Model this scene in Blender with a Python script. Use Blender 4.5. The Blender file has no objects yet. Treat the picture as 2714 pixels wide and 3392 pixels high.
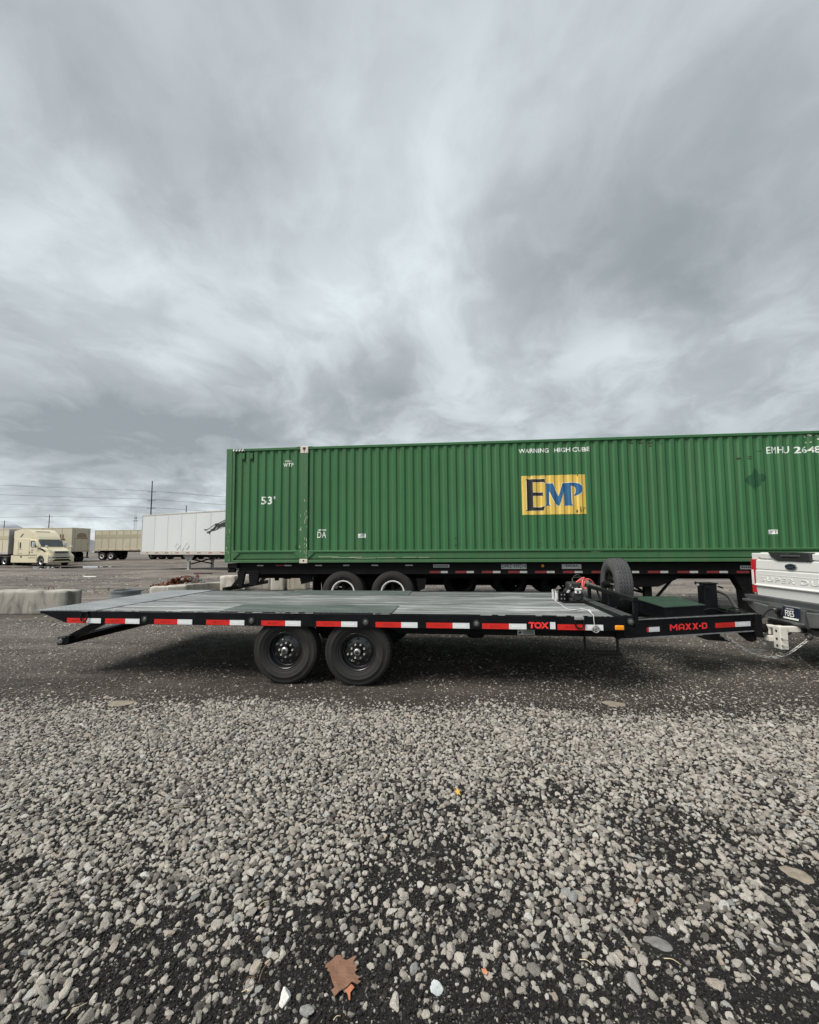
import bpy, bmesh, math, random
import numpy as np
from mathutils import Vector, Matrix
R = math.radians
scene = bpy.context.scene
COL = scene.collection
rnd = random.Random(11)
rng = np.random.default_rng(5)

# ---------------------------------------------------------------- camera
CAM_H, PITCH, ROLL = 1.579, 0.08555, -0.00605
cd = bpy.data.cameras.new('camera')
cd.sensor_fit = 'HORIZONTAL'; cd.sensor_width = 36.0; cd.lens = 36.0 * 1400 / 2714
cd.clip_start = 0.05; cd.clip_end = 40000
cam = bpy.data.objects.new('camera', cd); COL.objects.link(cam)
_f = Vector((0, math.cos(PITCH), math.sin(PITCH))); _u = Vector((0, -math.sin(PITCH), math.cos(PITCH))); _r = Vector((1, 0, 0))
_R = _r * math.cos(ROLL) + _u * math.sin(ROLL); _U = _u * math.cos(ROLL) - _r * math.sin(ROLL)
cam.matrix_world = Matrix(((_R.x, _U.x, -_f.x, 0), (_R.y, _U.y, -_f.y, 0), (_R.z, _U.z, -_f.z, CAM_H), (0, 0, 0, 1)))
scene.camera = cam

# ---------------------------------------------------------------- view
scene.view_settings.view_transform = 'Standard'
scene.view_settings.look = 'None'
scene.view_settings.exposure = 1.62
scene.view_settings.gamma = 1.0
scene.view_settings.use_curve_mapping = False
scene.cycles.max_bounces = 8
scene.cycles.use_denoising = True

# ---------------------------------------------------------------- sun behind thick cloud
SUN_EL, SUN_AZ = R(51), R(237)            # azimuth measured clockwise from +Y
sl = bpy.data.lights.new('sun', 'SUN'); sl.energy = 1.5; sl.angle = R(32); sl.color = (1.0, 0.95, 0.88)
so = bpy.data.objects.new('sun', sl); COL.objects.link(so)
sd = Vector((math.sin(SUN_AZ) * math.cos(SUN_EL), math.cos(SUN_AZ) * math.cos(SUN_EL), math.sin(SUN_EL)))
so.rotation_euler = sd.to_track_quat('Z', 'Y').to_euler(); so.location = sd * 60

# ---------------------------------------------------------------- overcast sky
world = bpy.data.worlds.new('World'); scene.world = world; world.use_nodes = True
def build_sky():
    nt = world.node_tree; nt.nodes.clear()
    def nd(t, **k):
        n = nt.nodes.new(t)
        for a, b in k.items(): setattr(n, a, b)
        return n
    def put(s, v):
        if isinstance(v, bpy.types.NodeSocket): nt.links.new(v, s)
        else: s.default_value = v
    def M(op, a, b=0.0, c=0.0, clamp=False):
        n = nd('ShaderNodeMath', operation=op, use_clamp=clamp); put(n.inputs[0], a); put(n.inputs[1], b)
        if len(n.inputs) > 2: put(n.inputs[2], c)
        return n.outputs[0]
    def VM(op, a, b):
        n = nd('ShaderNodeVectorMath', operation=op); put(n.inputs[0], a); put(n.inputs[1], b)
        return n.outputs['Value'] if op == 'DOT_PRODUCT' else n.outputs[0]
    def noise(v, s, det, rough, dist=0.0, w=0.0):
        n = nd('ShaderNodeTexNoise', noise_dimensions='4D'); put(n.inputs['Vector'], v); put(n.inputs['W'], w); put(n.inputs['Scale'], s); put(n.inputs['Detail'], det)
        put(n.inputs['Roughness'], rough); put(n.inputs['Distortion'], dist)
        return n
    d = nd('ShaderNodeTexCoord').outputs['Generated']
    sep = nd('ShaderNodeSeparateXYZ'); put(sep.inputs[0], d)
    z = M('MAXIMUM', sep.outputs[2], 0.0)
    pz = M('ADD', z, 0.24)
    cmb = nd('ShaderNodeCombineXYZ'); put(cmb.inputs[0], M('DIVIDE', sep.outputs[0], pz)); put(cmb.inputs[1], M('DIVIDE', sep.outputs[1], pz))
    P = cmb.outputs[0]
    wn = noise(P, 0.9, 3, 0.6, 0, 2.0)
    off = VM('MULTIPLY', VM('SUBTRACT', wn.outputs['Color'], (0.5, 0.5, 0.5)), (0.7, 0.9, 0))
    P2 = VM('ADD', P, off)
    mp = nd('ShaderNodeMapping'); put(mp.inputs['Vector'], P2); mp.inputs['Rotation'].default_value = (0, 0, R(-8)); mp.inputs['Scale'].default_value = (1.0, 0.7, 1)
    n1 = noise(mp.outputs[0], 1.5, 6, 0.55, 0.3, 7.3).outputs['Fac']
    mp2 = nd('ShaderNodeMapping'); put(mp2.inputs['Vector'], P2); mp2.inputs['Rotation'].default_value = (0, 0, R(-8)); mp2.inputs['Scale'].default_value = (1.0, 0.85, 1)
    n2 = noise(mp2.outputs[0], 4.6, 8, 0.58, 0.25, 1.4).outputs['Fac']
    vo = nd('ShaderNodeTexVoronoi', feature='SMOOTH_F1'); put(vo.inputs['Vector'], VM('ADD', mp2.outputs[0], VM('MULTIPLY', VM('SUBTRACT', noise(mp2.outputs[0], 5.0, 5, 0.6, 0, 3.3).outputs['Color'], (0.5, 0.5, 0.5)), (0.45, 0.45, 0)))); put(vo.inputs['Scale'], 2.4); vo.inputs['Smoothness'].default_value = 0.6
    lump = M('SUBTRACT', 0.42, vo.outputs['Distance'])
    ss = nd('ShaderNodeMapRange', interpolation_type='SMOOTHSTEP'); put(ss.inputs[0], n2); ss.inputs[1].default_value = 0.37; ss.inputs[2].default_value = 0.65; n2 = ss.outputs[0]
    low = M('SUBTRACT', 1.0, M('MULTIPLY', z, 1.15), clamp=True)          # texture shows more towards the horizon, where the layer is seen edge on
    base = M('ADD', M('MULTIPLY', M('SUBTRACT', n1, 0.5), 0.75), M('MULTIPLY', M('SUBTRACT', n2, 0.5), M('ADD', 0.11, M('MULTIPLY', low, 0.19))))
    base = M('ADD', base, M('MULTIPLY', lump, M('ADD', 0.08, M('MULTIPLY', low, 0.30))))
    wd = noise(P, 1.5, 4, 0.62, 0, 5.1)
    dw = VM('ADD', d, VM('MULTIPLY', VM('SUBTRACT', wd.outputs['Color'], (0.5, 0.5, 0.5)), (0.34, 0.34, 0.22)))
    nn = nd('ShaderNodeVectorMath', operation='NORMALIZE'); put(nn.inputs[0], dw); dw = nn.outputs[0]
    # broad banks of thinner (+) and thicker (-) cloud
    for (x, y, zz, k, a) in SKY_BANKS:
        v = Vector((x, y, zz)).normalized()
        dd = VM('DOT_PRODUCT', dw, tuple(v))
        g = M('POWER', 2.718, M('MULTIPLY', M('SUBTRACT', dd, 1.0), k))
        base = M('ADD', base, M('MULTIPLY', g, a * 1.15))
    t = M('ADD', base, 0.43, clamp=True)
    cr = nd('ShaderNodeValToRGB'); put(cr.inputs[0], t)
    e = cr.color_ramp.elements
    e[0].position = 0.02; e[0].color = (0.226, 0.254, 0.270, 1)
    e[1].position = 0.95; e[1].color = (0.675, 0.748, 0.768, 1)
    for p, c in ((0.30, (0.328, 0.360, 0.378)), (0.52, (0.436, 0.477, 0.499)), (0.74, (0.553, 0.612, 0.632))):
        q = e.new(p); q.color = (*c, 1)
    sky = nd('ShaderNodeTexSky', sky_type='NISHITA', sun_disc=False, sun_elevation=SUN_EL, sun_rotation=SUN_AZ)
    sc = nd('ShaderNodeVectorMath', operation='SCALE'); put(sc.inputs[0], cr.outputs[0]); sc.inputs['Scale'].default_value = SKY_GAIN
    mx = nd('ShaderNodeMix', data_type='RGBA'); put(mx.inputs[0], 0.985); put(mx.inputs[6], sky.outputs[0]); put(mx.inputs[7], sc.outputs[0])
    bg = nd('ShaderNodeBackground'); put(bg.inputs[0], mx.outputs[2]); bg.inputs[1].default_value = 0.1
    out = nd('ShaderNodeOutputWorld'); nt.links.new(bg.outputs[0], out.inputs[0])
SKY_GAIN = 4.6
# direction, sharpness, amount
SKY_BANKS = [(0.588, 0.628, 0.51, 60, -0.1), (0.466, 0.71, 0.528, 60, -0.1), (0.3, 0.79, 0.534, 60, -0.1), (0.215, 0.828, 0.518, 90, -0.11), (-0.064, 0.912, 0.406, 90, -0.11), (-0.254, 0.913, 0.321, 150, -0.08), (0.518, 0.607, 0.603, 30, -0.08), (-0.363, 0.743, 0.562, 60, -0.11), (-0.479, 0.666, 0.572, 55, -0.08), (-0.522, 0.552, 0.65, 22, -0.07), (-0.679, 0.703, 0.213, 140, -0.235), (-0.576, 0.789, 0.215, 140, -0.235), (-0.432, 0.877, 0.211, 140, -0.235), (-0.645, 0.756, 0.11, 260, -0.2), (-0.512, 0.847, 0.141, 300, -0.12), (0.577, 0.701, 0.419, 240, -0.15), (0.502, 0.766, 0.403, 240, -0.15), (0.649, 0.712, 0.266, 110, -0.11), (0.43, 0.848, 0.309, 110, -0.11), (-0.078, 0.946, 0.314, 150, -0.08), (0.135, 0.586, 0.799, 16, 0.09), (0.019, 0.708, 0.706, 70, 0.08), (-0.076, 0.806, 0.587, 70, 0.08), (-0.179, 0.846, 0.501, 130, 0.2), (-0.302, 0.815, 0.494, 120, 0.11), (-0.574, 0.621, 0.535, 100, 0.13), (-0.511, 0.687, 0.516, 100, 0.13), (-0.43, 0.759, 0.489, 100, 0.13), (-0.494, 0.803, 0.332, 130, 0.17), (-0.6, 0.726, 0.336, 110, 0.11), (0.374, 0.848, 0.375, 160, 0.17), (0.52, 0.771, 0.368, 160, 0.17), (0.637, 0.68, 0.364, 150, 0.18), (0.159, 0.846, 0.509, 160, 0.07), (0.212, 0.923, 0.321, 200, 0.08), (0.02, 0.962, 0.274, 260, 0.08), (-0.696, 0.716, 0.06, 300, 0.3), (-0.585, 0.808, 0.062, 300, 0.3), (-0.429, 0.901, 0.063, 300, 0.3)]
build_sky()

# ---------------------------------------------------------------- materials
def new_mat(name):
    m = bpy.data.materials.new(name); m.use_nodes = True; nt = m.node_tree; nt.nodes.clear()
    out = nt.nodes.new('ShaderNodeOutputMaterial'); b = nt.nodes.new('ShaderNodeBsdfPrincipled'); nt.links.new(b.outputs[0], out.inputs[0])
    return m, nt, b
class NT:
    def __init__(s, nt): s.nt = nt
    def n(s, t, **k):
        x = s.nt.nodes.new(t)
        for a, b in k.items(): setattr(x, a, b)
        return x
    def put(s, k, v):
        if isinstance(v, bpy.types.NodeSocket): s.nt.links.new(v, k)
        elif isinstance(v, tuple) and len(v) == 3 and k.type == 'RGBA': k.default_value = (*v, 1)
        else: k.default_value = v
    def math(s, op, a, b=0.0, clamp=False):
        x = s.n('ShaderNodeMath', operation=op, use_clamp=clamp); s.put(x.inputs[0], a); s.put(x.inputs[1], b); return x.outputs[0]
    def vec(s, scale=(1, 1, 1), src='Object', rot=(0, 0, 0), jitter=0.0):
        t = s.n('ShaderNodeTexCoord').outputs[src] if src != 'Position' else s.n('ShaderNodeNewGeometry').outputs['Position']
        if jitter:
            r = s.n('ShaderNodeObjectInfo').outputs['Random']; a = s.n('ShaderNodeVectorMath', operation='ADD'); s.put(a.inputs[0], t)
            c = s.n('ShaderNodeCombineXYZ'); s.put(c.inputs[0], s.math('MULTIPLY', r, jitter)); s.put(c.inputs[2], s.math('MULTIPLY', r, jitter * 0.7)); s.put(a.inputs[1], c.outputs[0]); t = a.outputs[0]
        mp = s.n('ShaderNodeMapping'); s.put(mp.inputs[0], t); mp.inputs['Scale'].default_value = scale; mp.inputs['Rotation'].default_value = rot
        return mp.outputs[0]
    def noise(s, v, scale, det=4, rough=0.55, dist=0.0, out='Fac'):
        x = s.n('ShaderNodeTexNoise'); s.put(x.inputs['Vector'], v); s.put(x.inputs['Scale'], scale); s.put(x.inputs['Detail'], det); s.put(x.inputs['Roughness'], rough); s.put(x.inputs['Distortion'], dist)
        return x.outputs[out]
    def voro(s, v, scale, feature='F1', out='Distance', rand=1.0):
        x = s.n('ShaderNodeTexVoronoi', feature=feature); s.put(x.inputs['Vector'], v); s.put(x.inputs['Scale'], scale); s.put(x.inputs['Randomness'], rand)
        return x.outputs[out]
    def ramp(s, f, stops, interp='LINEAR'):
        x = s.n('ShaderNodeValToRGB'); s.put(x.inputs[0], f); cr = x.color_ramp; cr.interpolation = interp
        e = cr.elements
        for i, (p, c) in enumerate(stops):
            q = e[i] if i < 2 else e.new(p)
            q.position = p; c = (c, c, c) if isinstance(c, (int, float)) else c; q.color = (*c, 1)
        return x.outputs[0]
    def mix(s, f, a, b, blend='MIX'):
        x = s.n('ShaderNodeMix', data_type='RGBA', blend_type=blend); s.put(x.inputs[0], f); s.put(x.inputs[6], a); s.put(x.inputs[7], b); return x.outputs[2]
    def bump(s, h, strength, dist=0.01, nrm=None):
        x = s.n('ShaderNodeBump'); s.put(x.inputs['Height'], h); x.inputs['Strength'].default_value = strength; x.inputs['Distance'].default_value = dist
        if nrm is not None: s.put(x.inputs['Normal'], nrm)
        return x.outputs[0]
def pm(name, c1, c2=None, scale=6.0, rough=0.5, metal=0.0, stretch=(1, 1, 1), dirt=None, dirt_amt=0.0, dirt_scale=3.0, bump=0.0, bscale=60.0, jitter=3.0, coat=0.0, rvar=0.12, spec=0.5):
    """general surface: two-tone noise, dirt patches with soft edges, roughness variation and fine relief"""
    m, nt, b = new_mat(name); g = NT(nt)
    c2 = c2 or tuple(min(1, x * 1.25 + 0.004) for x in c1)
    v = g.vec(stretch, jitter=jitter)
    n = g.noise(v, scale, 5, 0.6)
    col = g.mix(g.ramp(n, [(0.3, 0.0), (0.7, 1.0)]), c1, c2)
    rr = g.math('ADD', g.math('MULTIPLY', g.math('SUBTRACT', n, 0.5), rvar * 2), rough)
    if dirt is not None:
        dn = g.noise(v, dirt_scale, 7, 0.68, 0.6)
        lo = 0.72 - 0.45 * dirt_amt
        f = g.ramp(dn, [(lo, 0.0), (min(1, lo + 0.16), 1.0)])
        col = g.mix(g.math('MULTIPLY', f, min(1, 0.55 + dirt_amt * 0.45)), col, dirt)
        rr = g.math('ADD', rr, g.math('MULTIPLY', f, 0.2), clamp=True)
    g.put(b.inputs['Base Color'], col); g.put(b.inputs['Roughness'], rr); b.inputs['Metallic'].default_value = metal
    b.inputs['Specular IOR Level'].default_value = spec
    if coat: b.inputs['Coat Weight'].default_value = coat; b.inputs['Coat Roughness'].default_value = 0.15
    if bump:
        bn = g.noise(g.vec((1, 1, 1), jitter=jitter), bscale, 4, 0.6)
        g.put(b.inputs['Normal'], g.bump(bn, bump, 0.004))
    return m
# ---------------------------------------------------------------- mesh helpers
class MB:
    """collects shapes and builds ONE mesh object"""
    def __init__(s): s.v = []; s.f = []; s.m = []; s.sm = []; s.mi = 0
    def mat(s, i): s.mi = i; return s
    def add(s, vs, fs, smooth=False):
        o = len(s.v); s.v += [tuple(v) for v in vs]
        for f in fs: s.f.append([o + i for i in f]); s.m.append(s.mi); s.sm.append(smooth)
        return s
    def hexa(s, p):
        return s.add(p, [(0, 3, 2, 1), (4, 5, 6, 7), (0, 1, 5, 4), (1, 2, 6, 5), (2, 3, 7, 6), (3, 0, 4, 7)])
    def box(s, x0, x1, y0, y1, z0, z1, b=0.0, M=None):
        if x0 > x1: x0, x1 = x1, x0
        if y0 > y1: y0, y1 = y1, y0
        if z0 > z1: z0, z1 = z1, z0
        b = min(b, (x1 - x0) * .45, (y1 - y0) * .45, (z1 - z0) * .45)
        if b <= 0:
            vs = [(x0, y0, z0), (x1, y0, z0), (x1, y1, z0), (x0, y1, z0), (x0, y0, z1), (x1, y0, z1), (x1, y1, z1), (x0, y1, z1)]
            if M: vs = [M @ Vector(v) for v in vs]
            return s.hexa(vs)
        X = (x0, x1); Y = (y0, y1); Z = (z0, z1); vs = []; idx = {}
        for i in (0, 1):
            for j in (0, 1):
                for k in (0, 1):
                    x, y, z = X[i], Y[j], Z[k]; bx, by, bz = (b, -b)[i], (b, -b)[j], (b, -b)[k]
                    for a, p in (('x', (x, y + by, z + bz)), ('y', (x + bx, y, z + bz)), ('z', (x + bx, y + by, z))):
                        idx[i, j, k, a] = len(vs); vs.append(p)
        fs = []
        for i in (0, 1):
            fs.append([idx[i, 0, 0, 'x'], idx[i, 1, 0, 'x'], idx[i, 1, 1, 'x'], idx[i, 0, 1, 'x']])
            fs.append([idx[0, i, 0, 'y'], idx[1, i, 0, 'y'], idx[1, i, 1, 'y'], idx[0, i, 1, 'y']])
            fs.append([idx[0, 0, i, 'z'], idx[1, 0, i, 'z'], idx[1, 1, i, 'z'], idx[0, 1, i, 'z']])
            for j in (0, 1):
                fs.append([idx[0, i, j, 'y'], idx[1, i, j, 'y'], idx[1, i, j, 'z'], idx[0, i, j, 'z']])
                fs.append([idx[i, 0, j, 'x'], idx[i, 1, j, 'x'], idx[i, 1, j, 'z'], idx[i, 0, j, 'z']])
                fs.append([idx[i, j, 0, 'x'], idx[i, j, 1, 'x'], idx[i, j, 1, 'y'], idx[i, j, 0, 'y']])
                for k in (0, 1): fs.append([idx[i, j, k, 'x'], idx[i, j, k, 'y'], idx[i, j, k, 'z']])
        if M: vs = [M @ Vector(v) for v in vs]
        return s.add(vs, fs)
    def bar(s, p0, p1, w, h, b=0.003, up=(0, 0, 1)):
        """rectangular bar from p0 to p1, w across, h along up"""
        p0 = Vector(p0); p1 = Vector(p1); d = p1 - p0; L = d.length; d.normalize(); u = Vector(up); a = u.cross(d)
        if a.length < 1e-4: a = Vector((1, 0, 0)).cross(d)
        a.normalize(); u = d.cross(a)
        M = Matrix(((d.x, a.x, u.x, p0.x), (d.y, a.y, u.y, p0.y), (d.z, a.z, u.z, p0.z), (0, 0, 0, 1)))
        return s.box(0, L, -w / 2, w / 2, -h / 2, h / 2, b, M)
    def cyl(s, p0, p1, r, n=16, r2=None, caps=True):
        p0 = Vector(p0); p1 = Vector(p1); d = (p1 - p0).normalized(); a = d.orthogonal().normalized(); c = d.cross(a); r2 = r if r2 is None else r2
        vs = []
        for p, q in ((p0, r), (p1, r2)):
            vs += [p + a * q * math.cos(2 * math.pi * i / n) + c * q * math.sin(2 * math.pi * i / n) for i in range(n)]
        s.add(vs, [(i, (i + 1) % n, n + (i + 1) % n, n + i) for i in range(n)], True)
        if caps: s.add(vs, [list(range(n))[::-1], list(range(n, 2 * n))])
        return s
    def tube(s, pts, r, n=8, caps=True, closed=False):
        pts = [Vector(p) for p in pts]; N = len(pts); vs = []; a = None
        for i, p in enumerate(pts):
            if closed: d = pts[(i + 1) % N] - pts[i - 1]
            else: d = pts[min(i + 1, N - 1)] - pts[max(i - 1, 0)]
            d.normalize()
            a = d.orthogonal() if a is None else a - d * a.dot(d)
            a.normalize(); c = d.cross(a); rr = r(i / (N - 1)) if callable(r) else r
            vs += [p + a * rr * math.cos(2 * math.pi * k / n) + c * rr * math.sin(2 * math.pi * k / n) for k in range(n)]
        fs = [(i * n + k, i * n + (k + 1) % n, ((i + 1) % N) * n + (k + 1) % n, ((i + 1) % N) * n + k) for i in range(N if closed else N - 1) for k in range(n)]
        s.add(vs, fs, True)
        if caps and not closed: s.add(vs, [list(range(n))[::-1], list(range((N - 1) * n, N * n))])
        return s
    def lathe(s, prof, c=(0, 0, 0), axis='y', n=40, closed=False, smooth=True, wob=None):
        """prof: (radius, along axis)"""
        vs = []
        for i in range(n):
            t = 2 * math.pi * i / n; ca, sa = math.cos(t), math.sin(t)
            for j, (r, h) in enumerate(prof):
                if wob: r *= wob(i, j)
                q = {'y': (r * ca, h, r * sa), 'x': (h, r * ca, r * sa), 'z': (r * ca, r * sa, h)}[axis]
                vs.append((c[0] + q[0], c[1] + q[1], c[2] + q[2]))
        m = len(prof); fs = []
        for i in range(n):
            for j in range(m if closed else m - 1):
                fs.append((i * m + j, i * m + (j + 1) % m, ((i + 1) % n) * m + (j + 1) % m, ((i + 1) % n) * m + j))
        return s.add(vs, fs, smooth)
    def prism(s, poly, d0, d1, plane='xz'):
        """closed 2-D outline extruded along the third axis"""
        def P(a, b, d): return {'xz': (a, d, b), 'xy': (a, b, d), 'yz': (d, a, b)}[plane]
        n = len(poly); vs = [P(a, b, d0) for a, b in poly] + [P(a, b, d1) for a, b in poly]
        s.add(vs, [list(range(n))[::-1], list(range(n, 2 * n))] + [(i, (i + 1) % n, n + (i + 1) % n, n + i) for i in range(n)])
        return s
    def build(s, name, mats, parent=None, loc=(0, 0, 0), rot=(0, 0, 0), bevel=0.0, weld=False, smooth_all=False, auto=None):
        me = bpy.data.meshes.new(name); me.from_pydata(s.v, [], s.f); mats = mats if isinstance(mats, (list, tuple)) else [mats]
        for m in mats: me.materials.append(m)
        me.polygons.foreach_set('material_index', s.m); me.polygons.foreach_set('use_smooth', [True] * len(s.sm) if smooth_all else s.sm)
        bm = bmesh.new(); bm.from_mesh(me)
        if weld: bmesh.ops.remove_doubles(bm, verts=bm.verts, dist=1e-5)
        bmesh.ops.recalc_face_normals(bm, faces=bm.faces)
        if auto is not None:
            for e in bm.edges: e.smooth = len(e.link_faces) == 2 and e.calc_face_angle(9) < R(auto)
        bm.to_mesh(me); bm.free(); me.update()
        o = bpy.data.objects.new(name, me); COL.objects.link(o); o.parent = parent; o.location = loc; o.rotation_euler = rot
        if bevel:
            b = o.modifiers.new('edge', 'BEVEL'); b.width = bevel; b.segments = 2; b.limit_method = 'ANGLE'; b.angle_limit = R(35)
        return o
def tag(o, label=None, cat=None, group=None, kind=None):
    if label: o['label'] = label
    if cat: o['category'] = cat
    if group: o['group'] = group
    if kind: o['kind'] = kind
    return o
def empty(name, loc=(0, 0, 0), rz=0.0, label=None, cat=None, group=None):
    o = bpy.data.objects.new(name, None); COL.objects.link(o); o.location = loc; o.rotation_euler = (0, 0, rz); o.empty_display_size = 0.2
    return tag(o, label, cat, group)
def copy_tree(o, parent=None):
    c = o.copy(); COL.objects.link(c); c.parent = parent
    for ch in list(o.children): copy_tree(ch, c)
    return c
def flat_polys(polys, bisect=None, depth=None):
    """2-D polygons (x,z) -> bmesh of triangles; cut along x folds and pushed to depth(x)"""
    bm = bmesh.new()
    for p in polys:
        bm.faces.new([bm.verts.new((a, 0, b)) for a, b in p])
    bm.normal_update(); bmesh.ops.triangulate(bm, faces=bm.faces, ngon_method='EAR_CLIP')
    return _drape(bm, bisect, depth)
def _drape(bm, bisect, depth):
    for x in bisect or []:
        bmesh.ops.bisect_plane(bm, geom=bm.verts[:] + bm.edges[:] + bm.faces[:], dist=1e-6, plane_co=(x, 0, 0), plane_no=(1, 0, 0))
    if depth:
        for v in bm.verts: v.co.y = depth(v.co.x)
    bmesh.ops.recalc_face_normals(bm, faces=bm.faces)
    for f in bm.faces:
        f.normal_update()
        if f.normal.y > 0: f.normal_flip()
    return bm
def bm_obj(bm, name, mat, parent=None, loc=(0, 0, 0), rot=(0, 0, 0)):
    me = bpy.data.meshes.new(name); bm.to_mesh(me); bm.free(); me.materials.append(mat)
    o = bpy.data.objects.new(name, me); COL.objects.link(o); o.parent = parent; o.location = loc; o.rotation_euler = rot
    return o
def text_bm(txt, x0, x1, z0, z1, bold=0.0, extrude=0.0, shear=0.0, space=1.0):
    """letters fitted into the rectangle x0..x1, z0..z1 facing -y"""
    c = bpy.data.curves.new('lettering', 'FONT'); c.body = txt; c.offset = bold; c.extrude = extrude; c.shear = shear; c.resolution_u = 3; c.space_character = space
    o = bpy.data.objects.new('lettering', c); COL.objects.link(o)
    dg = bpy.context.evaluated_depsgraph_get(); me = bpy.data.meshes.new_from_object(o.evaluated_get(dg))
    bm = bmesh.new(); bm.from_mesh(me); bpy.data.objects.remove(o); bpy.data.curves.remove(c); bpy.data.meshes.remove(me)
    xs = [v.co.x for v in bm.verts]; ys = [v.co.y for v in bm.verts]; a, b, p, q = min(xs), max(xs), min(ys), max(ys)
    for v in bm.verts:
        v.co = Vector((x0 + (v.co.x - a) / (b - a) * (x1 - x0), -v.co.z, z0 + (v.co.y - p) / (q - p) * (z1 - z0)))
    return bm
def lettering(txt, x0, x1, z0, z1, y, mat, parent, name='lettering', bold=0.0, shear=0.0, extrude=0.0, space=1.0, bisect=None, depth=None):
    bm = text_bm(txt, x0, x1, z0, z1, bold, extrude, shear, space)
    if depth: bm = _drape(bm, bisect, depth)
    else:
        for v in bm.verts: v.co.y += y
        bmesh.ops.recalc_face_normals(bm, faces=bm.faces)
        if extrude == 0:
            for f in bm.faces:
                f.normal_update()
                if f.normal.y > 0: f.normal_flip()
    return bm_obj(bm, name, mat, parent)
def spline(pts, n=40):
    """Catmull-Rom through points"""
    P = [Vector(p) for p in pts]; P = [P[0] * 2 - P[1]] + P + [P[-1] * 2 - P[-2]]; out = []
    k = len(P) - 3
    for i in range(n):
        t = i / (n - 1) * k; j = min(int(t), k - 1); t -= j; a, b, c, d = P[j:j + 4]
        out.append(0.5 * ((2 * b) + (c - a) * t + (2 * a - 5 * b + 4 * c - d) * t * t + (3 * b - a - 3 * c + d) * t ** 3))
    return out
def vnoise(seed):
    r = np.random.default_rng(seed); T = r.random((64, 64))
    def f(x, y):
        x = np.asarray(x, float); y = np.asarray(y, float); i = np.floor(x).astype(int); j = np.floor(y).astype(int); fx = x - i; fy = y - j
        fx = fx * fx * (3 - 2 * fx); fy = fy * fy * (3 - 2 * fy)
        a = T[i % 64, j % 64]; b = T[(i + 1) % 64, j % 64]; c = T[i % 64, (j + 1) % 64]; d = T[(i + 1) % 64, (j + 1) % 64]
        return (a * (1 - fx) + b * fx) * (1 - fy) + (c * (1 - fx) + d * fx) * fy - 0.5
    return f
N1, N2, N3, N4 = vnoise(1), vnoise(2), vnoise(3), vnoise(4)
def sstep(a, b, x): t = np.clip((np.asarray(x, float) - a) / (b - a), 0, 1); return t * t * (3 - 2 * t)
PUDDLES = [(-30.0, 38.6, 3.8, 0.8, -0.02), (-35.0, 42.2, 6.0, 1.5, -0.05), (-11.9, 16.75, 1.05, 0.42, 0.0), (-49, 62, 6, 2.2, 0.26), (-46.5, 55.5, 4.0, 1.1, 0.16), (-33.5, 36.3, 1.8, 0.4, 0.0)]
def ground_z(x, y):
    x = np.asarray(x, float); y = np.asarray(y, float)
    near = 1 - sstep(3.6, 4.6, y)
    z = near * (0.05 * N1(x * 0.9 + 7, y * 0.9 + 3) + 0.022 * N2(x * 3.1, y * 3.1))
    z = z - near * 0.012 * sstep(3.3, 2.2, y)
    far = sstep(11, 22, y)
    z = z + far * (0.10 * N3(x * 0.12, y * 0.22) + 0.035 * N4(x * 0.5, y * 0.9))
    z = z + 0.20 * np.exp(-((y - 29) / 7.5) ** 2 - ((x + 13) / 12) ** 2) + 0.26 * sstep(47, 60, y)
    z = z - 0.07 * np.exp(-((y - 41) / 4.0) ** 2)
    for (px, py, rx, ry, lv) in PUDDLES:                # shallow pans that hold water
        q = np.sqrt(((x - px) / rx) ** 2 + ((y - py) / ry) ** 2); w = 1 - sstep(0.9, 1.7, q); z = z * (1 - w) + (lv - 0.035 * (1 - sstep(0.5, 1.1, q))) * w
    return z
def gz(x, y): return float(ground_z(x, y))
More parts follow.
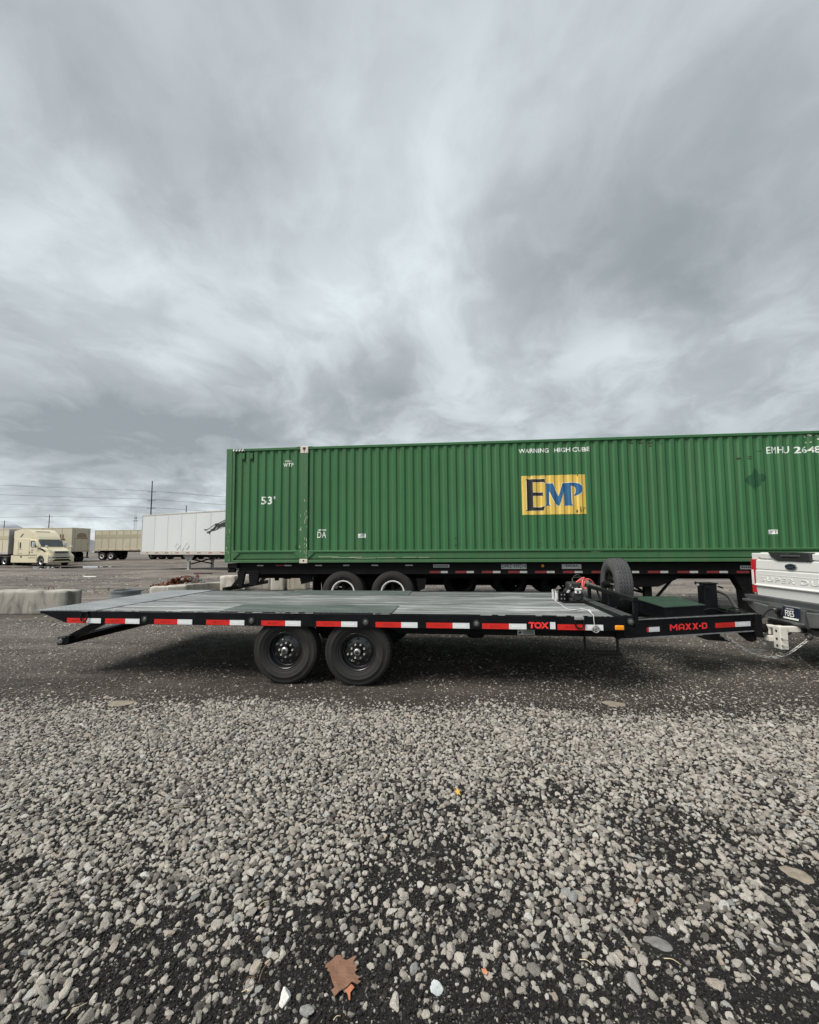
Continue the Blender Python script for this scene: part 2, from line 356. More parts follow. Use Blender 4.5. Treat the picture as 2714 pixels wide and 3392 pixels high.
# ---------------------------------------------------------------- ground sheet
def ground_material():
    m, nt, b = new_mat('yard_ground'); g = NT(nt)
    pos = g.n('ShaderNodeNewGeometry').outputs['Position']
    sp = g.n('ShaderNodeSeparateXYZ'); g.put(sp.inputs[0], pos); X, Y = sp.outputs[0], sp.outputs[1]
    wob = g.noise(pos, 0.9, 4, 0.6)
    wob2 = g.noise(pos, 4.0, 5, 0.65)
    y1 = g.math('ADD', Y, g.math('MULTIPLY', g.math('SUBTRACT', wob, 0.5), 1.3))
    y1 = g.math('ADD', y1, g.math('MULTIPLY', X, 0.05))
    def rng_(v, a, c):
        x = g.n('ShaderNodeMapRange', interpolation_type='SMOOTHSTEP'); g.put(x.inputs[0], v); x.inputs[1].default_value = a; x.inputs[2].default_value = c; return x.outputs[0]
    grit = g.voro(pos, 190, out='Color'); gr = g.n('ShaderNodeSeparateColor'); g.put(gr.inputs[0], grit)
    peb = g.voro(pos, 46, out='Color'); pr = g.n('ShaderNodeSeparateColor'); g.put(pr.inputs[0], peb)
    pebd = g.voro(pos, 46)
    stn = g.voro(pos, 21, out='Color'); sr = g.n('ShaderNodeSeparateColor'); g.put(sr.inputs[0], stn)
    stnd = g.voro(pos, 21)
    # dark soil and fine black grit under the foreground stones
    soil = g.mix(gr.outputs[0], (0.004, 0.0038, 0.0038), (0.014, 0.0125, 0.0115))
    soil = g.mix(g.ramp(gr.outputs[1], [(0.93, 0.0), (0.95, 1.0)]), soil, (0.14, 0.13, 0.12))
    soil = g.mix(g.ramp(wob2, [(0.55, 0.0), (0.75, 0.8)]), soil, (0.026, 0.020, 0.0155))
    # wet packed dirt the trailer stands on
    mid = g.mix(g.ramp(wob2, [(0.35, 0.0), (0.7, 1.0)]), (0.022, 0.0160, 0.0118), (0.058, 0.0425, 0.031))
    mid = g.mix(g.math('MULTIPLY', gr.outputs[2], 0.5), mid, (0.05, 0.048, 0.047))
    fleck = g.math('MULTIPLY', g.ramp(pr.outputs[0], [(0.78, 0.0), (0.84, 1.0)]), g.ramp(pebd, [(0.30, 1.0), (0.42, 0.0)]))
    fleck2 = g.math('MULTIPLY', g.ramp(sr.outputs[0], [(0.86, 0.0), (0.88, 1.0)]), g.ramp(stnd, [(0.24, 1.0), (0.36, 0.0)]))
    fl = g.math('MAXIMUM', fleck, fleck2)
    mid = g.mix(fl, mid, g.mix(pr.outputs[1], (0.13, 0.122, 0.112), (0.30, 0.285, 0.26)))
    # drier grey-brown gravel of the open yard
    trk = g.noise(g.vec((0.10, 0.8, 1), src='Position', rot=(0, 0, R(12))), 1.0, 6, 0.6, 0.5)
    trk2 = g.noise(g.vec((0.025, 0.22, 1), src='Position', rot=(0, 0, R(8))), 1.0, 5, 0.6, 0.8)
    far = g.ramp(trk, [(0.30, (0.060, 0.050, 0.044)), (0.46, (0.140, 0.120, 0.103)), (0.58, (0.225, 0.197, 0.171)), (0.72, (0.31, 0.277, 0.242))])
    far = g.mix(g.ramp(trk2, [(0.43, 0.85), (0.54, 0.0)]), far, (0.062, 0.053, 0.047))
    far = g.mix(g.math('MULTIPLY', fl, 0.55), far, (0.30, 0.285, 0.26))
    lg = g.noise(pos, 14, 4, 0.7)
    far = g.mix(g.ramp(lg, [(0.36, 0.6), (0.58, 0.0)]), far, (0.075, 0.064, 0.056))
    pat = g.noise(g.vec((0.5, 1.6, 1), src='Position'), 1.0, 5, 0.65); far = g.mix(g.ramp(pat, [(0.5, 0.0), (0.66, 0.55)]), far, (0.32, 0.295, 0.26))
    mid = g.mix(g.ramp(pat, [(0.5, 0.0), (0.68, 0.5)]), mid, (0.115, 0.10, 0.086))
    f1 = rng_(y1, 3.6, 4.7)
    xw = g.math('ADD', X, g.math('MULTIPLY', g.math('SUBTRACT', wob, 0.5), 2.5))
    left = g.math('MULTIPLY', rng_(xw, -2.4, -5.5), 0.36)
    right = g.math('MULTIPLY', rng_(xw, 1.6, 4.2), 0.25)
    f2 = g.math('MAXIMUM', rng_(y1, 7.6, 12.5), g.math('MULTIPLY', g.math('MAXIMUM', left, right), rng_(y1, 4.6, 6.2)))
    col = g.mix(f1, soil, mid); col = g.mix(f2, col, far)
    g.put(b.inputs['Base Color'], col)
    g.put(b.inputs['Roughness'], g.math('SUBTRACT', 0.92, g.math('MULTIPLY', g.ramp(wob2, [(0.45, 0.0), (0.62, 1.0)]), 0.22)))
    b.inputs['Specular IOR Level'].default_value = 0.35
    h = g.math('ADD', g.math('MULTIPLY', g.math('SUBTRACT', 0.5, pebd), 0.6), g.math('MULTIPLY', g.math('SUBTRACT', 0.5, stnd), g.math('MULTIPLY', fleck2, 1.0)))
    h = g.math('ADD', h, g.math('MULTIPLY', g.voro(pos, 190), -0.35)); h = g.math('ADD', h, g.math('MULTIPLY', lg, 0.8))
    g.put(b.inputs['Normal'], g.bump(h, 0.9, 0.018))
    return m
def build_ground():
    def axis(near, step, far, grow):
        a = list(np.arange(0, near, step)); s = step
        while a[-1] < far: s *= grow; a.append(a[-1] + s)
        return a
    xp = axis(6, 0.1, 14000, 1.11); xs = np.array([-v for v in xp[:0:-1]] + xp)
    yp = axis(6.5, 0.08, 14000, 1.075); yn = axis(1, 0.4, 120, 1.3); ys = np.array([-v for v in yn[:0:-1]] + yp)
    XX, YY = np.meshgrid(xs, ys); Z = ground_z(XX, YY); Z = Z * (1 - sstep(300, 900, np.hypot(XX, YY))) + 0.26 * sstep(300, 900, np.hypot(XX, YY))
    nx = len(xs); V = np.stack([XX.ravel(), YY.ravel(), Z.ravel()], 1)
    i = (np.arange(len(ys) - 1)[:, None] * nx + np.arange(nx - 1)[None]).ravel()
    F = np.stack([i, i + 1, i + nx + 1, i + nx], 1)
    me = bpy.data.meshes.new('ground'); me.from_pydata(V.tolist(), [], F.tolist()); me.polygons.foreach_set('use_smooth', [True] * len(F)); me.materials.append(ground_material())
    o = bpy.data.objects.new('ground', me); COL.objects.link(o); tag(o, kind='structure')
build_ground()

# ---------------------------------------------------------------- crushed stone
def stone_material(name, dark=False):
    m, nt, b = new_mat(name); g = NT(nt)
    r = g.n('ShaderNodeObjectInfo').outputs['Random']
    if dark: base = g.ramp(r, [(0.0, (0.005, 0.005, 0.005)), (0.60, (0.011, 0.010, 0.0098)), (0.78, (0.030, 0.027, 0.024)), (0.90, (0.085, 0.078, 0.07)), (0.98, (0.28, 0.26, 0.23))])
    else: base = g.ramp(r, [(0.0, (0.09, 0.083, 0.076)), (0.10, (0.19, 0.175, 0.155)), (0.26, (0.32, 0.298, 0.262)), (0.50, (0.452, 0.42, 0.372)), (0.70, (0.508, 0.474, 0.415)), (0.82, (0.575, 0.543, 0.486)), (0.90, (0.43, 0.365, 0.30)), (0.94, (0.64, 0.625, 0.585)), (0.985, (0.27, 0.28, 0.275))])
    v = g.vec((1, 1, 1), jitter=20)
    n = g.noise(v, 2.4, 6, 0.7); n2 = g.noise(v, 9, 4, 0.7)
    col = g.mix(g.ramp(n, [(0.35, 0.55), (0.6, 0.0)]), base, g.mix(0.55, base, (0.06, 0.055, 0.05)))
    col = g.mix(g.ramp(n2, [(0.55, 0.0), (0.72, 0.4)]), col, g.mix(0.5, base, (0.55, 0.53, 0.50)))
    g.put(b.inputs['Base Color'], col); b.inputs['Roughness'].default_value = 0.88; b.inputs['Specular IOR Level'].default_value = 0.3
    g.put(b.inputs['Normal'], g.bump(g.math('ADD', n, g.math('MULTIPLY', n2, 0.6)), 0.55, 0.12))
    return m
STONE, GRIT = stone_material('crushed_stone'), stone_material('black_grit', True)
def stone_mesh(name, seed, sub, mat, flat=0.72, ntrim=10):
    r = np.random.default_rng(seed); bm = bmesh.new(); bmesh.ops.create_icosphere(bm, subdivisions=sub, radius=1)
    n = r.normal(size=(ntrim, 3)); n /= np.linalg.norm(n, axis=1)[:, None]; h = r.uniform(0.52, 0.95, ntrim)
    sx = r.uniform(0.78, 1.2)
    for v in bm.verts:
        d = np.array(v.co); q = n @ d; rr = np.where(q > 0.05, h / np.maximum(q, 0.05), 9.0); rr = np.append(rr, 1.08)
        k = 60.0; rad = -np.log(np.sum(np.exp(-k * rr))) / k
        rad *= 1 + 0.05 * math.sin(d[0] * 6 + seed) * math.sin(d[1] * 5 - seed) + 0.03 * math.sin(d[2] * 9 + d[0] * 8 + seed)
        v.co = Vector((d[0] * rad * sx, d[1] * rad / sx, d[2] * rad * flat))
    bm.normal_update()
    for e in bm.edges: e.smooth = e.calc_face_angle(0) < R(24)
    for f in bm.faces: f.smooth = True
    me = bpy.data.meshes.new(name); bm.to_mesh(me); bm.free(); me.materials.append(mat)
    return me
def scatter(name, pts, scl, rot, idx, protos):
    c = bpy.data.collections.new(name + '_kinds')
    for i, me in enumerate(protos):
        c.objects.link(bpy.data.objects.new('%s_kind_%02d' % (name, i), me))
    me = bpy.data.meshes.new(name); n = len(pts); me.vertices.add(n); me.vertices.foreach_set('co', np.asarray(pts, np.float32).ravel())
    for nm, ty, val, key in (('scl', 'FLOAT_VECTOR', scl, 'vector'), ('rot', 'FLOAT_VECTOR', rot, 'vector'), ('idx', 'INT', idx, 'value')):
        a = me.attributes.new(nm, ty, 'POINT'); a.data.foreach_set(key, np.asarray(val, np.int32 if ty == 'INT' else np.float32).ravel())
    o = bpy.data.objects.new(name, me); COL.objects.link(o)
    ng = bpy.data.node_groups.new(name, 'GeometryNodeTree')
    ng.interface.new_socket('Geometry', in_out='INPUT', socket_type='NodeSocketGeometry'); ng.interface.new_socket('Geometry', in_out='OUTPUT', socket_type='NodeSocketGeometry')
    N = ng.nodes.new; L = ng.links.new
    gi, go, iop, ci = N('NodeGroupInput'), N('NodeGroupOutput'), N('GeometryNodeInstanceOnPoints'), N('GeometryNodeCollectionInfo')
    ci.inputs['Collection'].default_value = c; ci.inputs['Separate Children'].default_value = True; ci.inputs['Reset Children'].default_value = True
    iop.inputs['Pick Instance'].default_value = True
    def attr(nm, ty):
        a = N('GeometryNodeInputNamedAttribute'); a.data_type = ty; a.inputs['Name'].default_value = nm; return a.outputs['Attribute']
    L(gi.outputs[0], iop.inputs['Points']); L(ci.outputs[0], iop.inputs['Instance']); L(attr('idx', 'INT'), iop.inputs['Instance Index'])
    L(attr('rot', 'FLOAT_VECTOR'), iop.inputs['Rotation']); L(attr('scl', 'FLOAT_VECTOR'), iop.inputs['Scale']); L(iop.outputs[0], go.inputs[0])
    md = o.modifiers.new('scatter', 'NODES'); md.node_group = ng
    return tag(o, kind='stuff')
KEEP_CLEAR = []        # (x, y, radius): set before the stones are strewn
def jgrid(x0, x1, y0, y1, cell):
    gx = np.arange(x0, x1, cell); gy = np.arange(y0, y1, cell); A, B = np.meshgrid(gx, gy)
    A = A + (np.arange(len(gy)) % 2)[:, None] * cell * 0.5
    x = A.ravel() + rng.uniform(-0.42, 0.42, A.size) * cell; y = B.ravel() + rng.uniform(-0.42, 0.42, A.size) * cell
    return x, y
def in_view(x, y): return np.abs(x) < (y + 0.15) * 1.0 + 1.7
def clear(x, y):
    k = np.ones(len(x), bool)
    for a, b, r in KEEP_CLEAR: k &= (x - a) ** 2 + (y - b) ** 2 > r * r
    return k
def density(x, y):
    ye = 4.22 - 0.06 * x + 0.40 * N1(x * 1.1 + 3, y * 1.1) + 0.25 * N2(x * 4, y * 4)
    yb = 2.02 + 0.68 * sstep(-0.8, 0.3, x) - 0.30 * sstep(1.1, 2.2, x)
    d = 0.13 + 0.13 * sstep(1.6, 1.95, y) + 0.74 * sstep(yb - 0.75, yb + 0.40, y)
    cl = 1.1 * N3(x * 2.1 + 11, y * 2.1) + 0.9 * N4(x * 5.1, y * 5.1 + 4)
    d = d + cl * (0.26 + 0.55 * (1 - sstep(yb, yb + 0.9, y)))
    d = d * (1 - 0.9 * np.exp(-((x + 2.02) / 0.17) ** 2 - ((y - 2.3) / 0.06) ** 2)) * (1 - 0.85 * np.exp(-((x - 1.95) / 0.22) ** 2 - ((y - 2.13) / 0.13) ** 2))
    return np.clip(d, 0.03, 1) * sstep(ye + 0.40, ye - 0.22, y) ** 1.5
def strew(x, y, r, squash, lift, kinds, tilt=0.35):
    n = len(x); s = np.stack([r * rng.uniform(0.8, 1.25, n), r * rng.uniform(0.8, 1.25, n), r * squash * rng.uniform(0.85, 1.2, n)], 1)
    rot = np.stack([rng.normal(0, tilt, n), rng.normal(0, tilt, n), rng.uniform(0, 6.283, n)], 1)
    z = ground_z(x, y) + r * lift
    return np.stack([x, y, z], 1), s, rot, rng.integers(0, kinds, n)
def join(L): return [np.concatenate([l[i] for l in L]) for i in range(4)]
def build_gravel():
    big = [stone_mesh('stone', 100 + i, 3, STONE) for i in range(14)]
    L = []
    for cell, rm, keep, sg in ((0.0315, 0.0150, 0.97, 0.20), (0.0315, 0.0088, 0.45, 0.28)):
        x, y = jgrid(-6.5, 6.5, 0.9, 4.7, cell); k = in_view(x, y) & (rng.random(len(x)) < density(x, y) * keep) & clear(x, y); x, y = x[k], y[k]
        r = np.clip(rm * np.exp(rng.normal(0, sg, len(x))), 0.005, 0.027)
        L.append(strew(x, y, r, 1.0, 0.22, 14, 0.28))
    x, y = jgrid(-6.5, 6.5, 0.9, 4.8, 0.021); k = in_view(x, y) & (rng.random(len(x)) < 0.17 + 0.30 * density(x, y)) & clear(x, y) & (y < 4.4 - 0.06 * x); x, y = x[k], y[k]
    L.append(strew(x, y, np.clip(0.0068 * np.exp(rng.normal(0, 0.35, len(x))), 0.003, 0.013), 1.0, 0.3, 14))
    scatter('gravel', *join(L), big)
    small = [stone_mesh('grit_stone', 300 + i, 2, GRIT, 0.75, 9) for i in range(8)]
    L = []
    x, y = jgrid(-3.2, 3.2, 1.15, 2.75, 0.0098); k = (np.abs(x) < y + 0.65) & (rng.random(len(x)) < 0.75 * sstep(2.75, 2.1, y)) & clear(x, y); x, y = x[k], y[k]
    L.append(strew(x, y, np.clip(0.0036 * np.exp(rng.normal(0, 0.42, len(x))), 0.0018, 0.009), 1.0, 0.3, 8))
    x, y = jgrid(-4.2, 4.2, 2.3, 4.4, 0.02); k = in_view(x, y) & (rng.random(len(x)) < 0.5); x, y = x[k], y[k]
    L.append(strew(x, y, np.clip(0.005 * np.exp(rng.normal(0, 0.35, len(x))), 0.003, 0.01), 1.0, 0.3, 8))
    x, y = jgrid(-3.4, 3.4, 1.15, 3.3, 0.024); k = in_view(x, y) & (rng.random(len(x)) < 0.55) & clear(x, y); x, y = x[k], y[k]
    L.append(strew(x, y, np.clip(0.0062 * np.exp(rng.normal(0, 0.3, len(x))), 0.004, 0.012), 1.0, 0.25, 8))
    scatter('grit', *join(L), small)
    peb = [stone_mesh('pebble', 500 + i, 2, STONE, 0.5, 10) for i in range(8)]
    L = []
    for cell, rm, p in ((0.060, 0.0120, 0.36), (0.034, 0.0064, 0.42)):
        x, y = jgrid(-8.5, 8.5, 3.9, 9.6, cell)
        w = 0.45 + 1.5 * N1(x * 0.7, y * 0.9) + 0.9 * N2(x * 2.3, y * 2.3) + 0.5 * sstep(1.5, 4, x) + 0.35 * sstep(-2.2, -4.5, x) + 0.7 * sstep(4.9, 4.3, y)
        k = in_view(x, y) & (rng.random(len(x)) < p * np.clip(w, 0.08, 1.6)); x, y = x[k], y[k]
        L.append(strew(x, y, np.clip(rm * np.exp(rng.normal(0, 0.3, len(x))), 0.003, 0.022), 0.8, 0.15, 8))
    x, y = jgrid(-24, 12, 9.0, 26, 0.16); w = 0.5 + 1.6 * N1(x * 0.5, y * 0.35) + 1.0 * N2(x * 1.6, y * 1.2); k = (rng.random(len(x)) < 0.55 * np.clip(w, 0.05, 1.4)) & (np.abs(x) < y * 1.02 + 0.5); x, y = x[k], y[k]
    L.append(strew(x, y, np.clip(0.021 * np.exp(rng.normal(0, 0.4, len(x))), 0.008, 0.06), 0.7, 0.15, 8))
    scatter('pebbles', *join(L), peb)

# ---------------------------------------------------------------- single stones, scraps and leaves one can point at
def lone_stone(x, y, r, seed, mat, label, flat=0.62, stretch=(1, 1), rz=0.0, lift=0.35, name='stone', cat='stone'):
    me = stone_mesh(name, seed, 4, mat, flat, 9); o = bpy.data.objects.new(name, me); COL.objects.link(o)
    o.location = (x, y, gz(x, y) + r * lift); o.scale = (r * stretch[0], r * stretch[1], r); o.rotation_euler = (0.1, 0.08, rz)
    KEEP_CLEAR.append((x, y, r * max(stretch) * 0.95)); return tag(o, label, cat)
def stone_tone(name, c1, c2): return pm(name, c1, c2, 2.2, 0.85, bump=0.35, bscale=9, dirt=(0.06, 0.055, 0.05), dirt_amt=0.42, dirt_scale=9.0, jitter=0, spec=0.3)
WHITE_ST = stone_tone('white_stone', (0.60, 0.58, 0.54), (0.78, 0.77, 0.74)); GREY_ST = stone_tone('grey_stone', (0.21, 0.20, 0.19), (0.30, 0.285, 0.27))
BLUE_ST = stone_tone('bluish_stone', (0.40, 0.44, 0.45), (0.52, 0.55, 0.55)); TAN_ST = stone_tone('tan_stone', (0.16, 0.135, 0.105), (0.30, 0.262, 0.205)); SLAB_ST = stone_tone('slab_stone', (0.10, 0.10, 0.095), (0.22, 0.215, 0.205))
lone_stone(-0.452, 1.645, 0.026, 55, WHITE_ST, 'bright white angular stone lying left of the brown scrap', 0.8, (1.0, 1.0), 0.5)
lone_stone(0.80, 1.665, 0.031, 42, GREY_ST, 'fist-sized dark grey stone alone on the black grit', 0.8, (1.05, 0.9), 0.9)
lone_stone(0.085, 1.665, 0.022, 43, BLUE_ST, 'pale bluish stone below and right of the brown scrap', 0.7, (1.2, 0.9), 0.2)
lone_stone(0.99, 1.828, 0.075, 44, SLAB_ST, 'large flat grey slab of rock half sunk in dark soil', 0.22, (0.95, 0.72), -0.35, -0.09)
lone_stone(1.86, 2.175, 0.085, 45, TAN_ST, 'flat tan rock in the brown soil patch at the gravel edge', 0.20, (0.95, 0.7), -0.35, -0.11)
lone_stone(-2.985, 4.515, 0.15, 46, TAN_ST, 'broad pale flat stone left of the rear wheels', 0.08, (1.0, 0.6), 0.08, 0.0)
lone_stone(2.06, 4.385, 0.125, 47, TAN_ST, 'flat tan stone on the dark strip below the step', 0.09, (1.0, 0.6), -0.18, 0.0)
lone_stone(-0.60, 1.515, 0.028, 48, GREY_ST, 'rounded grey stone at the bottom edge of the gravel', 0.8, (1.1, 0.9), 1.5)
def leaf_thing(name, x, y, pts, thick, mat, label, cat, rz=0.0, tilt=(0, 0), curl=0.0, lift=0.012):
    bm = bmesh.new(); f = bm.faces.new([bm.verts.new((a, b, 0)) for a, b in pts]); bmesh.ops.triangulate(bm, faces=[f])
    bmesh.ops.subdivide_edges(bm, edges=bm.edges[:], cuts=2, use_grid_fill=True)
    for v in bm.verts: v.co.z = curl * (v.co.x ** 2 + 0.6 * v.co.y ** 2) + 0.0035 * math.sin(v.co.x * 95) * math.sin(v.co.y * 70 + 1)
    ex = bmesh.ops.extrude_face_region(bm, geom=bm.faces[:])
    for e in ex['geom']:
        if isinstance(e, bmesh.types.BMVert): e.co.z += thick
    bmesh.ops.recalc_face_normals(bm, faces=bm.faces)
    o = bm_obj(bm, name, mat, None, (x, y, gz(x, y) + lift), (tilt[0], tilt[1], rz)); KEEP_CLEAR.append((x, y, max(math.hypot(*p) for p in pts) * 0.55))
    return tag(o, label, cat)
BARK = pm('brown_scrap', (0.165, 0.088, 0.058), (0.215, 0.125, 0.085), 14, 0.8, stretch=(1, 7, 1), bump=0.5, bscale=110, jitter=0, dirt=(0.13, 0.07, 0.045), dirt_amt=0.3, dirt_scale=14, spec=0.2)
def from_crop(L, cx, cy, sx, sy): return [((a - cx) * sx, -(b - cy) * sy) for a, b in L]
scrap = from_crop([(510, 890), (600, 805), (640, 800), (690, 835), (720, 830), (795, 800), (808, 825), (775, 865), (800, 848), (790, 880), (838, 870), (820, 905), (842, 915), (815, 935), (838, 965), (880, 985), (850, 1010), (890, 1018), (858, 1052), (800, 1030), (735, 1080), (690, 1110), (655, 1145), (612, 1100), (640, 1085), (600, 1020), (570, 960), (535, 945), (548, 925), (512, 918)], 690, 960, 0.00037, 0.00042)
leaf_thing('bark_scrap', -0.262, 1.712, scrap, 0.002, BARK, 'ragged brown scrap lying flat on the black grit', 'scrap', curl=0.5, tilt=(0.02, 0.05), lift=0.015)
scrap2 = from_crop([(740, 1085), (800, 1050), (835, 1080), (800, 1110), (808, 1150), (795, 1155), (775, 1115)], 780, 1095, 0.00036, 0.0005)
leaf_thing('bark_scrap', -0.229, 1.655, scrap2, 0.002, pm('orange_scrap', (0.32, 0.12, 0.06), None, 20, 0.8, jitter=0), 'small orange splinter tucked under the ragged brown scrap', 'scrap', lift=0.012)
YEL = pm('yellow_leaf', (0.46, 0.27, 0.04), (0.58, 0.38, 0.08), 30, 0.6, jitter=0)
yl = [(-0.022, 0.030), (-0.006, 0.012), (0.002, 0.034), (0.010, 0.012), (0.026, 0.004), (0.012, -0.006), (0.020, -0.034), (0.002, -0.018), (-0.014, -0.040), (-0.010, -0.008), (-0.026, 0.004), (-0.012, 0.010)]
leaf_thing('fallen_leaf', 0.295, 2.84, [(a * 0.8, b * 0.8) for a, b in yl], 0.0015, YEL, 'small bright yellow leaf lying on the gravel', 'leaf', rz=0.2, curl=5, tilt=(0.35, 0.1), lift=0.03)
ORG = pm('orange_bit', (0.42, 0.17, 0.08), (0.5, 0.24, 0.13), 30, 0.7, jitter=0)
leaf_thing('fallen_leaf', 0.268, 1.715, [(-0.014, 0.008), (0.0, 0.012), (0.014, 0.0), (0.012, -0.010), (-0.004, -0.006)], 0.003, ORG, 'tiny curled orange leaf bit right of the brown scrap', 'leaf', rz=-0.5, lift=0.012)
leaf_thing('fallen_leaf', 1.0, 2.02, [(-0.022, -0.006), (0.0, 0.003), (0.022, 0.014), (0.006, -0.006)], 0.002, BARK, 'thin curled brown leaf above the sunken grey slab', 'leaf', rz=0.3, lift=0.012)
TWIG = pm('twig_bark', (0.10, 0.05, 0.03), (0.15, 0.08, 0.05), 40, 0.8, jitter=0); STRAW = pm('straw', (0.50, 0.42, 0.25), (0.62, 0.54, 0.36), 40, 0.6)
def twig(x, y, L, r, rz, mat, name, label, cat, bend=0.1, group=None):
    b = MB(); b.tube(spline([(-L / 2, 0, 0), (0, L * bend, 0.004), (L / 2, 0, 0.001)], 7), lambda t: r * (1 - 0.5 * t), 6)
    o = b.build(name, mat, None, (x, y, gz(x, y) + 0.018), (0, 0, rz)); return tag(o, label, cat, group)
twig(-0.555, 1.735, 0.085, 0.0028, 1.35, TWIG, 'twig', 'thin reddish brown twig left of the brown scrap', 'twig')
twig(-0.60, 1.70, 0.045, 0.002, 0.5, TWIG, 'twig', 'short forked brown twig beside the longer one', 'twig', 0.3)
STRAW_AT = ('just above the reddish twig', 'lying level below the reddish twig', 'under the brown scrap at the bottom edge', 'in the bottom left corner of the gravel', 'beside the sunken slab on its left', 'touching the lower edge of the sunken slab', 'among the stones above the bottom left corner', 'in the dense gravel above the twig', 'longest of the crossed pair on the left gravel', 'crossing the longest stem on the left gravel')
for w_, (x, y, L, a) in zip(STRAW_AT, ((-0.585, 1.755, 0.032, 0.9), (-0.60, 1.665, 0.03, 0.05), (-0.255, 1.565, 0.025, 0.5), (-1.16, 1.60, 0.06, 1.0), (0.66, 1.74, 0.05, -0.5), (0.98, 1.73, 0.055, -0.5), (-1.15, 1.93, 0.06, 0.7), (-0.66, 2.03, 0.045, 0.6), (-1.9, 2.6, 0.12, 0.7), (-1.45, 2.72, 0.14, 0.5))):
    twig(x, y, L, 0.0016, a, STRAW, 'straw_stem', 'pale dry straw stem ' + w_, 'straw', 0.12, 'straw stems on the gravel')
build_gravel()

# ---------------------------------------------------------------- puddles
def water_material():
    m, nt, b = new_mat('puddle_water'); g = NT(nt); b.inputs['Base Color'].default_value = (0.035, 0.03, 0.026, 1); b.inputs['Roughness'].default_value = 0.03; b.inputs['IOR'].default_value = 1.33
    g.put(b.inputs['Normal'], g.bump(g.noise(g.vec((1, 1, 1), src='Position'), 3.0, 2), 0.02, 0.01)); return m
WATER = water_material()
def puddle(x, y, rx, ry, seed, rz, dz):
    r = np.random.default_rng(seed); n = 64; ph = r.uniform(0, 6.28, 8); pts = []
    for i in range(n):
        t = 2 * math.pi * i / n; k = 1 + sum(0.16 / (j * 0.6 + 0.7) * math.sin((j + 1) * t + ph[j]) for j in range(8)); pts.append((rx * k * math.cos(t), ry * k * math.sin(t)))
    c, s = math.cos(rz), math.sin(rz); P = [(x + a * c - b * s, y + a * s + b * c) for a, b in pts]
    z = dz
    b = MB(); b.add([(a, q, z) for a, q in P], [list(range(n))]); tag(b.build('puddle', WATER), kind='structure')
for i_, (px, py, rx, ry, lv) in enumerate(PUDDLES): puddle(px, py, rx, ry, i_ + 1, -0.04, lv - 0.008)
WET = pm('wet_mud', (0.016, 0.012, 0.010), (0.03, 0.022, 0.018), 1.2, 0.35, jitter=0)
def mud(x, y, rx, ry, seed, rz=0.0):
    r = np.random.default_rng(seed); n = 48; ph = r.uniform(0, 6.28, 7); c, s = math.cos(rz), math.sin(rz); vs = []
    for i in range(n):
        t = 2 * math.pi * i / n; k = 1 + sum(0.18 / (j * 0.6 + 0.7) * math.sin((j + 1) * t + ph[j]) for j in range(7)); a, b = rx * k * math.cos(t), ry * k * math.sin(t)
        q = (x + a * c - b * s, y + a * s + b * c); vs.append((q[0], q[1], gz(*q) + 0.02))
    vs.append((x, y, gz(x, y) + 0.035)); m = MB(); m.add(vs, [(i, (i + 1) % n, n) for i in range(n)], True); tag(m.build('mud_strip', WET), kind='structure')
mud(-27.5, 40.2, 4.6, 0.42, 11, -0.03); mud(-41, 38.5, 1.6, 0.4, 12)
# ---------------------------------------------------------------- shared materials
BLACK = pm('black_enamel', (0.003, 0.0035, 0.005), (0.007, 0.0075, 0.009), 4, 0.30, dirt=(0.035, 0.033, 0.03), dirt_amt=0.10, dirt_scale=5, bump=0.12, bscale=40, spec=0.3)
BLACK_MATT = pm('black_frame_paint', (0.003, 0.003, 0.004), (0.007, 0.0068, 0.0065), 3, 0.6, dirt=(0.022, 0.019, 0.016), dirt_amt=0.3, dirt_scale=4, bump=0.2, bscale=30, spec=0.18)
RUBBER = pm('tyre_rubber', (0.013, 0.013, 0.0135), (0.021, 0.0205, 0.020), 5, 0.78, dirt=(0.048, 0.042, 0.037), dirt_amt=0.38, dirt_scale=3, bump=0.25, bscale=50, spec=0.35)
RUBBER_DRY = pm('grey_tyre_rubber', (0.052, 0.053, 0.056), (0.078, 0.079, 0.082), 6, 0.82, dirt=(0.12, 0.115, 0.11), dirt_amt=0.25, dirt_scale=9, bump=0.3, bscale=60, spec=0.3)
STEEL = pm('bare_steel', (0.42, 0.42, 0.41), (0.58, 0.58, 0.56), 9, 0.36, metal=0.9, dirt=(0.16, 0.14, 0.12), dirt_amt=0.25, dirt_scale=12)
DULL = pm('dull_galvanised', (0.30, 0.31, 0.31), (0.42, 0.42, 0.41), 8, 0.55, metal=0.5)
WHITE_RIM = pm('white_wheel_paint', (0.66, 0.66, 0.64), (0.8, 0.8, 0.78), 6, 0.45, dirt=(0.2, 0.17, 0.14), dirt_amt=0.3)
WHITE_INK = pm('white_lettering', (0.70, 0.74, 0.70), (0.82, 0.84, 0.80), 8, 0.6, dirt=(0.30, 0.40, 0.31), dirt_amt=0.12, dirt_scale=18, jitter=0)
BLACK_INK = pm('black_print_and_holes', (0.012, 0.012, 0.014), None, 5, 0.6, jitter=0)
RED_REF = pm('red_reflective_tape', (0.55, 0.016, 0.012), (0.64, 0.025, 0.018), 30, 0.32, dirt=(0.2, 0.03, 0.025), dirt_amt=0.15, dirt_scale=8, coat=0.3)
WHITE_REF = pm('white_reflective_tape', (0.66, 0.68, 0.69), (0.74, 0.76, 0.77), 30, 0.34, dirt=(0.4, 0.4, 0.39), dirt_amt=0.15, dirt_scale=8, coat=0.3)
DIM_RED = pm('faded_red_tape', (0.20, 0.018, 0.022), (0.26, 0.03, 0.032), 30, 0.5, dirt=(0.09, 0.03, 0.03), dirt_amt=0.4, dirt_scale=6)
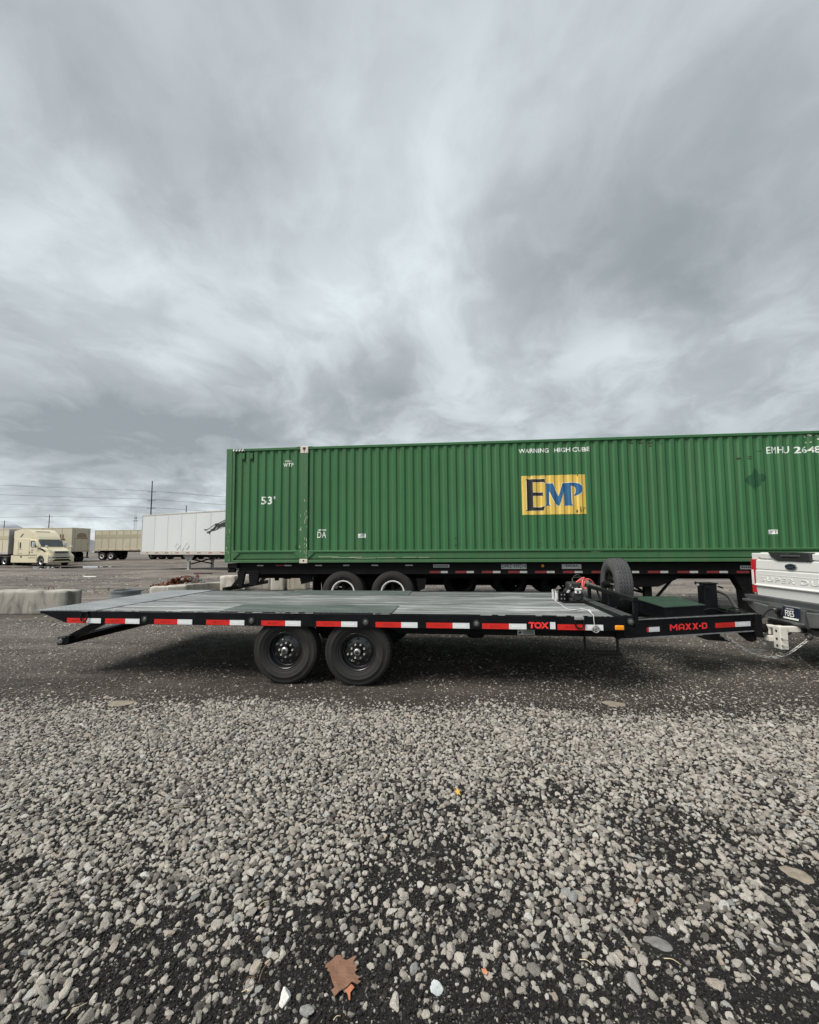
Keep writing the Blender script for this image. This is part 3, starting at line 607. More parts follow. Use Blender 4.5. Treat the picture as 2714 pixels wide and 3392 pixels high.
DIM_WHITE = pm('faded_white_tape', (0.46, 0.47, 0.46), (0.56, 0.57, 0.56), 20, 0.5, dirt=(0.2, 0.19, 0.18), dirt_amt=0.4, dirt_scale=6)
AMBER = pm('amber_lens', (0.85, 0.27, 0.01), (0.95, 0.36, 0.02), 20, 0.25, coat=0.4)
CONCRETE = pm('weathered_concrete', (0.27, 0.255, 0.225), (0.40, 0.385, 0.345), 1.6, 0.9, stretch=(2.4, 2.4, 0.75), dirt=(0.072, 0.064, 0.053), dirt_amt=0.56, dirt_scale=1.1, bump=0.7, bscale=26, spec=0.25)
CONCRETE_PALE = pm('pale_concrete', (0.40, 0.375, 0.33), (0.52, 0.50, 0.45), 1.6, 0.9, stretch=(1, 1, 0.4), dirt=(0.17, 0.145, 0.11), dirt_amt=0.45, dirt_scale=2.2, bump=0.6, bscale=26, spec=0.25)

def tyre_profile(rt, rr, w, groove=0.010, n=4, bulge=0.02):
    """closed outline (radius, axial) of a tyre: bead, sidewalls, grooved tread"""
    h = w / 2; o = [(rr, -h * 0.72), (rr + 0.012, -h * 0.86), (rr + (rt - rr) * 0.35, -h - bulge * 0.4), (rr + (rt - rr) * 0.6, -h - bulge * 0.5), (rt - 0.035, -h * 0.97), (rt - 0.012, -h * 0.88)]
    tw = h * 0.82; L = [(rt - 0.002, -tw)]
    for i in range(n):
        c = -tw + 2 * tw * (i + 1) / (n + 1); g = tw * 0.055
        L += [(rt, c - g * 1.4), (rt - groove, c - g), (rt - groove, c + g), (rt, c + g * 1.4)]
    L.append((rt - 0.002, tw)); p = o + L + [(a, -b) for a, b in o[::-1]]
    return p + [(rr - 0.004, h * 0.5), (rr - 0.004, -h * 0.5)]

# ---------------------------------------------------------------- green shipping container
CX, CY, CZ, CYAW = -4.596, 10.610, 1.2295, -0.1033
def green_paint():
    m, nt, b = new_mat('green_container_paint'); g = NT(nt)
    v = g.vec((1, 1, 1)); n = g.noise(v, 0.55, 5, 0.6); st = g.noise(g.vec((5.5, 5.5, 0.28)), 1.0, 5, 0.65); fine = g.noise(g.vec((24, 24, 3)), 1.0, 4, 0.7)
    col = g.mix(g.ramp(n, [(0.3, 0.0), (0.7, 1.0)]), (0.034, 0.130, 0.046), (0.046, 0.157, 0.061))
    col = g.mix(g.ramp(st, [(0.52, 0.0), (0.72, 0.42)]), col, (0.080, 0.132, 0.062))          # chalky faded streaks
    col = g.mix(g.ramp(g.noise(g.vec((9, 9, 0.5)), 1.0, 5, 0.6), [(0.60, 0.0), (0.76, 0.5)]), col, (0.024, 0.075, 0.036))   # run-off grime
    rust = g.noise(v, 3.6, 8, 0.74, 0.4)
    col = g.mix(g.ramp(rust, [(0.70, 0.0), (0.73, 0.85)]), col, (0.075, 0.042, 0.022))
    sz = g.n('ShaderNodeSeparateXYZ'); g.put(sz.inputs[0], v); lo_ = g.ramp(g.math('DIVIDE', sz.outputs[2], 2.9), [(0.0, 1.0), (0.14, 0.0)])
    col = g.mix(g.math('MULTIPLY', lo_, g.math('MULTIPLY', g.ramp(st, [(0.4, 0.1), (0.65, 0.8)]), 0.6)), col, (0.13, 0.135, 0.10))     # road dust low on the rails
    g.put(b.inputs['Base Color'], col); g.put(b.inputs['Roughness'], g.math('ADD', 0.40, g.math('MULTIPLY', fine, 0.22)))
    b.inputs['Specular IOR Level'].default_value = 0.4
    g.put(b.inputs['Normal'], g.bump(g.math('ADD', n, g.math('MULTIPLY', fine, 0.25)), 0.10, 0.02))
    return m
GREEN = green_paint()
GREEN_WORN = pm('worn_green_post_paint', (0.042, 0.128, 0.050), (0.060, 0.155, 0.064), 2.0, 0.5, stretch=(6, 6, 1.2), dirt=(0.33, 0.35, 0.24), dirt_amt=0.22, dirt_scale=1.6, jitter=0, bump=0.15)
GREEN_CLEAN = pm('fresh_green_patch', (0.010, 0.068, 0.024), (0.016, 0.085, 0.032), 3, 0.4, jitter=0)
RUST = pm('dark_rust', (0.020, 0.015, 0.012), (0.055, 0.032, 0.018), 18, 0.8, jitter=0)
CHIP = pm('paint_chip_pale', (0.35, 0.42, 0.30), (0.5, 0.55, 0.42), 25, 0.7, jitter=0)
CAST = pm('corner_casting_paint', (0.60, 0.52, 0.44), (0.70, 0.63, 0.55), 6, 0.6, dirt=(0.10, 0.05, 0.03), dirt_amt=0.3, dirt_scale=7, jitter=0)
YELLOW = pm('yellow_logo_paint', (0.66, 0.44, 0.075), (0.78, 0.56, 0.13), 3.0, 0.55, stretch=(5, 1, 0.4), dirt=(0.45, 0.28, 0.06), dirt_amt=0.28, dirt_scale=2.5, jitter=0)
BLUE = pm('blue_logo_paint', (0.020, 0.105, 0.25), (0.03, 0.135, 0.30), 4, 0.5, dirt=(0.10, 0.22, 0.36), dirt_amt=0.12, jitter=0)
CREAM = pm('cream_outline', (0.80, 0.72, 0.48), None, 5, 0.6, jitter=0)
PITCH_C, YO, YI = 0.2068, 0.022, 0.051
FOLDS = []
def corr_y(x):
    t = ((x - 0.290) % PITCH_C)
    if t < 0.071: return YO
    if t < 0.107: return YO + (YI - YO) * (t - 0.071) / 0.036
    if t < 0.171: return YI
    return YI + (YO - YI) * (t - 0.171) / (PITCH_C - 0.171)
for k in range(-2, 80):
    for o_ in (0, 0.071, 0.107, 0.171): FOLDS.append(0.290 + k * PITCH_C + o_)
cont = empty('shipping_container', (CX, CY, CZ), CYAW, 'green corrugated 53 foot shipping container with yellow square logo', 'container')
cont.rotation_euler = (0.02, 0, CYAW)
CL = 16.15
def corr_panel(x0, x1, z0, z1):
    xs = [x0] + [f for f in FOLDS if x0 + 0.002 < f < x1 - 0.002] + [x1]; vs = []; fs = []
    zs = [z0, z0 + 0.012, z0 + 0.05, z0 + 0.7, z0 + 1.3, z1 - 0.05, z1 - 0.012, z1]
    for i, x in enumerate(xs):
        for j, z in enumerate(zs):
            y = corr_y(x)
            if j == len(zs) - 1: y = YO + (y - YO) * 0.3      # pressed flat at the welded top
            if j == len(zs) - 2: y = YO + (y - YO) * 0.75
            if 2 < j < 5: y += 0.006 * float(N1(x * 0.9 + 5, z * 1.3)) + 0.004 * float(N2(x * 2.7, z * 2))
            vs.append((x, y, z))
    m = len(zs)
    for i in range(len(xs) - 1):
        for j in range(m - 1): fs.append((i * m + j, (i + 1) * m + j, (i + 1) * m + j + 1, i * m + j + 1))
    return vs, fs
def build_container():
    for (x0, x1) in ((0.188, 1.912), (2.099, 14.045), (14.235, 15.97)):
        b = MB(); b.add(*corr_panel(x0, x1, 0.312, 2.826)); b.build('side_panel', GREEN, cont)
        rb = MB()                                                # bottom rail: lip, web, flange
        pr = [(0.012, 0.312), (0.002, 0.306), (0.002, 0.272), (0.008, 0.262), (0.026, 0.246), (0.026, 0.112), (0.050, 0.098), (0.050, 0.082), (0.006, 0.074), (0.006, 0.014), (0.10, 0.014), (0.10, 0.312)]
        rb.prism(pr, x0 - 0.02, x1 + 0.02, 'yz')
        for xe, s in ((x0, 1), (x1, -1)): rb.prism([(xe, 0.27), (xe + s * 0.17, 0.25), (xe, 0.10)], 0.003, 0.03, 'xz')
        rb.build('bottom_rail', GREEN, cont, bevel=0.003)
        tb = MB(); tb.box(x0 - 0.02, x1 + 0.02, 0.004, 0.064, 2.822, 2.884, 0.006); tb.build('top_rail', GREEN, cont)
    for n_, (x0, x1) in enumerate(((-0.035, 0.19), (15.965, 16.185))):
        p = MB(); p.box(x0, x0 + 0.16, 0.0, 0.17, 0.02, 2.89, 0.008); p.box(x0 + 0.14, x1, 0.012, 0.12, 0.03, 2.85, 0.004)
        p.build('corner_post', GREEN_WORN, cont)
    for x0 in (1.908, 14.04):
        p = MB(); p.box(x0, x0 + 0.194, -0.006, 0.15, 0.10, 2.722, 0.006); p.build('lift_post', GREEN_WORN, cont)
        for nm, z0, z1 in (('corner_casting', 2.722, 2.897), ('corner_casting', 0.0, 0.102)):
            c = MB(); c.mat(0).box(x0 - 0.002, x0 + 0.196, -0.012, 0.16, z0, z1, 0.006); c.mat(1)
            if z1 > 1: c.prism([(x0 + 0.055 + 0.084 * q, z1 - 0.03 - w) for q, w in ((0, 0), (1, 0), (0.9, 0.045), (0.62, 0.075), (0.56, 0.13), (0.48, 0.13), (0.40, 0.075), (0.1, 0.045))], -0.0135, -0.009, 'xz')
            else: c.cyl((x0 + 0.1, -0.0135, z0 + 0.06), (x0 + 0.1, -0.009, z0 + 0.06), 0.022, 14)
            c.build(nm, [CAST, RUST], cont)
        for xa, xb in ((x0 - 0.10, x0 - 0.005), (x0 + 0.2, x0 + 0.30)): k = MB(); k.box(xa, xb, 0.0, 0.07, 2.866, 2.893, 0.004); k.build('casting_gusset', GREEN, cont)
    o = MB(); W_ = 2.59
    o.box(-0.03, CL + 0.03, 0.16, W_ - 0.02, 0.02, 0.14, 0); o.box(0.0, CL, 0.06, W_ - 0.06, 2.845, 2.88, 0); o.box(0.02, CL, W_ - 0.06, W_ - 0.0, 0.02, 2.87, 0); o.box(CL - 0.02, CL + 0.02, 0.14, W_ - 0.06, 0.1, 2.86, 0)
    o.build('shell', GREEN, cont)
    for k in range(2):
        d = MB(); y0 = 0.17 + k * 1.13; d.box(-0.03, 0.02, y0, y0 + 1.11, 0.1, 2.82, 0.01)
        for q in range(5): d.box(-0.05, -0.03, y0 + 0.05, y0 + 1.06, 0.25 + q * 0.52, 0.45 + q * 0.52, 0.015)
        for q in (0.25, 0.85): d.cyl((-0.075, y0 + q, 0.1), (-0.075, y0 + q, 2.82), 0.018, 8)
        d.build('cargo_door', GREEN, cont)
    for x in (0.371, 0.583):                                         # little vent covers
        v = MB(); v.mat(0).box(x, x + 0.072, YO - 0.012, YI, 2.60, 2.765, 0.006); v.mat(1).box(x + 0.012, x + 0.06, YO - 0.0145, YO - 0.0115, 2.605, 2.64, 0); v.build('vent_cover', [GREEN, RUST], cont)
    hz = MB()
    hz.mat(0).box(0.135, 0.45, -0.001, 0.003, 2.824, 2.868, 0); hz.mat(1)
    for q in range(4): a = 0.16 + q * 0.08; hz.prism([(a, 2.824), (a + 0.03, 2.824), (a + 0.062, 2.868), (a + 0.032, 2.868)], -0.0025, -0.0012, 'xz')
    hz.build('hazard_stripe', [WHITE_INK, BLACK_INK], cont)
    dr = lambda off: (lambda x: corr_y(x) - off)
    def T(t, x0, x1, z0, z1, bold=0.016, **k): lettering(t, x0, x1, z0, z1, 0, WHITE_INK, cont, bold=bold, bisect=FOLDS, depth=dr(0.0025), **k)
    T("53'", 0.885, 1.247, 1.462, 1.665); T('WTP', 1.449, 1.708, 2.395, 2.495, 0.008); T('DA', 2.343, 2.556, 0.615, 0.768, 0.01)
    T('WARNING', 7.228, 7.919, 2.572, 2.675); T('HIGH CUBE', 8.046, 8.841, 2.572, 2.678); T('EMHU', 12.655, 13.105, 2.404, 2.556, 0.0); T('264801', 13.216, 14.00, 2.396, 2.548)
    for pts in ([(1.487, 2.532), (1.60, 2.532), (1.60, 2.518), (1.665, 2.540), (1.60, 2.566), (1.60, 2.552), (1.487, 2.548)], [(2.349, 0.808), (2.42, 0.832), (2.42, 0.818), (2.566, 0.818), (2.566, 0.798), (2.42, 0.798), (2.42, 0.784)]):
        bm_obj(flat_polys([pts], FOLDS, dr(0.0025)), 'arrow', WHITE_INK, cont)
    for x0, z0 in ((3.356, 0.609), (12.570, 0.612)):
        bm_obj(flat_polys([[(x0, z0), (x0 + 0.192, z0), (x0 + 0.192, z0 + 0.097), (x0, z0 + 0.097)]], FOLDS, dr(0.0022)), 'lift_sticker', WHITE_INK, cont)
        bm = text_bm('LIFT', x0 + 0.018, x0 + 0.174, z0 + 0.018, z0 + 0.080, 0.0); bm_obj(_drape(bm, FOLDS, dr(0.004)), 'lettering', BLACK_INK, cont)
    # logo
    bm_obj(flat_polys([[(7.281, 1.110), (8.731, 1.116), (8.727, 2.036), (7.276, 2.027)]], FOLDS, dr(0.0022)), 'logo_panel', YELLOW, cont)
    def lg(L):
        o = []
        for x, y in L:
            t = (y - 115 + 45 * (x - 65) / 1535) / 942; o.append((7.279 + (x - 65 - 27 * t) / 1537 * 1.45, 2.031 - t * 0.918))
        return o
    E_ = lg([(155, 197), (628, 183), (632, 275), (590, 262), (335, 268), (345, 515), (582, 508), (588, 612), (560, 592), (345, 598), (355, 868), (540, 868), (632, 835), (605, 945), (165, 960), (205, 930), (187, 230)])
    MP = lg([(640, 292), (820, 288), (962, 600), (1052, 283), (1200, 270), (1350, 265), (1450, 285), (1520, 340), (1540, 420), (1510, 500), (1440, 555), (1370, 580), (1315, 580), (1365, 535), (1380, 470), (1375, 400), (1340, 355), (1255, 345), (1262, 560), (1275, 770), (1315, 815), (1080, 822), (1110, 800), (1090, 470), (985, 835), (900, 790), (820, 650), (740, 480), (745, 790), (780, 828), (640, 830), (672, 790), (668, 330)])
    def rim(L, d):
        o = []; n = len(L)
        for i in range(n):
            a, p, c = Vector(L[i - 1]), Vector(L[i]), Vector(L[(i + 1) % n]); e1 = (p - a).normalized(); e2 = (c - p).normalized(); nn = Vector((e1.y + e2.y, -(e1.x + e2.x)))
            if nn.length > 0.35: nn.normalize()
            else: nn = (e1 - e2).normalized() if (e1 - e2).length > 1e-4 else nn
            o.append((L[i], tuple(p - nn * d)))
        return [[o[i][0], o[(i + 1) % n][0], o[(i + 1) % n][1], o[i][1]] for i in range(n)]
    bm_obj(flat_polys(rim(E_, 0.013) + rim(MP, 0.013), FOLDS, dr(0.0036)), 'logo_outline', CREAM, cont)
    bm_obj(flat_polys([E_], FOLDS, dr(0.005)), 'logo_letter', BLACK_INK, cont); bm_obj(flat_polys([MP], FOLDS, dr(0.005)), 'logo_letter', BLUE, cont)
    bm_obj(flat_polys([[(12.155, 1.83), (12.257, 1.926), (12.323, 1.952), (12.34, 2.049), (12.402, 2.09), (12.443, 2.047), (12.465, 1.962), (12.554, 1.946), (12.627, 1.869), (12.56, 1.793), (12.495, 1.781), (12.478, 1.697), (12.399, 1.643), (12.333, 1.617), (12.297, 1.673), (12.236, 1.731)]], FOLDS, dr(0.002)), 'diamond_patch', GREEN_CLEAN, cont)
    def blot(x, z, w, h, r):
        n = 9; return [(x + w * (0.6 + 0.5 * r.random()) * math.cos(6.283 * i / n), z + h * (0.6 + 0.5 * r.random()) * math.sin(6.283 * i / n)) for i in range(n)]
    rr = random.Random(4); sc = []
    for x, z, w, h in ((9.778, 2.736, .045, .014), (9.976, 2.73, .05, .016), (10.185, 2.723, .055, .016), (10.19, 2.66, .03, .02), (10.4, 2.709, .012, .012), (10.439, 2.701, .014, .01), (12.067, 2.322, .05, .012), (12.05, 2.30, .03, .01), (12.287, 2.35, .045, .008), (12.285, 2.303, .045, .012), (12.498, 2.466, .045, .008), (9.605, .347, .03, .014), (9.827, .345, .03, .014), (9.389, .348, .02, .012), (9.178, .349, .02, .012), (5.716, .578, .014, .03), (5.713, .414, .014, .022), (6.79, .52, .01, .05), (7.664, .457, .035, .008), (8.40, .46, .008, .06), (8.62, .46, .008, .06), (8.52, 1.18, .02, .05), (8.60, 1.21, .015, .09), (8.66, 1.22, .012, .08), (8.70, 1.25, .01, .03), (7.46, 2.02, .012, .025), (8.55, 2.02, .012, .025), (1.80, .40, .012, .05)):
        sc.append(blot(x, z, w, h, rr))
    bm_obj(flat_polys(sc, FOLDS, dr(0.0062)), 'rust_scars', RUST, cont)['kind'] = 'stuff'
    sc = []
    for x, z in ((13.43, 2.80), (13.46, 2.76), (13.51, 2.80), (13.55, 2.78), (13.69, 2.785), (13.47, 2.63), (13.55, 2.63), (13.72, 2.70)):
        sc.append(blot(x, z, .028, .022, rr))
    bm_obj(flat_polys(sc, FOLDS, dr(0.004)), 'paint_scuffs', CHIP, cont)['kind'] = 'stuff'
    s2 = MB()
    for x, z, L in ((2.62, 0.155, 0.5), (3.0, 0.128, 0.6), (3.55, 0.116, 0.5), (4.05, 0.122, 0.45), (4.6, 0.135, 0.35), (4.95, 0.131, 0.25), (3.3, 0.14, 0.3), (8.9, 0.24, 0.2)):
        s2.box(x - L / 2, x + L / 2, 0.0235, 0.027, z - 0.004, z + 0.005, 0)
    s2.build('rail_scrapes', CHIP, cont)['kind'] = 'stuff'
    s3 = MB()
    for i in range(26): z = rr.choice([rr.uniform(0.15, 1.6), rr.uniform(0.15, 0.7)]); x = 1.908 + rr.choice([0.01, 0.165, 0.12]) + rr.uniform(-0.006, 0.02); s3.prism(blot(x, z, rr.uniform(.004, .011), rr.uniform(.01, .06), rr), -0.0085, -0.005, 'xz')
    for i in range(12): s3.prism(blot(rr.uniform(0.0, 0.1), rr.uniform(0.05, 0.9), .006, rr.uniform(.01, .05), rr), -0.0025, 0.001, 'xz')
    s3.build('post_scuffs', CHIP, cont)['kind'] = 'stuff'
build_container()

# ---------------------------------------------------------------- chassis under the container
chas = empty('container_chassis', (CX, CY, 0.0), CYAW, 'black container chassis carrying the green container, with white rimmed wheels', 'trailer chassis')
def big_wheel(parent, x, y, z, r=0.52, w=0.28, face=-1, paint=None):
    we = empty('wheel', (x, y, z)); we.parent = parent
    t = MB(); t.lathe(tyre_profile(r, 0.292, w, 0.012, 4, 0.03), (0, 0, 0), 'y', 48, True); t.build('tyre', RUBBER, we)
    k = MB(); h = w / 2
    k.mat(0).lathe([(0.295, face * h * 0.80), (0.288, face * h * 0.86), (0.262, face * h * 0.80), (0.255, face * h * 0.55), (0.250, -face * h * 0.4), (0.27, -face * h * 0.8)], (0, 0, 0), 'y', 40)
    k.mat(1)
    for i in range(5):
        a = 2 * math.pi * i / 5 + 0.4; k.bar((0.07 * math.cos(a), face * 0.0, 0.07 * math.sin(a)), (0.255 * math.cos(a), face * 0.02, 0.255 * math.sin(a)), 0.075, 0.05, 0.01, (0, 1, 0))
    k.lathe([(0.0, face * 0.10), (0.06, face * 0.095), (0.075, face * 0.05), (0.09, -face * 0.02), (0.09, -face * 0.1)], (0, 0, 0), 'y', 20)
    k.build('rim', [paint or WHITE_RIM, BLACK_MATT], we)
def build_chassis():
    z0 = CZ
    f = MB()
    f.box(0.28, 15.9, 0.14, 0.20, z0 - 0.275, z0 - 0.012, 0.004); f.box(0.28, 15.9, 2.40, 2.46, z0 - 0.275, z0 - 0.012, 0.004)
    for y in (0.8, 1.75): f.box(0.4, 15.9, y, y + 0.1, z0 - 0.42, z0 - 0.03, 0.004)
    for i in range(26): x = 0.5 + i * 0.61; f.box(x, x + 0.06, 0.20, 2.40, z0 - 0.22, z0 - 0.05, 0.004)
    f.build('side_beam', BLACK_MATT, chas)
    c = MB(); c.box(0.02, 0.28, 0.05, 2.55, z0 - 0.13, z0 - 0.005, 0.008); c.cyl((0.02, 0.12, z0 - 0.18), (0.20, 0.12, z0 - 0.18), 0.05, 12); c.cyl((0.0, 0.30, z0 - 0.11), (0.02, 0.30, z0 - 0.11), 0.04, 12); c.build('rear_bolster', BLACK_MATT, chas)
    for y0 in (0.12, 2.30):
        for x0, x1, zb in ((0.25, 0.45, -0.60), (0.54, 0.83, -0.55)):
            p = MB(); p.prism([(x0, z0 - 0.2), (x1, z0 - 0.2), (x1 - 0.07, z0 + zb), (x0 + 0.03, z0 + zb)], y0, y0 + 0.09, 'xz'); p.build('hanger', BLACK_MATT, chas, bevel=0.006)
    bmp = MB(); bmp.box(-0.10, -0.02, 0.06, 2.54, z0 - 0.70, z0 - 0.60, 0.008); bmp.bar((-0.06, 0.5, z0 - 0.62), (0.3, 0.5, z0 - 0.2), 0.08, 0.08); bmp.bar((-0.06, 2.1, z0 - 0.62), (0.3, 2.1, z0 - 0.2), 0.08, 0.08); bmp.build('rear_bumper', BLACK_MATT, chas)
    mf = MB(); mf.box(1.95, 2.28, 0.2, 0.6, z0 - 0.30, z0 - 0.26, 0.004); mf.bar((1.95, 0.3, z0 - 0.30), (2.0, 0.3, z0 - 0.5), 0.05, 0.3); mf.box(2.20, 2.23, 0.12, 0.72, z0 - 0.93, z0 - 0.33, 0.004); mf.build('mud_flap', BLACK_MATT, chas)
    for ax in (2.968, 4.190):
        a = MB(); a.cyl((ax, 0.4, 0.52), (ax, 2.2, 0.52), 0.065, 14); a.build('axle', BLACK_MATT, chas)
        for y in (0.22, 0.54, 2.05, 2.37): big_wheel(chas, ax, y, 0.515, face=-1 if y < 1.3 else 1)
    su = MB(); su.box(2.3, 4.9, 0.78, 0.95, 0.60, 0.82, 0.01); su.box(2.3, 4.9, 1.65, 1.82, 0.60, 0.82, 0.01)
    for x in (2.35, 3.55, 4.72): su.prism([(x - 0.1, 0.85), (x + 0.12, 0.85), (x + 0.06, 0.42), (x - 0.04, 0.42)], 0.6, 0.72, 'xz')
    su.prism([(4.75, 0.85), (5.0, 0.85), (4.95, 0.6), (4.80, 0.55)], 0.22, 0.3, 'xz'); su.build('suspension', BLACK_MATT, chas)
    # landing gear and toolbox further forward
    lg = MB()
    for y in (0.35, 2.05): lg.box(10.06, 10.22, y, y + 0.14, 0.10, z0 - 0.25, 0.006); lg.box(9.98, 10.30, y - 0.05, y + 0.20, 0.0, 0.04, 0.006); lg.bar((10.2, y + 0.07, 0.25), (10.75, y + 0.07, z0 - 0.35), 0.05, 0.05); lg.bar((10.1, y + 0.07, 0.5), (9.5, y + 0.07, z0 - 0.3), 0.05, 0.05)
    lg.bar((10.14, 0.4, 0.5), (10.14, 2.1, 0.5), 0.05, 0.05); lg.build('landing_gear', BLACK_MATT, chas)
    tk = MB(); tk.prism([(9.0, z0 - 0.28), (10.86, z0 - 0.28), (10.72, z0 - 0.40), (10.32, z0 - 0.565), (9.2, z0 - 0.60), (9.0, z0 - 0.5)], 0.25, 1.0, 'xz'); tk.build('tank', BLACK_MATT, chas, bevel=0.02)
    for y in (0.20,):
        pl = MB(); pl.prism([(11.90, z0 - 0.28), (12.75, z0 - 0.28), (12.60, z0 - 0.75), (12.5, 0.05), (12.12, 0.05), (12.08, z0 - 0.62)], y, y + 0.25, 'xz'); pl.build('front_leg', BLACK_MATT, chas, bevel=0.01)
    red = [(5.085, 5.348), (5.697, 5.960), (6.321, 6.578), (6.935, 7.199), (7.552, 7.815), (8.185, 8.440), (8.82, 9.06), (10.059, 10.322), (10.693, 10.953), (11.314, 11.578), (11.94, 12.2)]
    whi = [(5.352, 5.514), (5.964, 6.132), (6.582, 6.754), (7.203, 7.370), (7.819, 7.993), (8.445, 8.623), (9.715, 9.870), (10.326, 10.496), (10.957, 11.132), (11.582, 11.757)]
    for L, nm, mt, za, zb in ((red, 'red_reflector', DIM_RED, -0.246, -0.196), (whi, 'white_reflector', DIM_WHITE, -0.246, -0.198), ([(0.752, 0.918), (1.473, 1.652), (2.255, 2.426), (2.964, 3.117), (3.664, 3.829), (4.50, 4.68)], 'white_reflector', DIM_WHITE, -0.075, -0.045), ([(1.236, 1.47)], 'red_reflector', DIM_RED, -0.075, -0.045)):
        for a, b_ in L: q = MB(); q.box(a, b_, 0.136, 0.139, z0 + za, z0 + zb, 0); q.build(nm, mt, chas)
    for x0, x1, za, zb, t, bold, nm in ((6.775, 7.358, -0.150, -0.036, 'DPRZ 999214', 0.0, 'number_plate'), (8.162, 8.599, -0.148, -0.040, 'DCLI', 0.02, 'name_plate'), (5.171, 5.556, -0.115, -0.040, '', 0, 'data_plate'), (12.02, 12.45, -0.16, -0.08, '', 0, 'data_plate')):
        q = MB(); q.box(x0, x1, 0.134, 0.139, z0 + za, z0 + zb, 0); p = q.build(nm, DIM_WHITE, chas)
        if t:
            m_ = 0.012 if len(t) > 5 else 0.09
            lettering(t, x0 + m_, x1 - m_, z0 + za + (0.018 if len(t) > 5 else 0.045), z0 + zb - (0.004 if len(t) > 5 else 0.01), 0.1325, BLACK_INK, p, bold=bold)
        else:
            q = MB()
            for k in range(9): xx = x0 + 0.03 + k * (x1 - x0 - 0.06) / 9; q.box(xx, xx + 0.025, 0.1325, 0.1345, z0 + za + 0.02, z0 + zb - 0.02 - 0.012 * (k % 2), 0)
            q.build('worn_print', BLACK_INK, p)
    am = MB(); am.lathe([(0, 0.118), (0.028, 0.122), (0.036, 0.139)], (7.727, 0, z0 - 0.078), 'y', 18); am.build('amber_marker_lamp', AMBER, chas)
build_chassis()
# a second dark flatbed parked behind the chassis: only its beam and tyres show underneath
fb = empty('parked_flatbed', (CX, CY + 3.4, 0), CYAW, 'black flatbed trailer parked in the gloom behind the container chassis', 'trailer')
def build_flatbed():
    b = MB(); b.box(4.6, 10.2, 0.0, 2.4, 0.92, 1.16, 0.01); b.build('deck', BLACK_MATT, fb)
    for x in (6.2, 7.75, 9.2): big_wheel(fb, x, 0.25, 0.515, paint=BLACK_MATT)
    for x in (6.2, 7.75, 9.2): big_wheel(fb, x, 2.1, 0.515, face=1, paint=BLACK_MATT)
    b = MB()
    for y in (0.7, 1.6): b.box(4.7, 10.0, y, y + 0.1, 0.36, 0.92, 0.01)  # beams made extra deep to darken the space under the chassis
    b.build('main_beam', BLACK_MATT, fb)
    b = MB(); b.tube(spline([(6.85, 0.1, 0.62), (6.98, 0.08, 0.50), (7.12, 0.1, 0.52), (7.2, 0.1, 0.66)], 10), 0.012, 6); b.build('air_hose', BLACK_MATT, fb)
build_flatbed()
# ---------------------------------------------------------------- tilt deck trailer
tr = empty('deck_trailer', (0, 4.8873, 0), -0.10837, 'long black tandem axle flat deck trailer with red and white reflectors', 'trailer')
def plank_material():
    m, nt, b = new_mat('weathered_planks'); g = NT(nt)
    r = g.n('ShaderNodeObjectInfo').outputs['Random']
    v = g.vec((0.55, 9, 9), jitter=9); n = g.noise(v, 2.2, 7, 0.68, 0.3); gr = g.noise(g.vec((0.9, 34, 20), jitter=9), 1.0, 5, 0.7)
    base = g.ramp(r, [(0.0, (0.13, 0.138, 0.141)), (0.45, (0.245, 0.256, 0.26)), (1.0, (0.40, 0.413, 0.417))])
    col = g.mix(g.ramp(n, [(0.38, 0.95), (0.54, 0.0)]), base, (0.062, 0.068, 0.068))
    col = g.mix(g.ramp(n, [(0.54, 0.0), (0.68, 0.85)]), col, (0.56, 0.58, 0.585))
    col = g.mix(g.ramp(gr, [(0.47, 0.0), (0.64, 0.75)]), col, (0.055, 0.059, 0.06))
    big = g.noise(g.vec((0.7, 1.1, 1), src='Position'), 1.4, 5, 0.6); col = g.mix(g.ramp(big, [(0.42, 0.4), (0.6, 0.0)]), col, (0.10, 0.112, 0.108))
    g.put(b.inputs['Base Color'], col); g.put(b.inputs['Roughness'], g.math('SUBTRACT', 0.72, g.math('MULTIPLY', g.ramp(big, [(0.4, 1.0), (0.62, 0.0)]), 0.27)))
    b.inputs['Specular IOR Level'].default_value = 0.4
    g.put(b.inputs['Normal'], g.bump(g.math('ADD', gr, n), 0.45, 0.004)); return m
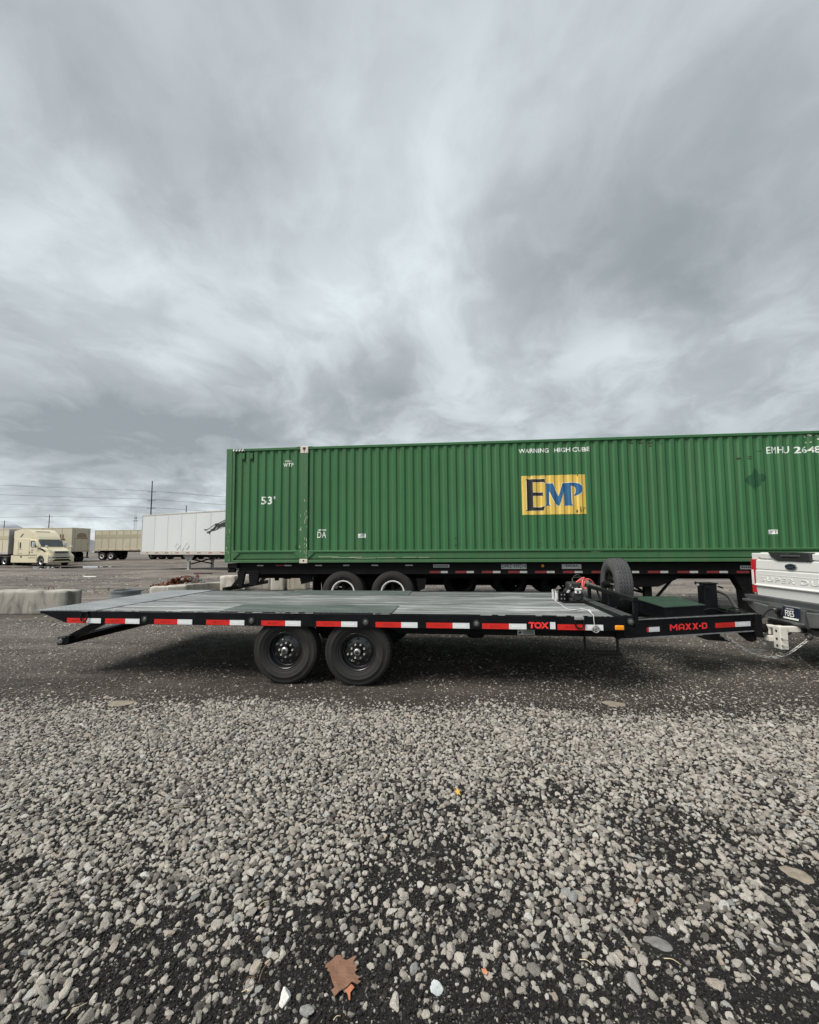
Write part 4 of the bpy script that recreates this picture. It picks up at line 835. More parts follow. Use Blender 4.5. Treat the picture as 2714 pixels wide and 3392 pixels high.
def tread_material(name, c1, c2, dirt, rough=0.45, metal=0.35):
    """raised lozenge pattern on steel plate"""
    m, nt, b = new_mat(name); g = NT(nt)
    def loz(rot, off):
        mp = g.n('ShaderNodeMapping'); g.put(mp.inputs[0], g.n('ShaderNodeTexCoord').outputs['Object']); mp.inputs['Rotation'].default_value = (0, 0, rot); mp.inputs['Location'].default_value = (off, off * 0.5, 0); mp.inputs['Scale'].default_value = (22, 22, 1)
        s = g.n('ShaderNodeSeparateXYZ'); g.put(s.inputs[0], mp.outputs[0]); a = g.math('ABSOLUTE', g.math('SUBTRACT', g.math('FRACT', s.outputs[0]), 0.5)); c = g.math('ABSOLUTE', g.math('SUBTRACT', g.math('FRACT', s.outputs[1]), 0.5))
        return g.math('SUBTRACT', 1.0, g.math('ADD', g.math('MULTIPLY', a, 2.4), g.math('MULTIPLY', c, 6.0)), clamp=True)
    h = g.math('MAXIMUM', loz(R(45), 0.0), loz(R(-45), 0.25)); hm = g.ramp(h, [(0.0, 0.0), (0.25, 1.0)])
    n = g.noise(g.vec((1, 1, 1)), 2.2, 6, 0.65, 0.4); col = g.mix(g.ramp(n, [(0.3, 0.0), (0.7, 1.0)]), c1, c2)
    wet = g.noise(g.vec((0.8, 2.6, 1)), 1.6, 5, 0.6); col = g.mix(g.ramp(wet, [(0.45, 0.0), (0.62, 0.75)]), col, dirt)
    col = g.mix(g.math('MULTIPLY', hm, 0.45), col, (0.42, 0.44, 0.44))
    g.put(b.inputs['Base Color'], col); b.inputs['Metallic'].default_value = metal; g.put(b.inputs['Roughness'], g.math('ADD', rough - 0.12, g.math('MULTIPLY', n, 0.25)))
    g.put(b.inputs['Normal'], g.bump(hm, 0.8, 0.003)); return m
PLANK = plank_material()
TREAD = tread_material('grey_tread_plate', (0.22, 0.232, 0.24), (0.33, 0.343, 0.352), (0.17, 0.18, 0.185))
TREAD_G = tread_material('green_grey_tread_plate', (0.055, 0.074, 0.070), (0.10, 0.122, 0.117), (0.16, 0.178, 0.176))
TREAD_K = tread_material('black_tread_plate', (0.02, 0.022, 0.022), (0.045, 0.05, 0.05), (0.07, 0.08, 0.078))
RED_INK = pm('red_vinyl_letters', (0.84, 0.030, 0.030), (0.90, 0.045, 0.042), 20, 0.4, coat=0.2, jitter=0)
LENS = pm('smoked_lens', (0.09, 0.092, 0.092), (0.15, 0.152, 0.15), 12, 0.35)
FAINT = pm('embossed_grey_print', (0.86, 0.87, 0.88), None, 10, 0.4, jitter=0)
FAINT_R = pm('embossed_red_print', (0.40, 0.012, 0.01), None, 10, 0.4, jitter=0)
HW = 2.56
def tape(x0, xm, x1, z0, z1, y, parent, deep=True):
    for a, b_, nm, mt in ((x0, xm, 'red_reflector', RED_REF), (xm, x1, 'white_reflector', WHITE_REF)):
        q = MB(); q.box(a, b_ - 0.001, y - 0.0025, y, z0, z1, 0); p = q.build(nm, mt, parent)
        if b_ - a > 0.1:
            c = (a + b_) / 2; lettering('MAXX-D', c - 0.062, c + 0.062, (z0 + z1) / 2 - 0.011, (z0 + z1) / 2 + 0.013, y - 0.0036, FAINT if mt is WHITE_REF else FAINT_R, p if deep else parent, bold=0.03)
def build_deck():
    n = 13; w = (HW - 0.05) / n; rr = random.Random(3)
    me = None
    for i in range(n):
        y0 = 0.028 + i * w; b = MB(); b.box(-3.90 + rr.uniform(0, .012), 2.222, -w / 2 + 0.006, w / 2 - 0.006, -0.038, 0, 0.011)
        o = b.build('plank', PLANK, tr, (0, y0 + w / 2, 0.8325 + rr.uniform(-.005, .002)), (rr.uniform(-.014, .014), 0, 0))
    for x0, x1, y0, y1 in ((-2.32, -0.215, 0.03, 0.665), (-2.32, -0.235, 1.93, 2.53)):
        b = MB(); b.box(x0, x1, y0, y1, 0.835, 0.842, 0.002)
        b.build('tread_plate', TREAD_G, tr)
    b = MB(); b.prism([(-4.74, 0.832), (-3.905, 0.838), (-3.905, 0.826), (-4.735, 0.822)], -0.004, HW + 0.004, 'xz'); b.build('dovetail_plate', TREAD, tr)
    b = MB()
    for i in range(7): y = 0.2 + i * 0.36; b.prism([(-4.68, 0.818), (-3.92, 0.822), (-3.92, 0.70), (-4.3, 0.70)], y, y + 0.05, 'xz')
    b.box(-4.68, -4.62, 0.0, HW, 0.79, 0.82, 0.004); b.build('dovetail_rib', BLACK_MATT, tr)
    for y0, y1, nm in ((-0.001, 0.020, 'side_rail'), (HW - 0.02, HW, 'side_rail')):
        b = MB(); b.box(-3.91, 2.335, y0, y1, 0.676, 0.826, 0.003)
        s = 1 if y0 < 1 else -1; a_ = y0 if s > 0 else y1
        b.box(-3.91, 2.335, a_, a_ + s * 0.06, 0.676, 0.682, 0.001); b.box(-3.9, 2.22, a_ + s * 0.002, a_ + s * 0.027, 0.8265, 0.8335, 0.001)
        b.prism([(-4.66, 0.824), (-4.66, 0.802), (-4.31, 0.682), (-3.911, 0.677), (-3.911, 0.825)], y0, y1, 'xz')
        b.build(nm, BLACK, tr)
    ed = MB()                                                     # worn bright edge along the rail lip and the nail heads beside it
    for i in range(30): x = rr.uniform(-3.9, 2.2); L = rr.uniform(0.03, 0.14); ed.box(x, min(x + L, 2.21), -0.0015, 0.012, 0.8262, 0.8342, 0)
    ed.build('worn_edge', DULL, tr)['kind'] = 'stuff'
    cr = MB()
    for i in range(15): x = -3.8 + i * 0.43; cr.box(x, x + 0.05, 0.03, HW - 0.03, 0.70, 0.792, 0.003)
    cr.build('cross_member', BLACK_MATT, tr)
    mb = MB()
    for y in (0.52, 1.90): mb.box(-3.9, 2.35, y, y + 0.10, 0.60, 0.70, 0.004)
    mb.build('main_beam', BLACK_MATT, tr)
    sf = MB(); sf.box(-0.12, 2.36, 2.36, 2.44, 0.590, 0.70, 0.005); sf.build('sub_frame', BLACK_MATT, tr); sf = MB(); sf.box(-0.12, 2.36, 0.115, 0.20, 0.590, 0.70, 0.005); sf.prism([(-0.36, 0.70), (-0.12, 0.70), (-0.12, 0.59)], 0.115, 0.20, 'xz'); sf.build('sub_frame', BLACK_MATT, tr)
    db = MB(); db.lathe([(0, -0.06), (0.09, -0.05), (0.125, -0.0), (0.13, 0.03)], (0.74, 0.22, 0.60), 'z', 18); db.build('pivot_cap', BLACK_MATT, tr)
    for a, m_, c in ((-4.294, -4.027, -3.833), (-3.776, -3.506, -3.318), (-3.125, -2.823, -2.634), (-2.456, -2.158, -1.976), (-1.767, -1.472, -1.284), (-1.097, -0.801, -0.611), (-0.399, -0.103, 0.085), (0.184, 0.479, 0.668), (0.806, 1.100, 1.290), (1.620, 1.912, 2.100)):
        tape(a, m_, c, 0.681, 0.741, -0.0015, tr)
    for x, z in ((-3.251, 0.736), (-1.887, 0.736), (-0.513, 0.737), (0.745, 0.737), (2.392, 0.775)):
        y = -0.001 if x < 2 else 0.022
        b = MB(); b.mat(0).lathe([(0.040, y), (0.040, y - 0.008), (0.036, y - 0.013), (0.029, y - 0.013), (0.027, y - 0.007)], (x, 0, z), 'y', 24); b.mat(1).lathe([(0.027, y - 0.007), (0.018, y - 0.013), (0, y - 0.015)], (x, 0, z), 'y', 20, smooth=False)
        for q in range(3): a = q * 2.1 + 0.5; b.box(x + 0.012 * math.cos(a) - 0.003, x + 0.012 * math.cos(a) + 0.003, y - 0.0165, y - 0.013, z + 0.012 * math.sin(a) - 0.003, z + 0.012 * math.sin(a) + 0.003, 0)
        b.build('marker_lamp', [RUBBER, LENS], tr)
    b = MB(); b.mat(0).box(2.219, 2.313, -0.018, -0.001, 0.688, 0.738, 0.010); b.mat(1).box(2.212, 2.32, -0.006, -0.0012, 0.682, 0.744, 0.004); b.build('amber_marker_lamp', [AMBER, BLACK_MATT], tr)
    lettering('TOX', 1.312, 1.530, 0.691, 0.762, -0.0035, RED_INK, tr, bold=0.05)
    b = MB(); b.box(1.542, 1.598, -0.0035, -0.001, 0.688, 0.763, 0); b.build('white_sticker', WHITE_REF, tr)
    b = MB(); b.mat(0).box(1.205, 1.395, 0.1115, 0.1145, 0.598, 0.655, 0); b.mat(1)
    b.prism([(1.215, 0.622), (1.235, 0.640), (1.25, 0.632), (1.242, 0.615), (1.225, 0.612)], 0.1095, 0.1114, 'xz')
    for k in range(4): b.box(1.27, 1.385, 0.1095, 0.1114, 0.608 + k * 0.011, 0.612 + k * 0.011, 0)
    b.build('serial_plate', [DIM_WHITE, BLACK_INK], tr)
    for x, top, yy in ((1.85, 0.822, -0.02), (-4.047, 0.818, -0.022)):          # lashing rings
        b = MB(); b.mat(0).box(x - 0.05, x + 0.05, -0.022, 0.0, 0.79, 0.828, 0.006)
        b.mat(1).tube([(x - 0.046, -0.012, 0.795), (x - 0.048, yy, 0.76), (x - 0.038, yy, 0.725), (x - 0.015, yy, 0.703), (x + 0.015, yy, 0.703), (x + 0.038, yy, 0.725), (x + 0.048, yy, 0.76), (x + 0.046, -0.012, 0.795)], 0.0085, 8)
        b.build('lashing_ring', [DULL if x > 0 else BLACK, BLACK], tr)
    b = MB()
    for x in (1.925, 2.268): b.bar((x, 0.10, 0.70), (x, 0.07, 0.435), 0.018, 0.035, 0.003, (0, 1, 0))
    b.box(1.90, 2.295, 0.025, 0.105, 0.412, 0.442, 0.004)
    for k in range(14): x = 1.955 + k * 0.0225; b.prism([(x, 0.44), (x + 0.018, 0.44), (x + 0.009, 0.458)], 0.03, 0.036, 'xz'); b.prism([(x, 0.44), (x + 0.018, 0.44), (x + 0.009, 0.458)], 0.094, 0.10, 'xz')
    b.build('step', BLACK_MATT, tr)
    # rear underrun bar with its lamp, hung on two arms
    b = MB(); b.box(-4.50, -4.39, 0.085, HW - 0.085, 0.385, 0.490, 0.006); b.prism([(-4.50, 0.490), (-4.345, 0.502), (-4.345, 0.413), (-4.50, 0.385)], 0.09, 0.15, 'xz'); p = b.build('rear_bumper', BLACK, tr)
    b = MB(); b.lathe([(0.034, 0.084), (0.034, 0.076), (0.026, 0.074), (0, 0.071)], (-4.452, 0, 0.436), 'y', 20); b.build('tail_lamp', LENS, p)
    for y in (0.20, HW - 0.28): b = MB(); b.bar((-4.42, y, 0.455), (-3.92, y, 0.70), 0.075, 0.085, 0.004); b.build('bumper_arm', BLACK, tr)
    b = MB(); b.bar((-4.40, 0.22, 0.44), (-3.6, 1.9, 0.66), 0.10, 0.05, 0.004); b.bar((-4.40, HW - 0.22, 0.44), (-3.6, 0.7, 0.66), 0.10, 0.05, 0.004); b.build('bumper_brace', BLACK_MATT, tr)
build_deck()

RIM_K = pm('black_wheel_paint', (0.007, 0.007, 0.008), (0.012, 0.012, 0.013), 6, 0.28, coat=0.4, dirt=(0.05, 0.045, 0.04), dirt_amt=0.12, dirt_scale=9)
NUT = pm('plated_nut', (0.52, 0.52, 0.51), (0.64, 0.64, 0.62), 20, 0.5, metal=0.25)
def road_wheel(rot, phase):
    root = empty('wheel'); root.parent = tr
    t = MB(); pr = tyre_profile(0.386, 0.212, 0.225, 0.011, 4, 0.022); pr[3:3] = []
    # raised rings on the sidewall
    side = [(0.212, -0.082), (0.222, -0.099), (0.235, -0.108), (0.240, -0.106), (0.244, -0.112), (0.268, -0.121), (0.300, -0.123), (0.303, -0.126), (0.307, -0.123), (0.330, -0.119), (0.352, -0.110), (0.355, -0.112), (0.372, -0.100), (0.383, -0.090)]
    tread = pr[6:-8]; prof = side + tread + [(a, -b) for a, b in side[::-1]] + [(0.208, 0.05), (0.208, -0.05)]
    t.lathe(prof, (0, 0, 0), 'y', 64, True); t.build('tyre', RUBBER, root)
    for k in range(0):
        pass
    lug = MB()
    for k in range(52):
        a = 2 * math.pi * k / 52
        for s in (-1, 1):
            p = Vector((0.379 * math.cos(a), s * 0.094, 0.379 * math.sin(a))); q = Vector((0.386 * math.cos(a + .03), s * 0.070, 0.386 * math.sin(a + .03))); lug.bar(p, q, 0.022, 0.010, 0.002, (math.cos(a), 0, math.sin(a)))
    lug.build('shoulder_tread', RUBBER, root)['kind'] = 'stuff'
    r = MB()
    r.mat(0).lathe([(0.214, -0.082), (0.220, -0.092), (0.214, -0.098), (0.203, -0.094), (0.197, -0.080), (0.190, -0.060), (0.184, -0.030), (0.180, -0.020), (0.172, -0.026), (0.150, -0.036), (0.110, -0.045), (0.100, -0.052), (0.094, -0.050), (0.040, -0.050)], (0, 0, 0), 'y', 56)
    r.lathe([(0.190, -0.04), (0.19, 0.09), (0.215, 0.1)], (0, 0, 0), 'y', 40)
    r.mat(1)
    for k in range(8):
        a = 2 * math.pi * (k + 0.5) / 8 + phase; c = (0.137 * math.cos(a), 0, 0.137 * math.sin(a)); r.cyl((c[0], -0.0415, c[2]), (c[0], -0.030, c[2]), 0.019, 14)  # dark discs stand in for the shaded hand holes
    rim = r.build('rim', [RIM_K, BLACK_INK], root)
    nt_ = MB()
    for k in range(8):
        a = 2 * math.pi * k / 8 + phase; nt_.cyl((0.080 * math.cos(a), -0.050, 0.080 * math.sin(a)), (0.080 * math.cos(a), -0.072, 0.080 * math.sin(a)), 0.0125, 6, 0.010)
    a = phase + 2.25 if rot else phase + 0.35; nt_.cyl((0.128 * math.cos(a), -0.04, 0.128 * math.sin(a)), (0.128 * math.cos(a), -0.058, 0.128 * math.sin(a)), 0.010, 8)
    nt_.build('lug_nut', NUT, root)['kind'] = 'stuff'
    h = MB(); h.mat(0).lathe([(0.058, -0.048), (0.054, -0.060), (0.047, -0.078), (0.043, -0.095)], (0, 0, 0), 'y', 28); h.mat(1).lathe([(0.043, -0.095), (0.040, -0.108), (0.030, -0.116), (0.022, -0.117)], (0, 0, 0), 'y', 28); h.mat(2).lathe([(0.022, -0.117), (0.018, -0.122), (0, -0.123)], (0, 0, 0), 'y', 18)
    h.build('hub_cap', [BLACK_MATT, STEEL, BLACK_INK], root)
    w = MB(); a = phase + (1.05 if not rot else 3.0); w.mat(0).box(0.128 * math.cos(a) - 0.017, 0.128 * math.cos(a) + 0.017, -0.0425, -0.040, 0.128 * math.sin(a) - 0.010, 0.128 * math.sin(a) + 0.010, 0); w.mat(1).box(0.128 * math.cos(a) - 0.013, 0.128 * math.cos(a) + 0.013, -0.0435, -0.0424, 0.128 * math.sin(a) - 0.006, 0.128 * math.sin(a) + 0.006, 0)
    w.build('rim_sticker', [DIM_WHITE, BLACK_INK], root)
    return root
def build_wheels():
    a = road_wheel(0, math.pi / 2); a.location = (-1.498, 0.155, 0.384)
    b = road_wheel(1, 1.18); b.location = (-0.625, 0.155, 0.384)
    for src, x in ((a, -1.498), (b, -0.625)):
        c = copy_tree(src, tr); c.location = (x, HW - 0.155, 0.384); c.rotation_euler = (0, 0, math.pi)
    m = MB()
    for x in (-1.498, -0.625): m.cyl((x, 0.22, 0.384), (x, HW - 0.22, 0.384), 0.045, 14); m.box(x - 0.06, x + 0.06, 0.30, 0.36, 0.33, 0.50, 0.005); m.box(x - 0.06, x + 0.06, HW - 0.36, HW - 0.30, 0.33, 0.50, 0.005)
    m.build('axle', BLACK_MATT, tr)
    m = MB()
    for y in (0.34, HW - 0.40):
        for x in (-1.498, -0.625): m.tube([(x - 0.36, y, 0.60), (x - 0.15, y, 0.50), (x, y, 0.47), (x + 0.15, y, 0.50), (x + 0.36, y, 0.60)], 0.03, 6)
        m.prism([(-1.22, 0.62), (-0.90, 0.62), (-1.0, 0.48), (-1.12, 0.48)], y - 0.02, y + 0.08, 'xz')
    m.build('leaf_spring', BLACK_MATT, tr)
build_wheels()

# ---- front end: deck nose, headboard bar, A-frame tongue, toolbox, jack
def build_front():
    b = MB(); b.box(2.228, 2.345, 0.022, HW - 0.02, 0.70, 0.8355, 0.004); b.build('nose_channel', BLACK, tr)
    b = MB(); b.box(2.30, 2.42, 0.03, HW - 0.03, 0.8358, 0.842, 0.002); b.build('nose_plate', TREAD_K, tr)
    b = MB(); b.box(2.335, 2.43, 0.022, 0.07, 0.665, 0.833, 0.005); b.build('lamp_bracket', BLACK, tr)
    b = MB(); b.box(2.430, 2.486, 0.024, 2.30, 0.985, 1.032, 0.005); b.build('headboard_bar', BLACK, tr)
    for y in (0.03, 0.80, 1.62, 2.25):
        b = MB(); b.box(2.436, 2.480, y, y + 0.045, 0.70, 0.9849, 0.004); b.build('headboard_post', BLACK, tr)
    b = MB(); b.bar((2.46, 1.15, 0.84), (2.46, 1.30, 0.98), 0.02, 0.02); b.build('brace', BLACK_MATT, tr)
    b = MB(); b.box(2.35, 2.62, 0.36, HW - 0.36, 0.66, 0.70, 0.004); b.box(2.36, 2.44, 0.36, HW - 0.36, 0.52, 0.66, 0.004); b.build('front_crossmember', BLACK_MATT, tr)
    # tongue beams as rolled I sections; near one carries the lettering
    ang = math.atan2(0.541, 1.574); L = 1.97
    for side in (0, 1):
        e = empty('tongue_beam'); e.parent = tr
        if side == 0: e.location = (2.36, 0.262, 0); e.rotation_euler = (0, 0, ang)
        else: e.location = (2.36, HW - 0.262, 0); e.rotation_euler = (0, 0, -ang)
        s = 1 if side == 0 else -1
        b = MB(); b.box(0, L, s * 0.012, s * 0.022, 0.545, 0.738, 0.001); b.box(0, L, 0, s * 0.085, 0.738, 0.750, 0.002); b.box(0, L, 0, s * 0.085, 0.532, 0.545, 0.002); b.box(L - 0.01, L, 0.0, s * 0.085, 0.545, 0.738, 0.001)
        b.build('web', BLACK, e)
        if side == 0:
            ed = MB(); ed.box(0.02, L, -0.0012, 0.004, 0.7385, 0.7512, 0); ed.box(0.0, L, -0.0012, 0.004, 0.5315, 0.5445, 0); ed.build('flange_edge', pm('pale_flange_edge', (0.15, 0.155, 0.16), (0.27, 0.275, 0.28), 12, 0.45, stretch=(1, 1, 1)), e)  # pale strips along both flange edges
            # squared, cut-corner letters: strokes in units of the letter height
            def bar_(p, q, w):
                d = (Vector(q) - Vector(p)).normalized(); n = Vector((-d.y, d.x)) * w / 2
                return [tuple(Vector(p) - n), tuple(Vector(q) - n), tuple(Vector(q) + n), tuple(Vector(p) + n)]
            w_ = 0.235; G_ = []
            def M_(x): G_.extend([[(x, 0), (x + w_, 0), (x + w_, 1), (x, 1)], [(x + 0.92, 0), (x + 1.15, 0), (x + 1.15, 1), (x + 0.92, 1)], [(x + w_, 0.66), (x + 0.575, 0.22), (x + 0.575, 0.56), (x + w_, 1.0)], [(x + 0.575, 0.22), (x + 0.92, 0.66), (x + 0.92, 1.0), (x + 0.575, 0.56)]])
            def A_(x): G_.extend([[(x, 0), (x + w_, 0), (x + w_, 0.78), (x, 0.74)], [(x + 0.70, 0), (x + 0.93, 0), (x + 0.93, 0.74), (x + 0.70, 0.78)], [(x, 0.741), (x + w_, 0.781), (x + 0.70, 0.781), (x + 0.93, 0.741), (x + 0.70, 1), (x + 0.23, 1)], [(x + w_, 0.24), (x + 0.70, 0.24), (x + 0.70, 0.44), (x + w_, 0.44)]])
            def X_(x): G_.extend([[(x, 0), (x + 0.30, 0), (x + 0.94, 1), (x + 0.64, 1)], [(x + 0.64, 0), (x + 0.94, 0), (x + 0.62, 0.5), (x + 0.471, 0.264)], [(x + 0.32, 0.5), (x + 0.469, 0.735), (x + 0.30, 1), (x, 1)]])
            M_(0.0); A_(1.31); X_(2.34); X_(3.44); G_.append([(4.49, 0.36), (4.83, 0.36), (4.83, 0.66), (4.49, 0.66)])
            x = 4.92; G_.extend([[(x, 0), (x + w_, 0), (x + w_, 1), (x, 1)], [(x + w_, 0), (x + 0.66, 0), (x + 0.60, 0.23), (x + w_, 0.23)], [(x + w_, 0.77), (x + 0.60, 0.77), (x + 0.66, 1), (x + w_, 1)], [(x + 0.661, 0), (x + 0.86, 0.2), (x + 0.86, 0.8), (x + 0.661, 1), (x + 0.601, 0.77), (x + 0.62, 0.7), (x + 0.62, 0.3), (x + 0.601, 0.23)]])
            sx_ = 0.535 / 5.78; bm = flat_polys([[(0.690 + a * sx_, 0.597 + b_ * 0.072) for a, b_ in g_] for g_ in G_])
            for v in bm.verts: v.co.y = 0.0100
            bm_obj(bm, 'lettering', RED_INK, e)
            tape(0.372, 0.400, 0.548, 0.596, 0.650, 0.0115, e, False); tape(1.345, 1.640, 1.885, 0.598, 0.656, 0.0115, e, False)
            nb = MB()
            for z in (0.615, 0.568): nb.mat(0).cyl((L - 0.03, -0.004, z), (L - 0.03, -0.028, z), 0.025, 6); nb.mat(1).cyl((L - 0.03, -0.028, z), (L - 0.03, -0.040, z), 0.014, 10); nb.mat(0).cyl((L - 0.03, 0.012, z), (L - 0.03, -0.004, z), 0.030, 16)
            nb.build('coupler_bolt', [STEEL, DULL], e)
    b = MB(); b.box(4.10, 4.20, 0.88, HW - 0.88, 0.54, 0.74, 0.004); b.build('tongue_nose', BLACK, tr)
    b = MB(); b.box(4.17, 4.24, 0.84, 0.93, 0.47, 0.745, 0.004)
    b.box(4.19, 4.27, 1.13, 1.43, 0.44, 0.74, 0.005); b.bar((4.25, 1.28, 0.52), (4.48, 1.28, 0.52), 0.11, 0.10, 0.02); b.lathe([(0.0, 0.06), (0.06, 0.05), (0.085, 0.0), (0.08, -0.04), (0.06, -0.05)], (4.50, 1.28, 0.51), 'z', 20)
    b.prism([(4.00, 0.545), (4.20, 0.545), (4.20, 0.42), (4.14, 0.40), (4.05, 0.47)], 0.90, 0.98, 'xz'); b.bar((4.26, 1.2, 0.66), (4.42, 1.2, 0.60), 0.02, 0.03)
    b.build('coupler', BLACK_MATT, tr)
    # toolbox
    nl, nr, fr, fl = (2.98, 0.535), (3.545, 0.765), (3.615, 1.60), (3.0, 1.60)
    b = MB(); P = [nl, nr, fr, fl]; vs = [(a, q, 0.70) for a, q in P] + [(a, q, 0.855) for a, q in P]; b.hexa(vs); b.build('toolbox_body', BLACK, tr, bevel=0.004)
    c = (sum(p[0] for p in P) / 4, sum(p[1] for p in P) / 4); b = MB(); Q = [(c[0] + (a - c[0]) * 1.03, c[1] + (q - c[1]) * 1.03) for a, q in P]; b.hexa([(a, q, 0.8555) for a, q in Q] + [(a, q, 0.871) for a, q in Q])
    b.build('toolbox_lid', pm('green_grey_lid', (0.030, 0.048, 0.041), (0.048, 0.068, 0.060), 2.5, 0.25, dirt=(0.06, 0.08, 0.07), dirt_amt=0.2, dirt_scale=3, jitter=0), tr, bevel=0.003)
    # jack
    b = MB(); b.box(3.79, 3.955, 1.20, 1.36, 0.66, 1.085, 0.008); b.build('jack_tube', BLACK, tr)
    b = MB(); b.box(3.78, 3.965, 1.19, 1.37, 1.081, 1.096, 0.004); b.box(3.80, 3.85, 1.18, 1.20, 1.02, 1.05, 0.003); b.bar((3.96, 1.19, 1.055), (4.02, 1.19, 1.03), 0.02, 0.02); b.build('jack_cap', BLACK_MATT, tr)
    b = MB(); b.box(3.87, 3.97, 1.23, 1.33, 0.38, 0.66, 0.006); b.prism([(3.76, 0.365), (4.075, 0.345), (3.99, 0.372), (3.97, 0.40), (3.87, 0.40), (3.85, 0.372)], 1.16, 1.42, 'xz'); b.build('jack_foot', BLACK_MATT, tr)
    b = MB(); b.mat(0).tube([(3.845, 1.24, 0.92), (3.80, 1.22, 1.0), (3.765, 1.2, 1.075)], 0.012, 8); b.tube([(3.845, 1.27, 0.93), (3.83, 1.27, 1.03), (3.80, 1.27, 1.09)], 0.008, 6); b.mat(1).box(3.695, 3.735, 1.19, 1.22, 1.055, 1.085, 0.006); b.mat(0).box(3.685, 3.70, 1.19, 1.22, 1.08, 1.115, 0.003); b.build('jack_handle', [BLACK_MATT, DULL], tr)
    b = MB(); b.tube(spline([(3.945, 1.30, 0.955), (4.02, 1.30, 0.975), (4.12, 1.30, 0.93), (4.18, 1.30, 0.85), (4.23, 1.29, 0.755), (4.24, 1.28, 0.70)], 20), 0.021, 8); b.build('hose', pm('grey_hose', (0.09, 0.09, 0.09), (0.13, 0.13, 0.13), 10, 0.6), tr)
    b = MB(); b.tube(spline([(3.62, 0.95, 0.77), (3.72, 0.92, 0.80), (3.84, 0.90, 0.765), (3.92, 0.9, 0.757), (4.05, 0.92, 0.757)], 20), 0.009, 6); b.tube(spline([(3.9, 0.95, 0.757), (4.0, 1.0, 0.80), (4.08, 1.0, 0.79), (4.15, 0.95, 0.757)], 14), 0.008, 6); b.build('wiring', BLACK_MATT, tr)
    b = MB(); b.prism([(2.62, 0.76), (2.72, 0.77), (2.74, 0.90), (2.66, 0.94)], 1.25, 1.35, 'xz'); b.box(2.5, 3.0, 1.7, 1.9, 0.55, 0.66, 0.01); b.cyl((2.72, 1.83, 1.02), (2.80, 1.83, 1.02), 0.05, 12); b.box(2.70, 2.76, 1.79, 1.87, 0.70, 1.05, 0.005); b.build('spare_carrier', BLACK_MATT, tr)
build_front()

# ---------------------------------------------------------------- spare wheel
def build_spare():
    Mt = Matrix.Translation((0, 4.8873, 0)) @ Matrix.Rotation(-0.10837, 4, 'Z'); p = Mt @ Vector((2.905, 1.83, 1.022))
    s = empty('spare_wheel', p, -0.10837, 'grey treaded spare tyre standing upright behind the headboard bar', 'tyre')
    side = [(0.212, -0.082), (0.224, -0.103), (0.244, -0.112), (0.275, -0.122), (0.300, -0.124), (0.330, -0.119), (0.356, -0.110), (0.374, -0.100), (0.384, -0.094)]
    tw = 0.092; tread = [(0.386, -tw)]
    for cpos in (-0.058, -0.020, 0.020, 0.058): tread += [(0.390, cpos - 0.005), (0.379, cpos - 0.003), (0.379, cpos + 0.003), (0.390, cpos + 0.005)]
    tread.append((0.386, tw)); prof = side + tread + [(a, -b) for a, b in side[::-1]] + [(0.208, 0.05), (0.208, -0.05)]
    t = MB(); n = 144
    # zig-zag grooves: the groove columns sway around the tyre
    ns = len(side); nt_ = len(tread); vs = []; fs = []
    for i in range(n):
        a = 2 * math.pi * i / n; z = 0.006 * (1 if (i // 2) % 2 else -1)
        for j, (r, h) in enumerate(prof):
            if ns < j < ns + nt_ - 1: h += z
            vs.append((h, r * math.cos(a), r * math.sin(a)))
    m = len(prof)
    for i in range(n):
        for j in range(m): fs.append((i * m + j, i * m + (j + 1) % m, ((i + 1) % n) * m + (j + 1) % m, ((i + 1) % n) * m + j))
    t.add(vs, fs, False); t.build('tyre', RUBBER_DRY, s, auto=28)
    sp = MB()                                                  # cross sipes laid on as darker bars, slot shade put into the colour
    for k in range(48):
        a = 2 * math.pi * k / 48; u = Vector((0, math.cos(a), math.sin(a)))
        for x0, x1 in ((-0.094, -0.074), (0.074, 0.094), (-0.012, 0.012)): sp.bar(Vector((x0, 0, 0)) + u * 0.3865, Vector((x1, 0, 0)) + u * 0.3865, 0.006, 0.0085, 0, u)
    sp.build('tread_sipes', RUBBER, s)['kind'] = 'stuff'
    r = MB(); r.mat(0).lathe([(0.214, -0.082), (0.220, -0.094), (0.203, -0.094), (0.195, -0.06), (0.184, 0.0), (0.178, 0.03), (0.15, 0.036), (0.10, 0.04), (0.05, 0.04), (0.048, 0.06)], (0, 0, 0), 'x', 48)
    r.lathe([(0.190, -0.04), (0.19, 0.09), (0.215, 0.1)], (0, 0, 0), 'x', 40); r.build('rim', RIM_K, s)
    b = MB(); b.box(-0.05, -0.03, -0.20, 0.20, -0.012, 0.012, 0.003); b.cyl((-0.06, 0, 0), (0.08, 0, 0), 0.012, 8); b.build('retaining_bar', STEEL, s)
build_spare()

